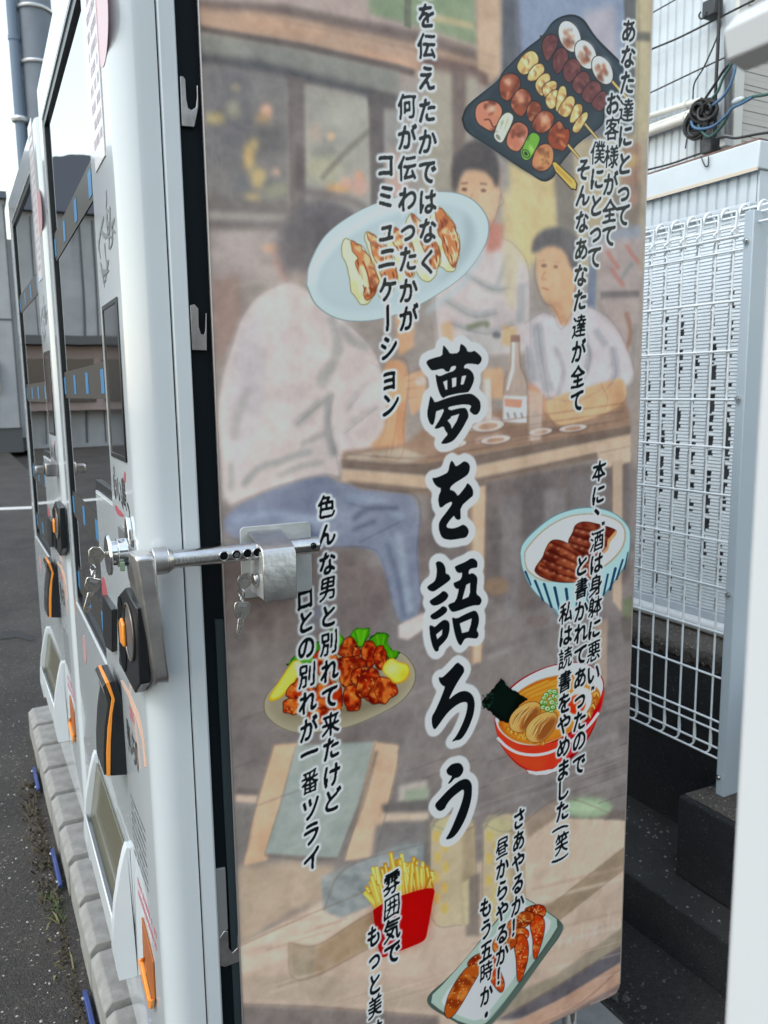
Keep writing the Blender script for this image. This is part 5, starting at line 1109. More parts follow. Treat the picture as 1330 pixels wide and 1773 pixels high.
def YZ(px, py, x=XF):
    p = front(px, py, x); return (p.y, p.z)
def XZ(px, py, y):
    p = side(px, py, y); return (p.x, p.z)

# cabinet behind the door
MB().box(0.2668, 0.962, 1.006, FARY - .004, ZB - .01, ZT + .02).build('cabinet', white, vm, .004)
MB().box(0.2395, 0.2655, 1.0065, 1.03, ZB - .01, ZT + .02).box(.2395, .2455, 1.03, FARY - .01, ZB, ZT).build('door_gasket', blackm, vm)
# door: shell with rounded near corner, built round the display opening
gy0, gy1, gyl = 1.212, 1.884, 1.40          # opening: near edge (upper), far edge, near edge of the lower part
gz0, gzs, gz1 = CAMZ - .462, CAMZ - .16, CAMZ + .5626
d = MB()
arc = [(XF + .032 - .032 * math.sin(a), YS + .032 - .032 * math.cos(a)) for a in np.linspace(0, math.pi / 2, 9)]
shell = [(.2155, YS)] + arc + [(XF, gy0), (.2155, gy0)]
d.prism([(p[0], p[1]) for p in shell], 'z', ZB, ZT)
d.box(XF, .2155, gy1, FARY, ZB, ZT)
d.box(XF, .2155, gy0, gy1, gz1, ZT)
d.box(XF, .2155, gy0, gy1, ZB, gz0)
d.box(XF, .2155, gy0, gyl, gz0, gzs)
door = d.build('door', white, vm, smooth=50)
MB().box(.2172, .2392, YS + .0005, FARY, ZB, ZT).build('door_back_frame', white, vm, .003)
MB().box(.2156, .2171, YS + .002, FARY - .002, ZB + .002, ZT - .002).build('door_seam', blackm, vm)
# display: black rim, glass, inner board with rails and blue tags
def ring(x0, x1, outer, w):
    m = MB(); n = len(outer)
    o = np.array(outer); c = o.mean(0)
    inn = []
    for i in range(n):
        a, b, e = o[i - 1], o[i], o[(i + 1) % n]
        d1 = (b - a) / np.linalg.norm(b - a); d2 = (e - b) / np.linalg.norm(e - b)
        n1 = np.array([-d1[1], d1[0]]); n2 = np.array([-d2[1], d2[0]]); k = (n1 + n2); k = k / (1 + n1 @ n2)
        inn.append(b + k * w)
    inn = np.array(inn)
    vs = [(x0, *p) for p in o] + [(x0, *p) for p in inn] + [(x1, *p) for p in o] + [(x1, *p) for p in inn]
    fs = []
    for i in range(n):
        j = (i + 1) % n
        fs += [(i, j, n + j, n + i), (2 * n + i, 3 * n + i, 3 * n + j, 2 * n + j), (n + i, n + j, 3 * n + j, 3 * n + i), (i, 2 * n + i, 2 * n + j, j)]
    return m.add(vs, fs), [tuple(p) for p in inn]
open_poly = [(gy0, gz1), (gy0, gzs), (gyl, gzs), (gyl, gz0), (gy1, gz0), (gy1, gz1)]     # counter-clockwise seen along +x with y to the left
area = sum(open_poly[i - 1][0] * open_poly[i][1] - open_poly[i][0] * open_poly[i - 1][1] for i in range(6))
if area < 0: open_poly = open_poly[::-1]
wr, inn0 = ring(XF + .0005, .2150, open_poly, .0035); wr.build('display_lip', white2, vm)
br, inn1 = ring(XF + .003, .2145, inn0, .016); dw = br.build('display_rim', black, vm)
MB().add([(XF + .008, *q) for q in inn1], [tuple(range(6))]).build('display_glass', glass, vm, clean=False)
bd = MB(); bd.prism(inn1, 'x', .2105, .2145); board = bd.build('display_board', dark_board, vm)
rails = MB()
random.seed(3)
levels = [front(*q, XF + .02).z for q in ((130, 392), (150, 664), (160, 893))] + [CAMZ - .40]
for k, z in enumerate(levels):
    y0 = gy0 + .024 if z > gzs else gyl + .024
    rails.box(XF + .0068, XF + .0074, y0 - .006, gy1 - .019, z - .027, z + .027)
    n = int((gy1 - y0 - .03) / .19) + 1
    for i in range(n):
        y = y0 + .03 + i * .19
        MB().box(XF + .0060, XF + .0066, y, y + .034, z - .019, z + .017).build('price_tag', bluetag, board)
        MB().box(.2050, .2100, y, y + .086, z + .034, z + .034 + .13 + .02 * random.random()).build('product_card', pinkish, board)
rails.build('display_rail', darkband, board)
# small upright display window on the control strip
sw = [YZ(180, 531), YZ(204, 512), YZ(221, 804), YZ(194, 787)]
sy0 = (sw[1][0] + sw[2][0]) / 2; sy1 = (sw[0][0] + sw[3][0]) / 2; sz1 = (sw[0][1] + sw[1][1]) / 2; sz0 = (sw[2][1] + sw[3][1]) / 2
swp = [(sy0, sz0), (sy1, sz0), (sy1, sz1), (sy0, sz1)]
w_, inn2 = ring(XF - .0022, XF - .0003, swp, .007); frm = w_.build('screen_frame', black, vm, .001)
MB().prism(inn2, 'x', XF - .0012, XF - .0004).build('screen', pbr('dark_screen', (.022, .024, .027), .06, 0, .5), frm)
# stickers on the front
def sticker(name, loop, mat, x=XF - .0004, parent=vm, t=.0003, sm=0):
    p = smooth_loop(np.array(loop), sm) if sm else np.array(loop)
    return MB().prism([tuple(q) for q in p], 'x', x - t, x).build(name, mat, parent, smooth=0)
def ovalYZ(cy, cz, ry, rz, n=28): return [(cy + ry * math.cos(t), cz + rz * math.sin(t)) for t in np.linspace(0, 2 * math.pi, n, endpoint=False)]
def dot_at(px, py, r, mat, name='round_sticker', x=XF): 
    y, z = YZ(px, py, x); sticker(name, ovalYZ(y, z, r, r), mat, x - .0004)
dot_at(176, 30, .052, pinkst)                       # pale round sticker high on the strip
dot_at(182, 1030, .030, redst); dot_at(147, 1125, .030, pinkst)
pst = [YZ(143, 0), YZ(165, 0), YZ(183.5, 268), YZ(167, 298), YZ(158, 285)]
py0 = YZ(183.5, 268)[0]; pz0 = YZ(175, 285)[1]
poster = sticker('notice_sticker', [(py0, pz0), (py0 + .085, pz0), (py0 + .085, pz0 + .36), (py0, pz0 + .36)], pbr('notice_paper', (.72, .70, .71), .3, 0, .3), x=XF - .0003, t=.0012)
def scribble(name, y0, y1, z0, z1, rows, mat, x, seed, vertical=False, fillp=.8, h=.55, parent=vm):
    """rows of small print too fine to read"""
    m = MB(); r = random.Random(seed)
    for i in range(rows):
        z = z1 - (i + .5) * (z1 - z0) / rows; hh = (z1 - z0) / rows * h
        y = y1
        while y > y0 + .002:
            w = hh * (.35 + .6 * r.random())
            if r.random() < fillp:
                for q in range(3):
                    a = z - hh / 2 + hh * (q / 3 + .05 * r.random()); m.box(x - .0002, x, y - w * (.75 + .2 * r.random()), y, a, a + hh * .16)
                b = y - w * (.2 + .5 * r.random()); m.box(x - .00035, x - .00021, b - hh * .12, b, z - hh / 2, z + hh / 2)
            y -= w * 1.15
    return m.build(name, mat, parent, smooth=0)
scribble('notice_print', py0 + .006, py0 + .08, pz0 + .02, pz0 + .34, 15, pbr('notice_ink', (.50, .42, .48), .5), XF - .00155, 5, parent=poster)
# brush logo under the notice
def strokesYZ(name, zm, lines, w, mat, x=XF - .0003):
    m = MB()
    for k, ln in enumerate(lines):
        p = np.array([YZ(*q) for q in zm(ln)]); p = bez(p, 4)
        loop = stroke_poly(p, np.interp(np.linspace(0, 1, len(p)), [0, .3, 1], [w * .5, w, w * .3]))
        m.prism([tuple(q) for q in loop], 'x', x - .0003 - k * .00001, x - k * .00001)
    return m.build(name, mat, vm, smooth=0)
Z1 = Zm(0, 0, 1 / 3.8); Z2 = Zm(0, 450, 1 / 3.8); Z3 = Zm(0, 850, 1 / 3.8)
strokesYZ('brush_logo', Z1, [[(700, 1250), (702, 1320), (698, 1372)], [(698, 1372), (726, 1400)], [(726, 1360), (724, 1480), (718, 1640)], [(756, 1440), (734, 1500), (760, 1530)], [(684, 1430), (664, 1520), (648, 1640)], [(700, 1450), (722, 1500), (696, 1570)],
    [(650, 1580), (654, 1640), (664, 1700)], [(690, 1600), (694, 1660), (700, 1712)], [(738, 1500), (742, 1580), (726, 1640)], [(668, 1520), (690, 1550), (736, 1560)], [(706, 1400), (706, 1480), (716, 1560)],
    [(700, 1712), (706, 1760), (684, 1820)], [(664, 1730), (676, 1800), (690, 1890)], [(716, 1712), (704, 1780), (692, 1860)], [(668, 1780), (694, 1790), (718, 1780)], [(680, 1850), (700, 1840)]], .0075, greyink)
def text_on_front(name, txt, px, py, size, mat, x=XF - .0003, vertical=True, sx=1.0, tilt=0, parent=vm):
    m = MB(); y0, z0 = YZ(px, py)
    for i, ch in enumerate(txt):
        cu = bpy.data.curves.new('t', 'FONT'); cu.body = ch; cu.size = size; cu.offset = size * .018
        ob = bpy.data.objects.new('t', cu); C.objects.link(ob)
        me = ob.evaluated_get(bpy.context.evaluated_depsgraph_get()).to_mesh()
        oy, oz = (0, -i * size * 1.02) if vertical else (i * size * 1.0 * sx, 0)
        vs = [(x - .0003 - i * 1e-6, y0 - (v.co[0] * sx + oy), z0 + v.co[1] + oz + tilt * v.co[0]) for v in me.vertices]
        fs = [tuple(p.vertices) for p in me.polygons]
        bpy.data.objects.remove(ob); bpy.data.curves.remove(cu)
        if vs: MB().add(vs, fs).build(name, mat, parent, smooth=0)
text_on_front('small_lettering', '生から', 197, 822, .016, inkm, vertical=True)
text_on_front('brush_lettering', 'いい鳥', 198, 858, .042, inkm, vertical=False, sx=.85, tilt=-.1)
strokesYZ('red_flourish', Z2, [[(760, 1625), (785, 1660), (814, 1682)]], .012, redst); strokesYZ('red_flourish', Z2, [[(824, 1400), (822, 1440), (818, 1460)]], .012, redst)
strokesYZ('brush_flourish', Z2, [[(838, 1600), (850, 1640), (858, 1705)], [(800, 1590), (815, 1640)], [(826, 1600), (836, 1650)]], .006, inkm)
# coin unit with orange return lever
XC = XF - .014
cp = [YZ(205.5, 1030, XC), YZ(216, 1018, XC), YZ(235.5, 1052, XC), YZ(242, 1185, XC), YZ(233, 1200, XC), YZ(206, 1148, XC)]
cu_ = MB().prism(cp, 'x', XC, XF - .0003).build('coin_unit', black, vm, .002)
cy, cz = YZ(212, 1098, XC); 
MB().prism(ovalYZ(cy, cz, .030, .052), 'x', XC - .0012, XC - .0004).build('lever_recess', blackm, cu_)
cy2, cz2 = YZ(225, 1094, XC)
MB().torus((XC - .0015, cy2, cz2), (1, 0, 0), .036, .0016, 36, 8).build('coin_ring', pbr('bronze_ring', (.16, .14, .12), .4, .7), cu_)
MB().prism(ovalYZ(cy2, cz2, .030, .034), 'x', XC - .001, XC - .0004).build('coin_opening', pbr('grey_recess', (.09, .10, .11), .35), cu_)
oy, oz = YZ(212, 1095, XC - .004)
MB().prism([(oy - .014, oz - .016), (oy + .014, oz - .018), (oy + .016, oz + .012), (oy, oz + .02), (oy - .014, oz + .014)], 'x', XC - .006, XC - .0014).build('return_lever', orange, cu_, .002)
fp_ = [YZ(186, 1029), YZ(203, 1054), YZ(203, 1128), YZ(192, 1120), YZ(187, 1100)]
MB().prism(fp_, 'x', XF - .008, XF - .0003).build('note_slot', black, vm, .0015)
# card reader box with orange edge
KR = Zm(140, 1150, .16930)
yr = YZ(220.4, 1342)[0]
def XZs(zm, pts, y): return [XZ(*q, y) for q in zm(pts)]
body = XZs(KR, [(475, 1135), (470, 680), (420, 350), (355, 165), (290, 180), (350, 360), (325, 500), (308, 800), (303, 1145)], yr)
rd = MB().prism(body, 'y', yr, yr + .085).build('card_reader', black, vm, .0015)
ost = XZs(KR, [(290, 180), (350, 360), (325, 500), (308, 800), (303, 1145), (265, 1148), (262, 900), (275, 650), (310, 400), (315, 350), (250, 185)], yr)
MB().prism(ost, 'y', yr - .0005, yr + .087).build('orange_edge', orange, rd, .001)
cov = XZs(KR, [(250, 190), (313, 392), (274, 650), (260, 900), (262, 1140), (238, 1136), (232, 900), (244, 640), (276, 400), (222, 232)], yr)
MB().prism(cov, 'y', yr + .001, yr + .088).build('reader_face', pbr('reader_screen', (.025, .03, .03), .12, 0, .4), rd, .001)
# peach arc, lettering and small print round the reader
Zs = lambda pts: [YZ(*q) for q in KR(pts)]
sticker('peach_arc', Zs([(405, 165), (430, 165), (520, 330), (600, 520), (650, 760), (680, 1050), (655, 1050), (630, 780), (570, 560), (490, 330), (440, 240)]), peach, XF - .0003)
text_on_front('small_lettering', '自慢の', 224.5, 1237, .021, redink, vertical=False, sx=.7)
text_on_front('brush_lettering', '鶏いちの', 222, 1290, .056, inkm, vertical=False, sx=.42, tilt=-.1)
yy, zz = YZ(236, 1390); y2, _ = YZ(228, 1390)
scribble('small_print', 1.095, 1.215, CAMZ - .705, CAMZ - .600, 8, greyink, XF - .0004, 9, fillp=.8, h=.45)
# delivery tray: two fins, smoked flap, orange arrow
TZ = Zm(140, 1420, .19910)
yt = YZ(*TZ([(470, 900)])[0])[0]
def fin(y):
    fpts = XZs(TZ, [(450, 250), (400, 240), (378, 300), (340, 480), (300, 740), (285, 960), (284, 1170), (334, 1398), (505, 1350)], yt)
    zmid = fpts[0][1]
    loop = fpts + [(XF - .0004, fpts[-1][1]), (XF - .0004, fpts[0][1])]
    return MB().prism(loop, 'y', y, y + .022).build('tray_fin', white2, vm, .003, 3)
f1 = fin(yt); f2 = fin(yt + .385)
tp = XZs(TZ, [(378, 300), (340, 480), (300, 740), (285, 960)], yt)
base_x = tp[-1][0]; ztop, zbot = tp[0][1], tp[-1][1]
MB().add([(XF - .004, yt + .0225, ztop - .01), (XF - .004, yt + .3845, ztop - .01), (base_x + .010, yt + .3845, zbot), (base_x + .010, yt + .0225, zbot),
          (XF - .002, yt + .0225, ztop - .01), (XF - .002, yt + .3845, ztop - .01), (base_x + .012, yt + .3845, zbot - .002), (base_x + .012, yt + .0225, zbot - .002)],
         [(0, 1, 2, 3), (7, 6, 5, 4), (0, 4, 5, 1), (1, 5, 6, 2), (2, 6, 7, 3), (3, 7, 4, 0)]).build('tray_flap', flapglass, vm)
MB().box(base_x + .004, XF - .0004, yt + .0225, yt + .3845, zbot - .02, zbot - .004).box(base_x, base_x + .0035, yt + .0225, yt + .3845, zbot - .05, zbot + .012).build('tray_floor', white2, vm, .002)
MB().box(XF - .0018, XF - .0004, yt + .03, yt + .377, zbot, ztop - .02).build('tray_back', pbr('tray_inside', (.36, .35, .26), .5), vm)
aw = [YZ(*q) for q in TZ([(543, 842), (600, 1060), (640, 1230), (657, 1555), (640, 1570), (556, 1190)])]
ar = MB().prism(aw, 'x', XF - .0025, XF - .0004).build('arrow_wedge', orange_d, vm, .0005)
ed = [YZ(*q) for q in TZ([(536, 1200), (572, 1186), (566, 1220), (585, 1330), (632, 1545), (662, 1552), (655, 1630), (636, 1622), (575, 1370)])]
MB().prism(ed, 'x', XF - .008, XF - .0029).build('arrow_lip', orange, ar, .001)
scribble('warning_print', 1.055, 1.20, CAMZ - .770, CAMZ - .728, 2, redink, XF - .0004, 12, fillp=.8, h=.5)
# legs
for x, y in ((.90, 1.06), (.30, 1.06), (.90, FARY - .08), (.30, FARY - .08)):
    MB().cyl((x, y, .002), (x, y, ZB - .0105), .014, n=16).cyl((x, y, .002), (x, y, .014), .03, n=16).cyl((x, y, .05), (x, y, .07), .02, n=6).build('levelling_leg', chrome, vm)
# brackets in the dark gap between door and cabinet
def hook(name, loop, y=1.0012):
    return MB().prism([XZ(*q, y) for q in loop], 'y', y, y + .003).build(name, bracket_m, vm, .0008)
hook('hinge_bracket', Zm(0, 0, 1 / 3.8)([(1186, 500), (1205, 500), (1220, 520), (1226, 650), (1238, 710), (1262, 724), (1290, 705), (1298, 640), (1296, 560), (1302, 560), (1306, 700), (1280, 836), (1198, 828)]))
hook('hinge_bracket', Zm(0, 450, 1 / 3.8)([(1252, 300), (1280, 292), (1305, 320), (1308, 440), (1322, 488), (1345, 492), (1352, 470), (1356, 350), (1360, 350), (1362, 596), (1266, 592)]))
hook('hinge_bracket', Zm(0, 1300, 1 / 2.956)([(1122, 960), (1150, 922), (1168, 925), (1172, 1010), (1190, 1036), (1216, 1010), (1220, 905), (1228, 905), (1226, 1080), (1150, 1108), (1124, 1100)]))
MB().prism([XZ(*q, 1.004) for q in Zm(0, 1300, 1 / 2.956)([(1102, 604), (1152, 596), (1166, 910), (1118, 950)])], 'y', 1.002, 1.006).build('latch_rail', trimgrey, vm, .0005)
gl = [XZ(*q, 1.0045) for q in ((372, 1072), (386, 1072), (430, 1800), (408, 1800))]
MB().prism(gl, 'y', 1.0025, 1.0062).build('gap_rail', pbr('dark_rail', (.018, .03, .036), .45), vm)

# second machine: the same build, set beside the first and a little askew
vm2 = copy_tree(vm)
vm2.location = W((.2215, 2.055, ZB - .012)); vm2.rotation_euler = (0, 0, TH)
tag(vm2, 'far white vending machine beyond the near one, with a pale turn handle on its front', 'vending machine', 'vending machines side by side')

# near machine only: printed side panel, chrome lock
pb = MB().prism([(PX0 + .001, PZ0 + .018), (PX0 + .0062, PZ0 + .0062), (PX0 + .018, PZ0 + .001), (PX1 - .018, PZ0 + .001), (PX1 - .0062, PZ0 + .0062), (PX1 - .001, PZ0 + .018), (PX1 - .001, PZ1), (PX0 + .001, PZ1)], 'y', 1.0, 1.0055).build('side_panel', pbr('panel_board', (.50, .46, .43), .3, 0, .4), vm)
MB().tube([(PX0 - .0002, .9995, PZ0 + .018), (PX0 - .0002, .9995, PZ1)], .0012, 6).tube([(PX1 + .0002, .9995, PZ0 + .018), (PX1 + .0002, .9995, PZ1)], .0012, 6).build('panel_edge', pbr('panel_edge_metal', (.5, .46, .44), .3, .7), pb)
cz_ = np.maximum.reduce([zone[:-1, :-1], zone[1:, :-1], zone[:-1, 1:], zone[1:, 1:]])
for v_, nm, lb in ((0, 'printed_scene', None), (1, 'gyoza_print', 'print of five gyoza on an oval plate'), (2, 'skewer_print', 'print of grilled skewers on a black dish'), (3, 'fried_chicken_print', 'print of glazed fried chicken with lemon'),
                   (4, 'rice_bowl_print', 'print of a blue striped rice bowl'), (5, 'ramen_print', 'print of a red ramen bowl'), (6, 'chips_print', 'print of chips in a red pouch'), (7, 'chicken_wing_print', 'print of chicken wings on a pale dish'),
                   *[(30 + k, 'lettering_column', None) for k in range(1, ncol + 1)], *[(30 + ncol + k, 'large_lettering', None) for k in range(1, 6)]):
    o = panel_piece(nm, (cz_ == v_) & keep, pb, film)
    if lb: o['label'] = lb
# ------------------------------------------------------------------ lock cylinder of the near machine, its keys, and the bar lock across the door gap
ly, lz = YZ(229, 955)
lk = MB().prism(ovalYZ(ly, lz + .004, .016, .042, 24), 'x', XF - .006, XF - .0003).build('lock_escutcheon', chrome, vm, .001)
sx = XF - .006
cylb = MB()
cylb.cyl((sx - .0005, ly, lz), (sx - .013, ly, lz), .0185, .0185, 28).cyl((sx - .013, ly, lz), (sx - .0215, ly, lz), .016, .016, 28)
lc = cylb.build('lock_cylinder', chrome, vm, .0008)
MB().cyl((sx - .0215, ly, lz - .002), (sx - .0255, ly, lz - .002), .0265, .0255, 32).build('lock_collar', chrome, lc, .0008)
MB().box(sx - .013, sx - .007, ly - .022, ly - .0165, lz - .020, lz - .008).build('lock_lug', pbr('green_plastic', (.22, .30, .20), .4), lc, .001)
rp = [YZ(209, 910), YZ(222, 921), YZ(232, 935), YZ(232, 960), YZ(212, 955)]
MB().prism(rp, 'x', XF - .004, XF - .0003).build('handle_recess', trimgrey, vm, .001)

def key_mesh(px, py, y, top, length, headw, headh, tilt, mat, parent, name='key', dx=0.0):
    """flat key in the X-Z plane at depth y: bow with a slot, blade with pits"""
    p = side(px, py, y); ct, st = math.cos(tilt), math.sin(tilt)
    def T(a, b): return (p.x + a * ct - b * st, p.z + a * st + b * ct)
    hw, hh = headw / 2, headh
    bow = [(-hw, 0), (-hw * .8, -.001), (hw * .8, -.001), (hw, 0), (hw * 1.0, -hh * .72), (hw * .6, -hh * .86), (hw * .5, -hh), (-hw * .5, -hh), (-hw * .6, -hh * .86), (-hw, -hh * .72)]
    bl = headw * .17
    blade = [(-bl, -hh - .0004), (bl, -hh - .0004), (bl, -hh - length * .9), (bl * .5, -hh - length), (-bl * .6, -hh - length * .98), (-bl, -hh - length * .9)]
    m = MB().prism([T(*q) for q in bow], 'y', y - .0011, y + .0011).prism([T(*q) for q in blade], 'y', y - .001, y + .001)
    o = m.build(name, mat, parent, .0004, 1)
    s = MB().prism([T(*q) for q in [(-hw * .55, -hh * .08), (hw * .55, -hh * .08), (hw * .5, -hh * .26), (-hw * .5, -hh * .26)]], 'y', y - .0016, y - .0012)
    s.build('key_slot', blackm, o)
    pits = MB()
    for i in range(5):
        a, b = T(bl * .1 * (-1) ** i, -hh - length * (.2 + .15 * i)); pits.cyl((a, y - .0016, b), (a, y - .0011, b), bl * .36, n=8)
    pits.build('key_pits', pbr('key_pit', (.75, .70, .58), .2, 1), o)
    return o

def keyset(name, label, loc, parts):
    return thing(name, label, 'keys', loc)
# keys in the chrome lock
k0 = Vector((sx - .026, ly, lz))
ks = thing('key_set', 'pair of nickel keys hanging from the chrome lock on the white door front', 'keys', k0)
km = MB()
bow = [(sx - .028, lz + .002), (sx - .033, lz + .010), (sx - .042, lz + .011), (sx - .047, lz + .007), (sx - .048, lz - .010), (sx - .043, lz - .013), (sx - .034, lz - .011), (sx - .028, lz - .003)]
km.prism(bow, 'y', ly - .0012, ly + .0012).box(sx - .0285, sx - .0256, ly - .001, ly + .001, lz - .004, lz + .003)
kk = km.build('key', keym, ks, .0005, 1); kk['label'] = 'key turned into the lock'
hp = Vector((sx - .0435, ly - .001, lz - .013))
MB().torus(hp + Vector((0, 0, -.004)), (1, .6, 0), .0052, .0008, 20, 6).torus(hp + Vector((0, 0, -.0115)), (1, -.6, 0), .0048, .0008, 20, 6).build('key_ring', steel, ks)
def hang_key(base, y, headw, headh, length, tilt, parent):
    ct, st = math.cos(tilt), math.sin(tilt)
    T = lambda a, b: (base.x + a * ct - b * st, base.z + a * st + b * ct)
    hw, hh, bl = headw / 2, headh, headw * .18
    bow = [(-hw * .8, 0), (hw * .8, 0), (hw, -hh * .12), (hw, -hh * .7), (hw * .62, -hh * .88), (hw * .5, -hh), (-hw * .5, -hh), (-hw * .62, -hh * .88), (-hw, -hh * .7), (-hw, -hh * .12)]
    blade = [(-bl, -hh - .0003), (bl, -hh - .0003), (bl, -hh - length * .9), (bl * .5, -hh - length), (-bl * .6, -hh - length), (-bl, -hh - length * .92)]
    o = MB().prism([T(*q) for q in bow], 'y', y - .0012, y + .0012).prism([T(*q) for q in blade], 'y', y - .001, y + .001).build('key', keym, parent, .0004, 1)
    MB().prism([T(*q) for q in [(-hw * .6, -hh * .1), (hw * .6, -hh * .1), (hw * .5, -hh * .3), (-hw * .5, -hh * .3)]], 'y', y - .0018, y - .00125).build('key_slot', pbr('slot_shade', (.2, .2, .2), .4), o)
    pits = MB()
    for i in range(5):
        a, b = T(bl * .2 * (-1) ** i, -hh - length * (.2 + .15 * i)); pits.cyl((a, y - .0015, b), (a, y - .0011, b), bl * .34, n=8)
    pits.build('key_pits', pbr('key_pit', (.75, .70, .58), .2, 1), o)
    return o
hang_key(hp + Vector((.001, 0, -.0155)), ly - .004, .019, .019, .026, math.radians(-18), ks)

# bar lock: plate and strap on the panel, tube with holes, hanging flat arm
bl_ = thing('bar_lock', 'steel bar lock with perforated tube, strap on the printed panel and flat hanging arm', 'lock', side(455, 980, .998))
YP = .9965
pc = [XZ(416.5, 914, YP), XZ(538, 902, YP), XZ(541.5, 1026, YP), XZ(419, 1033, YP)]
x0, x1 = (pc[0][0] + pc[3][0]) / 2, (pc[1][0] + pc[2][0]) / 2; z1, z0 = (pc[0][1] + pc[1][1]) / 2, (pc[2][1] + pc[3][1]) / 2
rr = .006
rp_ = []
for cxx, czz, a0 in ((x1 - rr, z1 - rr, 0), (x0 + rr, z1 - rr, 90), (x0 + rr, z0 + rr, 180), (x1 - rr, z0 + rr, 270)):
    for a in np.linspace(a0, a0 + 90, 5): rp_.append((cxx + rr * math.cos(math.radians(a)), czz + rr * math.sin(math.radians(a))))
MB().prism(rp_, 'y', YP, .9994).build('base_plate', plate_m, bl_, .0006)
YB = .938
sx0, zt_ = XZ(454.5, 954.5, YB); sx1, _ = XZ(512.5, 949, YB); _, zb_ = XZ(457, 1044, YB)
ztb = XZ(436, 919, YP)[1]
prof = [(YP - .0003, ztb), (YB + .016, zt_ + .006), (YB + .004, zt_ + .001), (YB, zt_ - .006), (YB, zb_), (YB + .003, zb_), (YB + .003, zt_ - .007), (YB + .006, zt_ - .003), (YB + .018, zt_ + .002), (YP - .0003, ztb - .0045)]
MB().prism(prof, 'x', sx0, sx1).build('strap', cast, bl_, .0012)
lockb = MB().box(sx0 + .0015, sx1 - .002, YB + .0032, YP - .0004, zb_ + .001, zt_ - .004)
lockb.build('lock_body', plate_m, bl_, .0015)
YT = .966
ta = side(282, 968.5, YT); tb = side(549, 945, YT); tzc = (ta.z + tb.z) / 2; RT = .0112
# the tube: plain cylinder walls with true holes along the near side
def tube_holes(xa, xb, y, z, r, holes, hr):
    bm = bmesh.new(); n = 40
    segs = sorted(set([xa, xb] + [h + s * hr * q for h in holes for s in (-1, 1) for q in (1, .7, .35)] + list(holes)))
    m = MB(); vs = []
    for X in segs:
        for i in range(n):
            a = 2 * math.pi * i / n; vs.append((X, y + r * math.cos(a), z + r * math.sin(a)))
    fs = []
    for i in range(len(segs) - 1):
        for j in range(n):
            a = 2 * math.pi * (j + .5) / n; X = (segs[i] + segs[i + 1]) / 2
            d_ = min((math.hypot(X - h, r * math.sin(a)) if math.cos(a) < 0 else 9) for h in holes) if holes else 9
            if d_ < hr: continue
            fs.append((i * n + j, i * n + (j + 1) % n, (i + 1) * n + (j + 1) % n, (i + 1) * n + j))
    fs.append(tuple(range(n))); fs.append(tuple(range((len(segs) - 1) * n, len(segs) * n))[::-1])
    bm.free(); return m.add(vs, fs)
hx = [side(q, 963, YT - RT).x for q in (388, 410, 429, 446)]
tb_o = tube_holes(ta.x, tb.x, YT, tzc, RT, hx, .0052).build('tube', steel, bl_, smooth=30)
MB().cyl((ta.x + .001, YT, tzc), (tb.x - .001, YT, tzc), RT - .0022, n=24).build('inner_tube', blackm, tb_o)
hr_ = MB()
for q in hx: hr_.torus((q, YT - RT + .0005, tzc), (0, 1, 0), .0054, .0008, 20, 6)
hr_.build('hole_rims', chrome, tb_o)
MB().cyl((hx[1], YT - RT - .001, tzc), (hx[1], YT - RT + .003, tzc), .0036, n=6).build('set_screw', chrome, tb_o)
ex = side(543, 940, YT - RT).x
MB().torus((ex, YT - RT + .0006, tzc + .001), (0, 1, 0), .0036, .0009, 16, 6).cyl((ex, YT - RT - .001, tzc + .001), (ex, YT - RT + .002, tzc + .001), .0026, n=10).build('end_screw', blackm, tb_o)
# collar and arm
YA0, YA1 = .946, .986
ca = side(262, 960, .966).x
cp0 = side(294, 968, .966).x
MB().cyl((ca, YT, tzc), (cp0 - .004, YT, tzc), .0168, .0168, 32).cyl((cp0 - .004, YT, tzc), (cp0 + .003, YT, tzc), .0168, .0125, 32).build('collar', cast, bl_, .0012)
axl, axr = side(243, 1005, YA0).x, side(269, 1005, YA0).x
zt2 = side(250, 962, YA0).z; zb2 = side(278, 1194, YA0).z
R_ = (YA1 - YA0) / 2; cyA = (YA0 + YA1) / 2
prof = [(YA0, zt2 - .004), (YA0 + .004, zt2), (YA1 + .004, zt2 - .001), (YA1 + .010, zt2 - .016), (YA1 + .004, zt2 - .042), (YA1, zt2 - .07)]
prof += [(cyA + R_ * math.cos(a), zb2 + R_ + R_ * math.sin(a)) for a in np.linspace(0, -math.pi, 14)]
arm = MB(); arm.prism(prof, 'x', axl, axr)
arm.v = [(x + max(0, zt2 - .03 - z) * .085 - (.004 if (x < axl + .001 and z > zt2 - .05) else 0), y, z) for x, y, z in arm.v]
arm.build('arm', cast, bl_, .0048, 4, smooth=40)
MB().box(axr + .0002, ca + .002, YA0 + .002, YA1 - .001, zt2 - .040, zt2 - .002).build('arm_boss', cast, bl_, .003, 3)
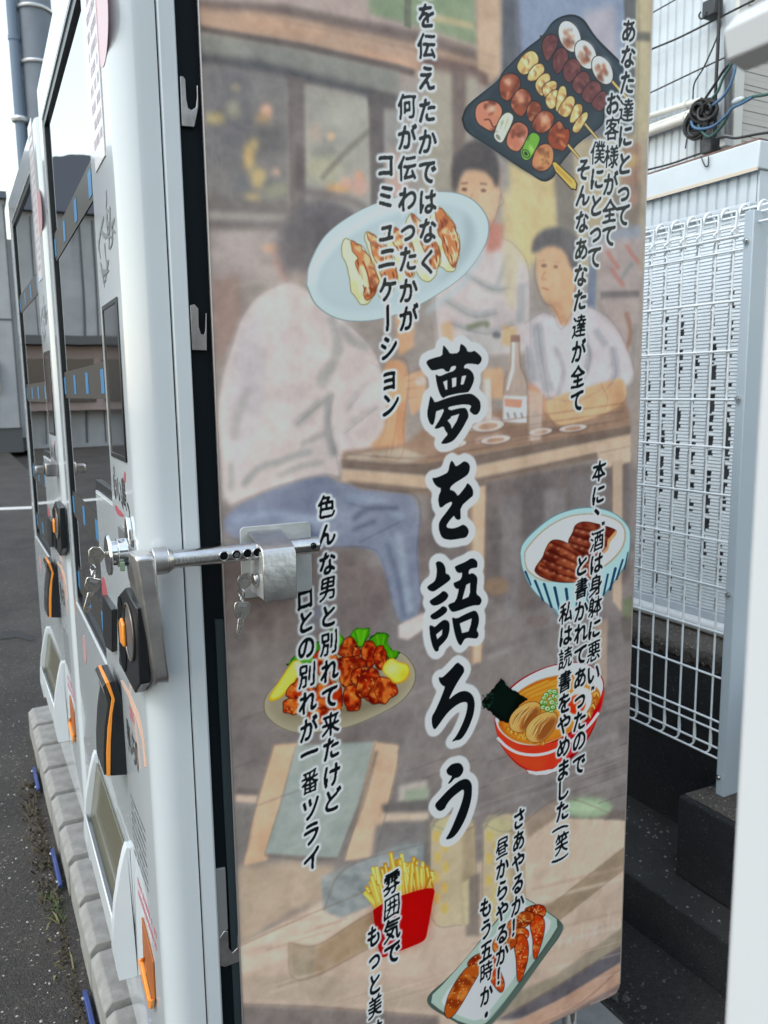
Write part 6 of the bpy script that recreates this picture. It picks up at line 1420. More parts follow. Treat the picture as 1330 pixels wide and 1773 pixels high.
# barrel and keys of the bar lock
kb = side(437, 1008, .968)
MB().cyl((sx0 + .0004, .966, kb.z + .004), (sx0 - .005, .966, kb.z + .004), .0085, .008, 20).build('key_barrel', chrome, bl_, .0008)
ks2 = thing('key_set', 'pair of keys hanging from the steel bar lock in front of the printed panel', 'keys', (sx0 - .012, .966, kb.z))
zz_ = kb.z + .004
MB().prism([(sx0 - .0055, zz_ + .003), (sx0 - .011, zz_ + .009), (sx0 - .022, zz_ + .007), (sx0 - .025, zz_ + .002), (sx0 - .023, zz_ - .010), (sx0 - .018, zz_ - .013), (sx0 - .010, zz_ - .008), (sx0 - .0055, zz_ - .003)], 'y', .9655, .9677).build('key', keym, ks2, .0005, 1)['label'] = 'key turned into the barrel'
hp2 = Vector((sx0 - .020, .9665, zz_ - .012))
MB().torus(hp2 + Vector((0, 0, -.004)), (1, .5, 0), .0055, .0008, 18, 6).torus(hp2 + Vector((0, 0, -.012)), (1, -.6, 0), .005, .0008, 18, 6).build('key_ring', steel, ks2)
hang_key(hp2 + Vector((.0, 0, -.0145)), .963, .0205, .021, .026, math.radians(-9), ks2)
# white turn handle of the far machine
hb = front(95, 812, XF)
hl = MB(f=None)
Rz = Matrix.Rotation(TH, 4, 'Z')
hw_ = W(lot(100, 812, .2215)); hx_, hy_, hz_ = hw_
g = MB(lambda v: Vector((hx_, hy_, hz_)) + Rz @ Vector(v))
g.box(-.030, -.0004, -.02, .03, -.016, .016).box(-.052, -.0302, -.012, .02, -.011, .010)
g.build('turn_handle', bracket_m, vm2, .004, 3)
for o in list(vm2.children):
    if o.name.startswith('turn_handle'):
        o.parent = None; o.location = (0, 0, 0); o.parent = vm2; o.matrix_parent_inverse = Matrix.Identity(4)
        o.matrix_basis = (Matrix.Translation(vm2.location) @ Matrix.Rotation(TH, 4, 'Z')).inverted()
# ------------------------------------------------------------------ ground
def sheet(name, loop, z, mat, kind='structure', m=W):
    me = bpy.data.meshes.new(name); me.from_pydata([tuple(m((x, y, z))) for x, y in loop], [], [tuple(range(len(loop)))]); me.materials.append(mat)
    return tag(link(name, me, None, smooth=0), kind=kind)
XE = 1.10                                            # edge of the lot towards the gully
sheet('asphalt_ground', [(-60, -60), (XE, -60), (XE, 60), (-60, 60)], 0, asphalt)
GZ_ = -.117
sheet('gully_ground', [(XE, -60), (60, -60), (60, 60), (XE, 60)], GZ_, damp)
tag(MB(W).box(XE - .06, XE, -3, 8, GZ_ + .001, -.002).build('lot_edge', concrete_m), kind='structure')
tag(MB(W).box(.27, 1.085, .92, 3.2, .002, .006).build('machine_pad', concrete_p), kind='structure')
# low dark bank of dirt along the shelf
bk = MB(W); ys = np.linspace(-.5, 3, 60); xs = np.linspace(1.19, 1.415, 8)
hb_ = [[GZ_ + .002 + .03 * ((x - 1.19) / .225) ** 1.5 + .012 * (rng.random() - .5) * (0 < i < 7) for i, x in enumerate(xs)] for y in ys]
bk.add([(x, y, hb_[a][b]) for a, y in enumerate(ys) for b, x in enumerate(xs)], [(a * 8 + b, a * 8 + b + 1, (a + 1) * 8 + b + 1, (a + 1) * 8 + b) for a in range(59) for b in range(7)])
tag(bk.build('dirt_bank', damp, None, smooth=80), kind='stuff')
def pebbles(name, n, fx, fy, z, r0, r1, mat, seed, m=W):
    r = random.Random(seed); b = MB(m)
    for i in range(n):
        x, y = fx(r), fy(r); s = r0 + (r1 - r0) * r.random() ** 3; a = r.random() * 6.28; zz = z(x, y) if callable(z) else z
        k = 5; vs = [(x + s * math.cos(a + 6.28 * j / k) * (.7 + .5 * r.random()), y + s * math.sin(a + 6.28 * j / k) * (.7 + .5 * r.random()), zz) for j in range(k)] + [(x + s * .2 * (r.random() - .5), y, zz + s * .8)]
        b.add(vs, [(j, (j + 1) % k, k) for j in range(k)])
    return tag(b.build(name, mat, None, smooth=0), kind='stuff')
pebbles('loose_gravel', 900, lambda r: -.12 + .265 * r.random(), lambda r: 1.5 + 3.8 * r.random() ** 1.5, .0008, .0008, .0042, stone_m, 4)
pebbles('gully_gravel', 700, lambda r: 1.13 + .16 * r.random() ** .8, lambda r: .6 + 1.6 * r.random(), GZ_ + .003, .003, .011, pbr('gully_stone', (.10, .095, .088), .9, 0, 0, 0, 0, .4, 200), 5)
pebbles('shelf_grit', 300, lambda r: 1.425 + .28 * r.random(), lambda r: .9 + .9 * r.random(), CAMZ - 1.2172, .0012, .005, pbr('shelf_stone', (.22, .21, .19), .9, 0, 0, 0, 0, .4, 200), 6)
# parking line and the crack
a, b = ground(-40, 883), ground(90, 878)
dv = (b - a).normalized(); nv = Vector((-dv.y, dv.x, 0)) * .11
a -= dv * 6; b += dv * 1
me = bpy.data.meshes.new('parking_line'); me.from_pydata([tuple(q + Vector((0, 0, .004))) for q in (a - nv, b - nv, b + nv, a + nv)], [], [(0, 1, 2, 3)]); me.materials.append(linepaint); tag(link('parking_line', me, None, smooth=0), kind='structure')
patch = [ground(*q) for q in ((0, 1095), (30, 1092), (58, 1102), (58, 1112), (30, 1104), (0, 1108))]
me = bpy.data.meshes.new('asphalt_joint'); me.from_pydata([(p.x, p.y, .003) for p in patch], [], [tuple(range(6))]); me.materials.append(pbr('asphalt_joint', (.026, .026, .026), .9)); tag(link('asphalt_joint', me, None, smooth=0), kind='structure')

# ------------------------------------------------------------------ concrete blocks under the machines
def block_mesh():
    bm = MB()
    L_, Wd, H = .30, .170, .108; c, e = .016, .005
    def ringz(i): return [(i * c / e if i else 0, i, 0), (L_, i, 0), (L_, Wd - i, 0), (i * c / e if i else 0, Wd - i, 0)]
    lo = [(0, 0, 0), (L_, 0, 0), (L_, Wd, 0), (0, Wd, 0)]; md = [(x, y, H - (c if x == 0 else e)) for x, y, z in lo]; hi = [(c, e, H), (L_, e, H), (L_, Wd - e, H), (c, Wd - e, H)]
    bm.add(lo + md + hi, [(3, 2, 1, 0), (8, 9, 10, 11)] + [(4 * k + i, 4 * k + (i + 1) % 4, 4 * k + 4 + (i + 1) % 4, 4 * k + 4 + i) for k in (0, 1) for i in range(4)])
    me = bpy.data.meshes.new('concrete_block'); me.from_pydata(bm.v, [], bm.f)
    b = bmesh.new(); b.from_mesh(me); bmesh.ops.recalc_face_normals(b, faces=b.faces); b.to_mesh(me); b.free(); me.materials.append(concrete_b)
    return me
blk = block_mesh(); r = random.Random(8)
edges_y = [1.29, 1.475, 1.664, 1.853, 2.043, 2.232, 2.42, 2.61, 2.80, 2.99, 3.18]
names = ['beneath the near corner of the near machine', 'second from the camera', 'third from the camera', 'fourth from the camera', 'fifth from the camera', 'sixth from the camera', 'under the gap between the machines', 'under the middle of the far machine', 'under the far part of the far machine', 'last at the far end of the row']
for i in range(len(edges_y) - 1):
    o = link('concrete_block', blk, None, .003, 2, 30) if i == 0 else o0.copy()
    if i == 0: o0 = o
    else: C.objects.link(o)
    o.location = W((.167 + .004 * (r.random() - .5), edges_y[i] + .002, .0008)); o.rotation_euler = (0, 0, TH + math.radians(.8 * (r.random() - .5)))
    tag(o, 'grey concrete block in the row, ' + names[i], 'concrete block', 'concrete blocks under the machines')
# blue bars bolted along the foot of the blocks
def blue_bar(y0, y1, lab, first=None):
    t = thing('edge_bar', lab, 'bar', W((.155, y0, 0)), 'blue bars along the blocks')
    n = 10; m = MB(W); x = .146
    m.prism([(y0 + .012, .004), (y1 - .012, .004), (y1, .010), (y1, .020), (y1 - .012, .027), (y0 + .012, .027), (y0, .020), (y0, .010)], 'x', x, x + .010)
    m.build('bar', blue_m, t, .002)
    for y in (y0 + .022, y1 - .022): MB(W).cyl((x - .004, y, .0155), (x - .0004, y, .0155), .005, n=10).build('bolt', chrome, t)
blue_bar(1.49, 1.66, 'blue bolted bar at the foot of the blocks nearest the camera'); blue_bar(2.08, 2.27, 'blue bolted bar at the foot of the blocks midway along the row'); blue_bar(2.66, 2.83, 'blue bolted bar at the foot of the blocks furthest from the camera')
# weeds in the joint
def weeds(name, n, y0, y1, mat, seed, h0, h1, spread=.03):
    r = random.Random(seed); m = MB(W)
    for i in range(n):
        y = y0 + (y1 - y0) * r.random(); x = .141 - spread * r.random() ** 2; h = h0 + (h1 - h0) * r.random(); a = r.random() * 6.28; lx, ly_ = math.cos(a) * h, math.sin(a) * h; w = .0012 + .002 * r.random()
        p = [(x, y, 0), (x + lx * .4, y + ly_ * .4, h * .45), (x + lx, y + ly_, h * .5)]
        m.add([(p[0][0] - w, p[0][1], 0), (p[0][0] + w, p[0][1], 0), (p[1][0] + w, p[1][1], p[1][2]), (p[1][0] - w, p[1][1], p[1][2]), (p[2][0], p[2][1], p[2][2])], [(0, 1, 2, 3), (3, 2, 4)])
    return tag(m.build(name, mat, None, smooth=0, clean=False), kind='stuff')
weeds('dry_weeds', 260, 2.0, 2.75, pbr('dead_weed', (.075, .062, .038), .9), 1, .01, .04, .045); weeds('green_weeds', 50, 1.95, 2.08, weedg_m, 2, .01, .035); weeds('straw', 10, 1.75, 1.95, weed_m, 3, .02, .05, .05)
weeds('dry_moss', 260, 1.45, 2.0, pbr('brown_moss', (.06, .05, .03), .9), 5, .004, .014, .02)

# ------------------------------------------------------------------ right side: shelf, retaining wall, footing, fence
tag(MB(W).box(1.42, 1.7128, -3, 8, GZ_ - .02, CAMZ - 1.218).build('concrete_shelf', concrete_d, None, .004), kind='structure')
sheet('shelf_dust', [(1.425, -3), (1.7126, -3), (1.7126, 8), (1.425, 8)], CAMZ - 1.2176, pbr('dusty_concrete', (.034, .032, .028), .9, 0, 0, .5, 60, .5, 7, dirt=(.017, .0165, .015)))
rw = thing('retaining_wall', 'dark concrete retaining wall with a lighter brown cap behind the wire fence', 'wall', W((1.75, 1.5, CAMZ - 1.218)))
MB(W).box(1.713, 1.95, -3, 8, CAMZ - 1.2174, CAMZ - .7405).build('wall_face', concrete_d, rw)
yy_ = np.linspace(.6, 3.2, 240); r = random.Random(31); edge = [1.712 + .010 * r.random() + .006 * math.sin(i * .7) for i in range(240)]; dz_ = [.030 + .022 * r.random() for i in range(240)]
cpm = MB(W); cpm.add([(e, y, CAMZ - .697 + .002 * r.random()) for e, y in zip(edge, yy_)] + [(1.735, y, CAMZ - .694) for y in yy_] + [(1.95, y, CAMZ - .694) for y in yy_] + [(e - .006 - .006 * r.random(), y, CAMZ - .705 - .01 * r.random()) for e, y in zip(edge, yy_)] + [(1.7122, y, CAMZ - .694 - d_) for y, d_ in zip(yy_, dz_)],
    [(k * 240 + i, k2 * 240 + i, k2 * 240 + i + 1, k * 240 + i + 1) for k, k2 in ((0, 1), (1, 2), (3, 0), (4, 3)) for i in range(239)])
cpm.build('wall_cap', concrete_m, rw, smooth=0, clean=False)
ft = tag(MB(W).box(1.52, 1.69, .2, 1.324, CAMZ - 1.2165, CAMZ - 1.004).build('concrete_footing', concrete_d, None, .006, 2), 'dark pitted concrete footing block carrying the fence post', 'footing')
cap = [(1.525, .3), (1.685, .3), (1.685, 1.30), (1.60, 1.315), (1.535, 1.318)]
ftc = MB(W).prism(cap, 'z', CAMZ - 1.0036, CAMZ - 1.0006).build('mortar_skim', concrete_m, ft, .001)
fx = 1.61
fence = thing('mesh_fence', 'white wire mesh fence with curled top wires bolted to a pale grey post', 'fence', W((fx, 1.27, CAMZ - 1.0)))
R2_ = lambda q: q * fx + CAMZ
zs = [.247, .238, .2237, .209, .1895] + [.1895 - .0697 * k for k in range(1, 11)] + [-.5224, -.551, -.566]
WY0, WY1 = 1.279, 2.3
hzm = MB(W)
for z in zs:
    off = {.209: -.0, .2237: .012, .238: .02, .247: .026}.get(z, 0)
    if z == -.551: off = .004
    hzm.cyl((fx + off - .0035, .95 if z > .22 else WY0, R2_(z)), (fx + off - .0035, WY1, R2_(z)), .0029, n=8)
ver = MB(W)
for i in range(-7, 20):
    y = 1.312 + i * .0495
    top = [(fx + .026 + .028 * math.sin(t), y, R2_(.247) + .012 - .0 + .02 * math.cos(t) ) for t in np.linspace(math.pi * .9, -math.pi * .5, 9)]
    path = [(fx + .052, y, R2_(.222)), (fx + .052, y, R2_(.236)), (fx + .046, y, R2_(.2475)), (fx + .036, y, R2_(.2535)), (fx + .026, y, R2_(.2535)), (fx + .016, y, R2_(.249)), (fx + .010, y, R2_(.238)), (fx + .008, y, R2_(.2237)),
            (fx - .010, y, R2_(.215)), (fx + .010, y, R2_(.2065)), (fx, y, R2_(.1895)), (fx, y, R2_(-.50)), (fx, y, R2_(-.5224)), (fx + .004, y, R2_(-.540)), (fx + .004, y, R2_(-.553)), (fx + .002, y + .004, R2_(-.5615)), (fx, y + .011, R2_(-.566)), (fx, y + .020, R2_(-.567))]
    if y < 1.28: path = path[:8]
    ver.tube(bez(path, 3), .0026, 7)
hzm.v += []; o_ = len(hzm.v); hzm.v += ver.v; hzm.f += [tuple(i + o_ for i in f) for f in ver.f]
hzm.build('wire_mesh', wirem, fence, smooth=60)
MB(W).box(1.600, 1.660, 1.2555, 1.2805, CAMZ - 1.0002, CAMZ + .385).build('post', postm, fence, .002)
for px, py in ((1300, 416), (1284.7, 691), (1266.7, 1031), (1251, 1348)):
    p = lot(px, py, 1.600); p.y = 1.2705
    b = MB(W).cyl((1.5996, p.y, p.z), (1.5945, p.y, p.z), .0065, n=16).cyl((1.5944, p.y, p.z), (1.590, p.y, p.z), .0045, n=6).build('bolt', steel, fence)

# ------------------------------------------------------------------ house wall behind the fence
house = thing('house', 'white corrugated metal house with lower annex behind the fence, beige siding round its corner', 'house', W((2.2, 2.2, CAMZ - .7)))
def corrugated(m, x, y0, y1, z0, z1, pitch, depth):
    n = int((y1 - y0) / pitch); prof = []
    for i in range(n):
        y = y0 + i * pitch; prof += [(y, x), (y + pitch * .62, x), (y + pitch * .72, x + depth), (y + pitch * .9, x + depth)]
    prof.append((y0 + n * pitch, x)); k = len(prof)
    m.add([(px_, py_, z0) for py_, px_ in prof] + [(px_, py_, z1) for py_, px_ in prof], [(i, i + 1, k + i + 1, k + i) for i in range(k - 1)])
XU = 2.20; yc = .8314 * XU
m = MB(W); corrugated(m, XU, yc, yc + 3.2, CAMZ + .55, CAMZ + 2.6, .034, .006); m.build('upper_wall', corr, house, smooth=0)
MB(W).box(XU + .008, XU + 4, yc + .002, yc + 3.2, CAMZ - .6, CAMZ + 2.6).build('house_core', dark_gap, house)
# siding on the end wall: courses with a fine ribbed face
sd = MB(W); sd.box(XU + .036, XU + 4, yc - .0095, yc + .0008, CAMZ + .3, CAMZ + 2.59); zc = CAMZ + .3
while zc < CAMZ + 2.6:
    H_ = .150
    for k in range(8):
        za = zc + k * H_ / 8; sd.box(XU + .0365, XU + 3.99, yc - .0122 - .0012 * (k % 2), yc - .0096, za + (.005 if k == 0 else .0006), za + H_ / 8 - .0006)
    zc += H_
sd.build('siding', siding_m, house, smooth=0)
MB(W).box(XU - .006, XU + .034, yc - .018, yc - .0002, CAMZ + .3, CAMZ + 2.6).build('corner_trim', pbr('corner_trim_paint', (.60, .60, .57), .5), house, .003)
XA = 1.95; ya = .7814 * XA
an = MB(W); corrugated(an, XA, ya, ya + 3, CAMZ + .30, CAMZ + .566, .034, .006); an.build('annex_wall', corr, house, smooth=0)
MB(W).box(XA - .016, XU - .002, ya - .012, ya + 3, CAMZ + .567, CAMZ + .640).build('annex_fascia', corr, house, .004)
MB(W).box(XA - .020, XA - .0165, ya - .012, ya + 3, CAMZ + .563, CAMZ + .572).build('fascia_lip', rustst, house)
MB(W).box(XA - .010, XU - .002, ya - .004, ya + 3, CAMZ + .6402, CAMZ + .647).build('roof_flashing', rust, house, .001)
MB(W).box(XA + .010, XU + 3, ya + .004, ya + 3, CAMZ - .62, CAMZ + .5665).build('annex_core', dark_gap, house)
MB(W).box(XA, XU + 3, ya - .006, ya + .0035, CAMZ - .62, CAMZ + .5665).build('annex_end', corr, house)
# louvred white screen on the annex
XL = 1.875; r = random.Random(12); lv = MB(W); z0 = CAMZ - .635; z1 = CAMZ + .455
lvb = MB(W).box(XL + .012, XL + .014, 1.47, 2.4, z0, z1).build('louvre_backing', dark_gap, house)
rows = 112; hz = (z1 - z0) / rows
nst = 15; y = 1.478
for s in range(nst):
    pitch = .058; gap0 = .030 + .014 * r.random(); ph = r.random() * 6
    for k in range(rows):
        t = k / rows
        mid = .35 + .65 * math.exp(-((t - .42) / .3) ** 2)
        g0 = gap0 * mid * (.25 + .9 * r.random()) * (.5 + .5 * math.sin(ph + t * 9) ** 2 + .3)
        g0 = min(max(g0 - .006, .0008), .028)
        sh = .003 * (r.random() - .5)
        za = z0 + k * hz
        lv.add([(XL, y + sh, za + hz * .03), (XL, y + pitch - g0 + sh, za + hz * .03), (XL - .0022, y + pitch - g0 + sh, za + hz * .30), (XL - .0022, y + sh, za + hz * .30), (XL, y + pitch - g0 + sh, za + hz * 1.03), (XL, y + sh, za + hz * 1.03)],
               [(0, 1, 2, 3), (3, 2, 4, 5)])
        if g0 > .004 and r.random() < .25: lv.add([(XL + .004, y + pitch - g0 - .002, za), (XL + .004, y + pitch + .002, za), (XL + .004, y + pitch + .002, za + hz * .5), (XL + .004, y + pitch - g0 - .002, za + hz * .5)], [(0, 1, 2, 3)])
    y += pitch
louv = lv.build('louvre_slats', louvre_m, house, smooth=0, clean=False)
lw = MB(W)
for s in range(nst): lw.box(XL + .002, XL + .0035, 1.478 + s * .058 - .001, 1.478 + s * .058 + .028, z0, z1)
lw.build('louvre_webs', louvre_m, house)
MB(W).box(XL - .012, XL + .011, 1.47, 2.4, z0 - .032, z0 - .0005).build('louvre_sill', corr, house, .002)
MB(W).box(XL - .02, XL + .011, 1.47, 2.4, z1, z1 + .012).build('louvre_head', corr, house, .002)
tag(MB(W).cyl((1.845, .9, CAMZ - .672), (1.845, 3, CAMZ - .672), .019, n=20).build('drain_pipe', pbr('white_drain', (.74, .75, .74), .35), None, smooth=60), 'white horizontal drain pipe on the brown wall cap below the louvred screen', 'pipe')
# pipes and cables on the upper wall
def upipe(pts, r_, mat, name, label, cat, clips=()):
    P_ = [lot(px, py, XU - r_ - .012) for px, py in pts]
    m = MB(W).tube([tuple(p) for p in P_], r_, 14)
    for c in clips:
        p = P_[0].lerp(P_[-1], c); m.torus(p, P_[-1] - P_[0], r_ + .002, .003, 16, 6)
    return tag(m.build(name, mat, None, smooth=50), label, cat)
upipe([(1060, 222), (1215, 173)], .0095, pipe_w, 'conduit', 'upper of the two pale conduits on the white corrugated wall', 'pipe', (.85,))
upipe([(1060, 244), (1200, 192)], .008, pipe_w, 'conduit', 'thin grey conduit tucked between the two pale conduits on the corrugated wall', 'pipe')
upipe([(1060, 252), (1194, 203)], .0145, pipe_w, 'conduit', 'lower and thicker of the two pale conduits on the white corrugated wall', 'pipe', (.96,))
def cable(pts, r_, mat, name, label, x=XU - .03, cat='cable', jit=0):
    P_ = [lot(px, py, x - jit * (i % 2) * .02) for i, (px, py) in enumerate(pts)]
    m = MB(W).tube([tuple(p) for p in bez([tuple(p) for p in P_], 8)] if False else [tuple(p) for p in catmull(P_)], r_, 7)
    return tag(m.build(name, mat, None, smooth=60), label, cat)
def catmull(P_, n=7):
    if len(P_) < 3: return P_
    q = [P_[0] * 2 - P_[1]] + list(P_) + [P_[-1] * 2 - P_[-2]]; out = []
    for i in range(1, len(q) - 2):
        for t in np.linspace(0, 1, n, endpoint=False):
            t = float(t); a, b, c, d_ = q[i - 1], q[i], q[i + 1], q[i + 2]
            out.append(.5 * ((2 * b) + (c - a) * t + (2 * a - 5 * b + 4 * c - d_) * t * t + (3 * b - a - 3 * c + d_) * t ** 3))
    return out + [P_[-1]]
K5 = Zm(1040, 0, 1 / 4.4310)
k5 = lambda pts: [tuple(q) for q in K5(pts)]
cable(k5([(300, 150), (385, 105), (570, 0), (640, -40)]), .0022, cable_b, 'wire', 'highest thin wire slanting across the white corrugated wall')
cable(k5([(250, 450), (375, 385), (600, 290), (900, 140), (1180, 0)]), .0032, cable_b, 'wire', 'middle thin wire slanting across the white corrugated wall')
cable(k5([(250, 770), (365, 720), (700, 560), (1000, 420)]), .0025, cable_b, 'wire', 'lowest thin wire slanting across the white corrugated wall')
cable(k5([(906, -60), (908, 120), (900, 380), (886, 620), (880, 900), (878, 1050)]), .0052, cable_b, 'cable', 'black upright cable down the corrugated wall beside the corner')
cable(k5([(915, 130), (920, 200), (880, 320), (790, 520), (720, 640), (708, 760)]), .0025, cable_b, 'cable', 'thin grey-black cable looping down to the conduits on the corrugated wall')
cable(k5([(1020, 440), (1015, 480), (960, 520), (880, 640), (800, 760)]), .0042, cable_b, 'cable', 'black cable fanning out from the conduits to the corner', XU - .05)
cable(k5([(1022, 450), (1000, 500), (940, 600), (900, 700), (840, 770)]), .0042, cable_g, 'cable', 'green cable fanning out from the conduits to the corner', XU - .055)
cable(k5([(1026, 450), (1034, 520), (1000, 640), (940, 740), (860, 810)]), .0046, cable_bl, 'cable', 'blue cable fanning out from the conduits to the corner', XU - .06)
cable(k5([(1340, 710), (1250, 730), (1160, 745), (1080, 780), (1000, 840), (960, 920), (900, 1000), (830, 1050), (770, 1000), (750, 960)]), .0045, cable_g, 'cable', 'green cable coming in from the right to the dark cable clump', XU - .07)
cable(k5([(1160, 750), (1090, 790), (1010, 830), (960, 890), (860, 970), (760, 990), (710, 970), (695, 930)]), .0045, cable_bl, 'cable', 'blue cable curling under the dark cable clump', XU - .075)
cable(k5([(1340, 1010), (1200, 1030), (1040, 1060), (960, 1050), (900, 1060)]), .0038, cable_b, 'cable', 'black cable running from the siding to the foot of the corrugated wall', XU - .06)
cable(k5([(770, 1180), (775, 1050), (800, 980)]), .0035, cable_b, 'cable', 'short black cable dropping from the cable clump to the annex roof', XU - .05)
cable(k5([(700, 870), (680, 960), (650, 1140)]), .0022, cable_b, 'cable', 'thin black cable hanging below the lower conduit', XU - .04)
cable(k5([(770, 1200), (800, 1270), (825, 1270), (828, 1200)]), .0018, cable_b, 'cable', 'thin loose loop of cable hanging over the annex fascia', XA - .022)
cable(k5([(330, 1310), (420, 1288), (560, 1250), (700, 1200), (775, 1175)]), .003, cable_b, 'cable', 'black cable lying along the edge of the annex roof', XA + .04)
cl = thing('cable_clump', 'tangle of coiled black cable and tape at the ends of the conduits', 'cable', W(lot(1210, 205, XU - .05)))
r = random.Random(5); cm = MB(W)
for (cx_, cy_, a_, b_, n) in ((1212, 190, .030, .045, 9), (1228, 190, .028, .042, 7), (1206, 215, .040, .05, 12)):
    for i in range(n):
        c = lot(cx_ + r.random() * 8 - 4, cy_ + r.random() * 8 - 4, XU - .03 - .05 * r.random()); aa = r.random() * .8 - .4
        cm.torus(c, (1, aa, r.random() * .6 - .3), a_ * (.5 + .6 * r.random()), .0042, 20, 6)
cm.build('coil', cable_b, cl)
tp = MB(W)
for (px, py, s) in ((1204, 206, .030), (1216, 214, .026), (1207, 224, .020), (1226, 200, .018)): p = lot(px, py, XU - .05); tp.sphere(p, s, 8, (.7, 1, 1.2))
tp.build('tape', pbr('black_tape', (.012, .014, .018), .45, 0, 0, .6, 60), cl)
def wallbox(px0, py0, px1, py1, x0, x1, mat, name, label, cat):
    a, b = lot(px0, py0, x0), lot(px1, py1, x0); return tag(MB(W).box(x0, x1, a.y, b.y, a.z, b.z).build(name, mat, None, .003), label, cat)
wallbox(1214, 242, 1230, 262, XU - .06, XU - .012, pbr('tarry_grey', (.05, .052, .055), .7, 0, 0, .5, 50, .5, 30), 'junction_box', 'dark taped junction box on the annex roof edge', 'box')
wallbox(1216, 4, 1237, 22, XU - .05, XU - .012, pbr('meter_grey', (.03, .035, .04), .5), 'cable_box', 'small black cable box high on the corrugated wall', 'box')
cable(k5([(770, 90), (755, 120), (770, 145), (800, 130), (815, 90)]), .0028, cable_b, 'cable', 'small black cable loop hanging from the cable box', XU - .05)
upipe([(1261, 60), (1261, 240)], .011, greyd, 'conduit', 'dark upright conduit at the corner of the corrugated wall', 'pipe')
p = lot(1278, 174, XU - .07)
tag(MB(W).sphere(p, .014, 8, (.7, 1.6, .7)).build('cable_clamp', pbr('clear_clamp', (.45, .5, .52), .2), None), 'pale translucent clamp on the green and blue cables by the siding', 'clamp')
wallbox(1246, 236, 1256, 252, XU - .05, XU - .012, pbr('grey_anchor', (.4, .42, .43), .5), 'wall_anchor', 'small grey anchor at the foot of the corrugated wall', 'anchor')

# ------------------------------------------------------------------ white post right beside the camera
fpst = thing('foreground_post', 'blurred white post at the right edge close to the camera, with a hex bolt', 'post', W((.42, .25, 0)))
xw = .38; yw = .7655 * xw
fp_m = pbr('bright_white_paint', (.56, .58, .60), .35, 0, .1)
MB(W).box(xw, xw + .06, yw - .16, yw, .002, CAMZ + .6).build('post', fp_m, fpst, .004)
bc = lot(1312, 62, xw + .012)
bb = MB(W).cyl((bc.x, yw + .0004, bc.z - .0), (bc.x, yw + .031, bc.z), .0150, .0145, 6)
bb.build('hex_bolt', fp_m, fpst, .001)

# ------------------------------------------------------------------ far side of the lot, seen past the machines and mirrored in the door glass
YBd = 20.0
bld = thing('warehouse', 'long grey panelled warehouse across the lot at the left edge', 'building', (-6, YBd, 0))
MB().box(-1.2, .088 * 10, YBd, YBd + 8, .55, CAMZ + .21 * YBd).build('wall', facade_m, bld)
MB().box(-1.2, .88, YBd + .05, YBd + 8, .0, .549).build('plinth', greyd, bld)
seam = MB()
for x in np.arange(-1.0, .88, .46): seam.box(x, x + .03, YBd - .012, YBd - .001, .56, CAMZ + .205 * YBd)
seam.box(-1.2, .86, YBd - .011, YBd - .001, 2.9, 2.94)
seam.build('panel_joints', greyd, bld)
MB().box(-1.25, .93, YBd - .15, YBd + 8, CAMZ + .21 * YBd + .001, CAMZ + .217 * YBd).build('parapet', roof_m, bld)
MB().box(.06, .5, YBd - .2, YBd - .013, 1.35, 2.05).build('meter_box', pbr('cream_box', (.45, .43, .39), .5), bld, .02)
MB().box(-.9, .3, YBd - .25, YBd - .013, 1.0, 1.12).build('sill', strap_w, bld, .01)
MB().box(-.9, -.1, YBd - .03, YBd - .013, 1.9, 3.2).build('window', pbr('dark_window', (.03, .035, .04), .1), bld)
b2 = thing('shed', 'lower grey shed between the warehouse and the far vending machine', 'shed', (2, YBd, 0))
MB().box(.885, 3.2, YBd + .4, YBd + 6, .3, CAMZ + .172 * YBd).build('wall', facade_m, b2); MB().box(.885, 3.2, YBd + .45, YBd + 6, 0, .299).build('plinth', greyd, b2)
s2 = MB()
for x in np.arange(1.1, 3.2, .32): s2.box(x, x + .025, YBd + .388, YBd + .399, .31, CAMZ + .17 * YBd)
s2.build('panel_joints', greyd, b2)
b3 = thing('invented_hall', 'invented grey hall with dark wavy roof, out of view, mirrored in the door glass', 'building', (-6, 21, 0))  # invented building out of view, added for the reflection in the door glass
MB().box(-9, -1.3, 21, 29, 0, CAMZ + .20 * 21).build('wall', facade_m, b3)
s3 = MB()
for x in np.arange(-8.8, -1.4, .42): s3.box(x, x + .04, 20.98, 20.998, .1, CAMZ + .195 * 21)
s3.build('panel_joints', greyd, b3)
MB().prism([(-9.4, CAMZ + .2005 * 21), (-1.15, CAMZ + .2005 * 21)] + [(-1.2 - 8 * t, CAMZ + (.246 + .030 * math.sin(t * 3.0) + .006 * math.sin(t * 17)) * 21) for t in np.linspace(0, 1, 30)], 'y', 20.8, 28).build('roof', roof_m, b3)  # outline waved like a hill to shape the mirrored skyline
MB().box(-6, -1.5, 20.6, 20.97, .9, 2.4).build('shopfront', pinkwall, b3)
wn3 = MB()
for x in (-5.6, -4.4, -3.2, -2.2): wn3.box(x, x + .7, 20.55, 20.598, 1.1, 2.1)
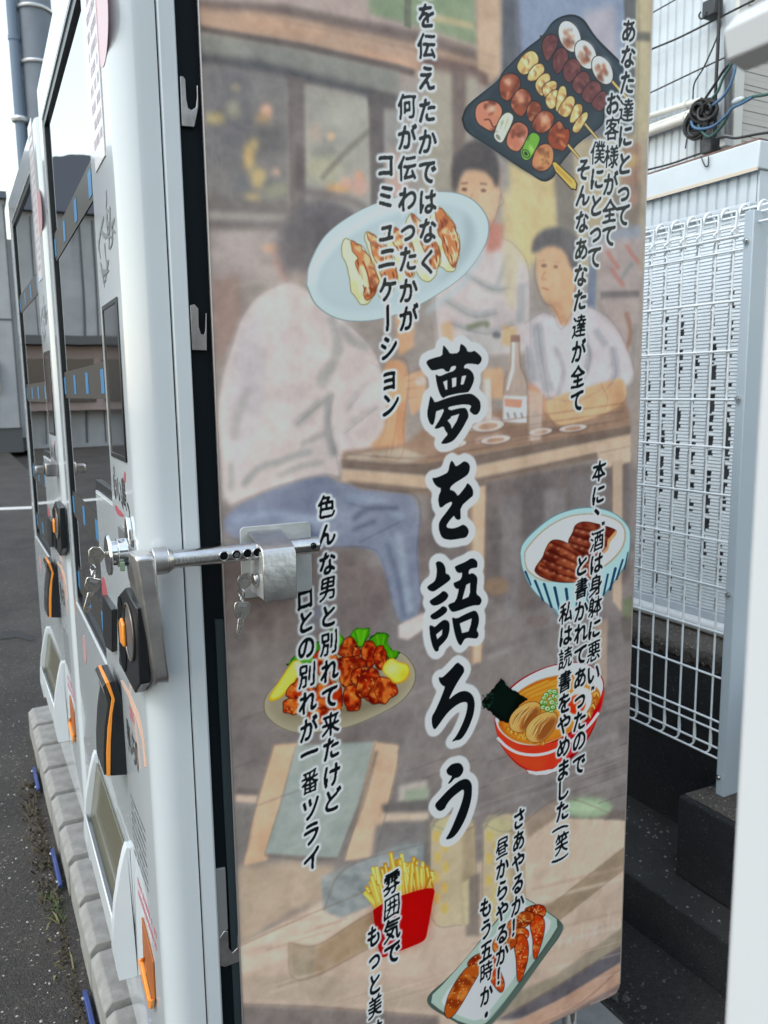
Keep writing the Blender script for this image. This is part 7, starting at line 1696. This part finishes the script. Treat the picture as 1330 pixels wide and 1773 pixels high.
wn3.build('window', pbr('shop_glass', (.05, .05, .055), .08), b3)
MB().box(-6.2, -1.4, 20.3, 20.97, 2.42, 2.62).build('canopy', greyd, b3)
# house behind the camera, seen only as a reflection in the glossy panel
b4 = thing('opposite_house', 'house on the other side of the lot, mirrored faintly in the printed side panel', 'house', (8, -9, 0))
MB().box(3.1, 22, -16, -9, 0, 2.4).build('wall', pbr('opposite_wall', (.22, .21, .20), .8), b4)
MB().prism([(-16.5, 2.401), (-8.6, 2.401), (-12.5, 3.1)], 'x', 3.101, 22.3).build('roof', roof_m, b4); MB().box(-2.5, 3.1, -16, -9.2, 0, 6.5).build('tall_wing', pbr('wing_wall', (.16, .16, .165), .8), b4)

# ------------------------------------------------------------------ utility pole behind the far machine
PYd = 9.0
pl = thing('utility_pole', 'grey steel utility pole with pale bands and slim conduit behind the machines', 'pole', (.6, PYd, 0))
def at_y(px, py): return side(px, py, PYd)
c0, c1 = at_y(62, 40), at_y(38, 40)
base = at_y(70, 240)
xm = (at_y(31.5, 40).x + at_y(91, 40).x) / 2; rad = (at_y(91, 40).x - at_y(31.5, 40).x) / 2
MB().cyl((xm, PYd, 0), (xm, PYd, CAMZ + 9), rad * 1.04, rad * .94, 32).build('shaft', pole_m, pl, smooth=60)
xc_ = (at_y(12, 40).x + at_y(31, 40).x) / 2; rc2 = (at_y(31, 40).x - at_y(12, 40).x) / 2
MB().cyl((xc_, PYd - .05, 0), (xc_, PYd - .05, CAMZ + 9), rc2, rc2, 20).cyl((xc_, PYd - .05, at_y(24, 70).z - .02), (xc_, PYd - .05, at_y(24, 70).z + .02), rc2 * 1.12, rc2 * 1.12, 20).build('conduit', pbr('conduit_paint', (.13, .18, .25), .6), pl, smooth=60)
for py in (22, 115):
    z = at_y(62, py).z; MB().torus((xm, PYd, z), (.02, .03, 1), rad * 1.02, .018, 32, 8).build('band', strap_w, pl)
z = at_y(30, 210).z; MB().torus((xc_, PYd - .05, z), (0, 0, 1), rc2 * 1.05, .03, 24, 8).build('strap', strap_w, pl)
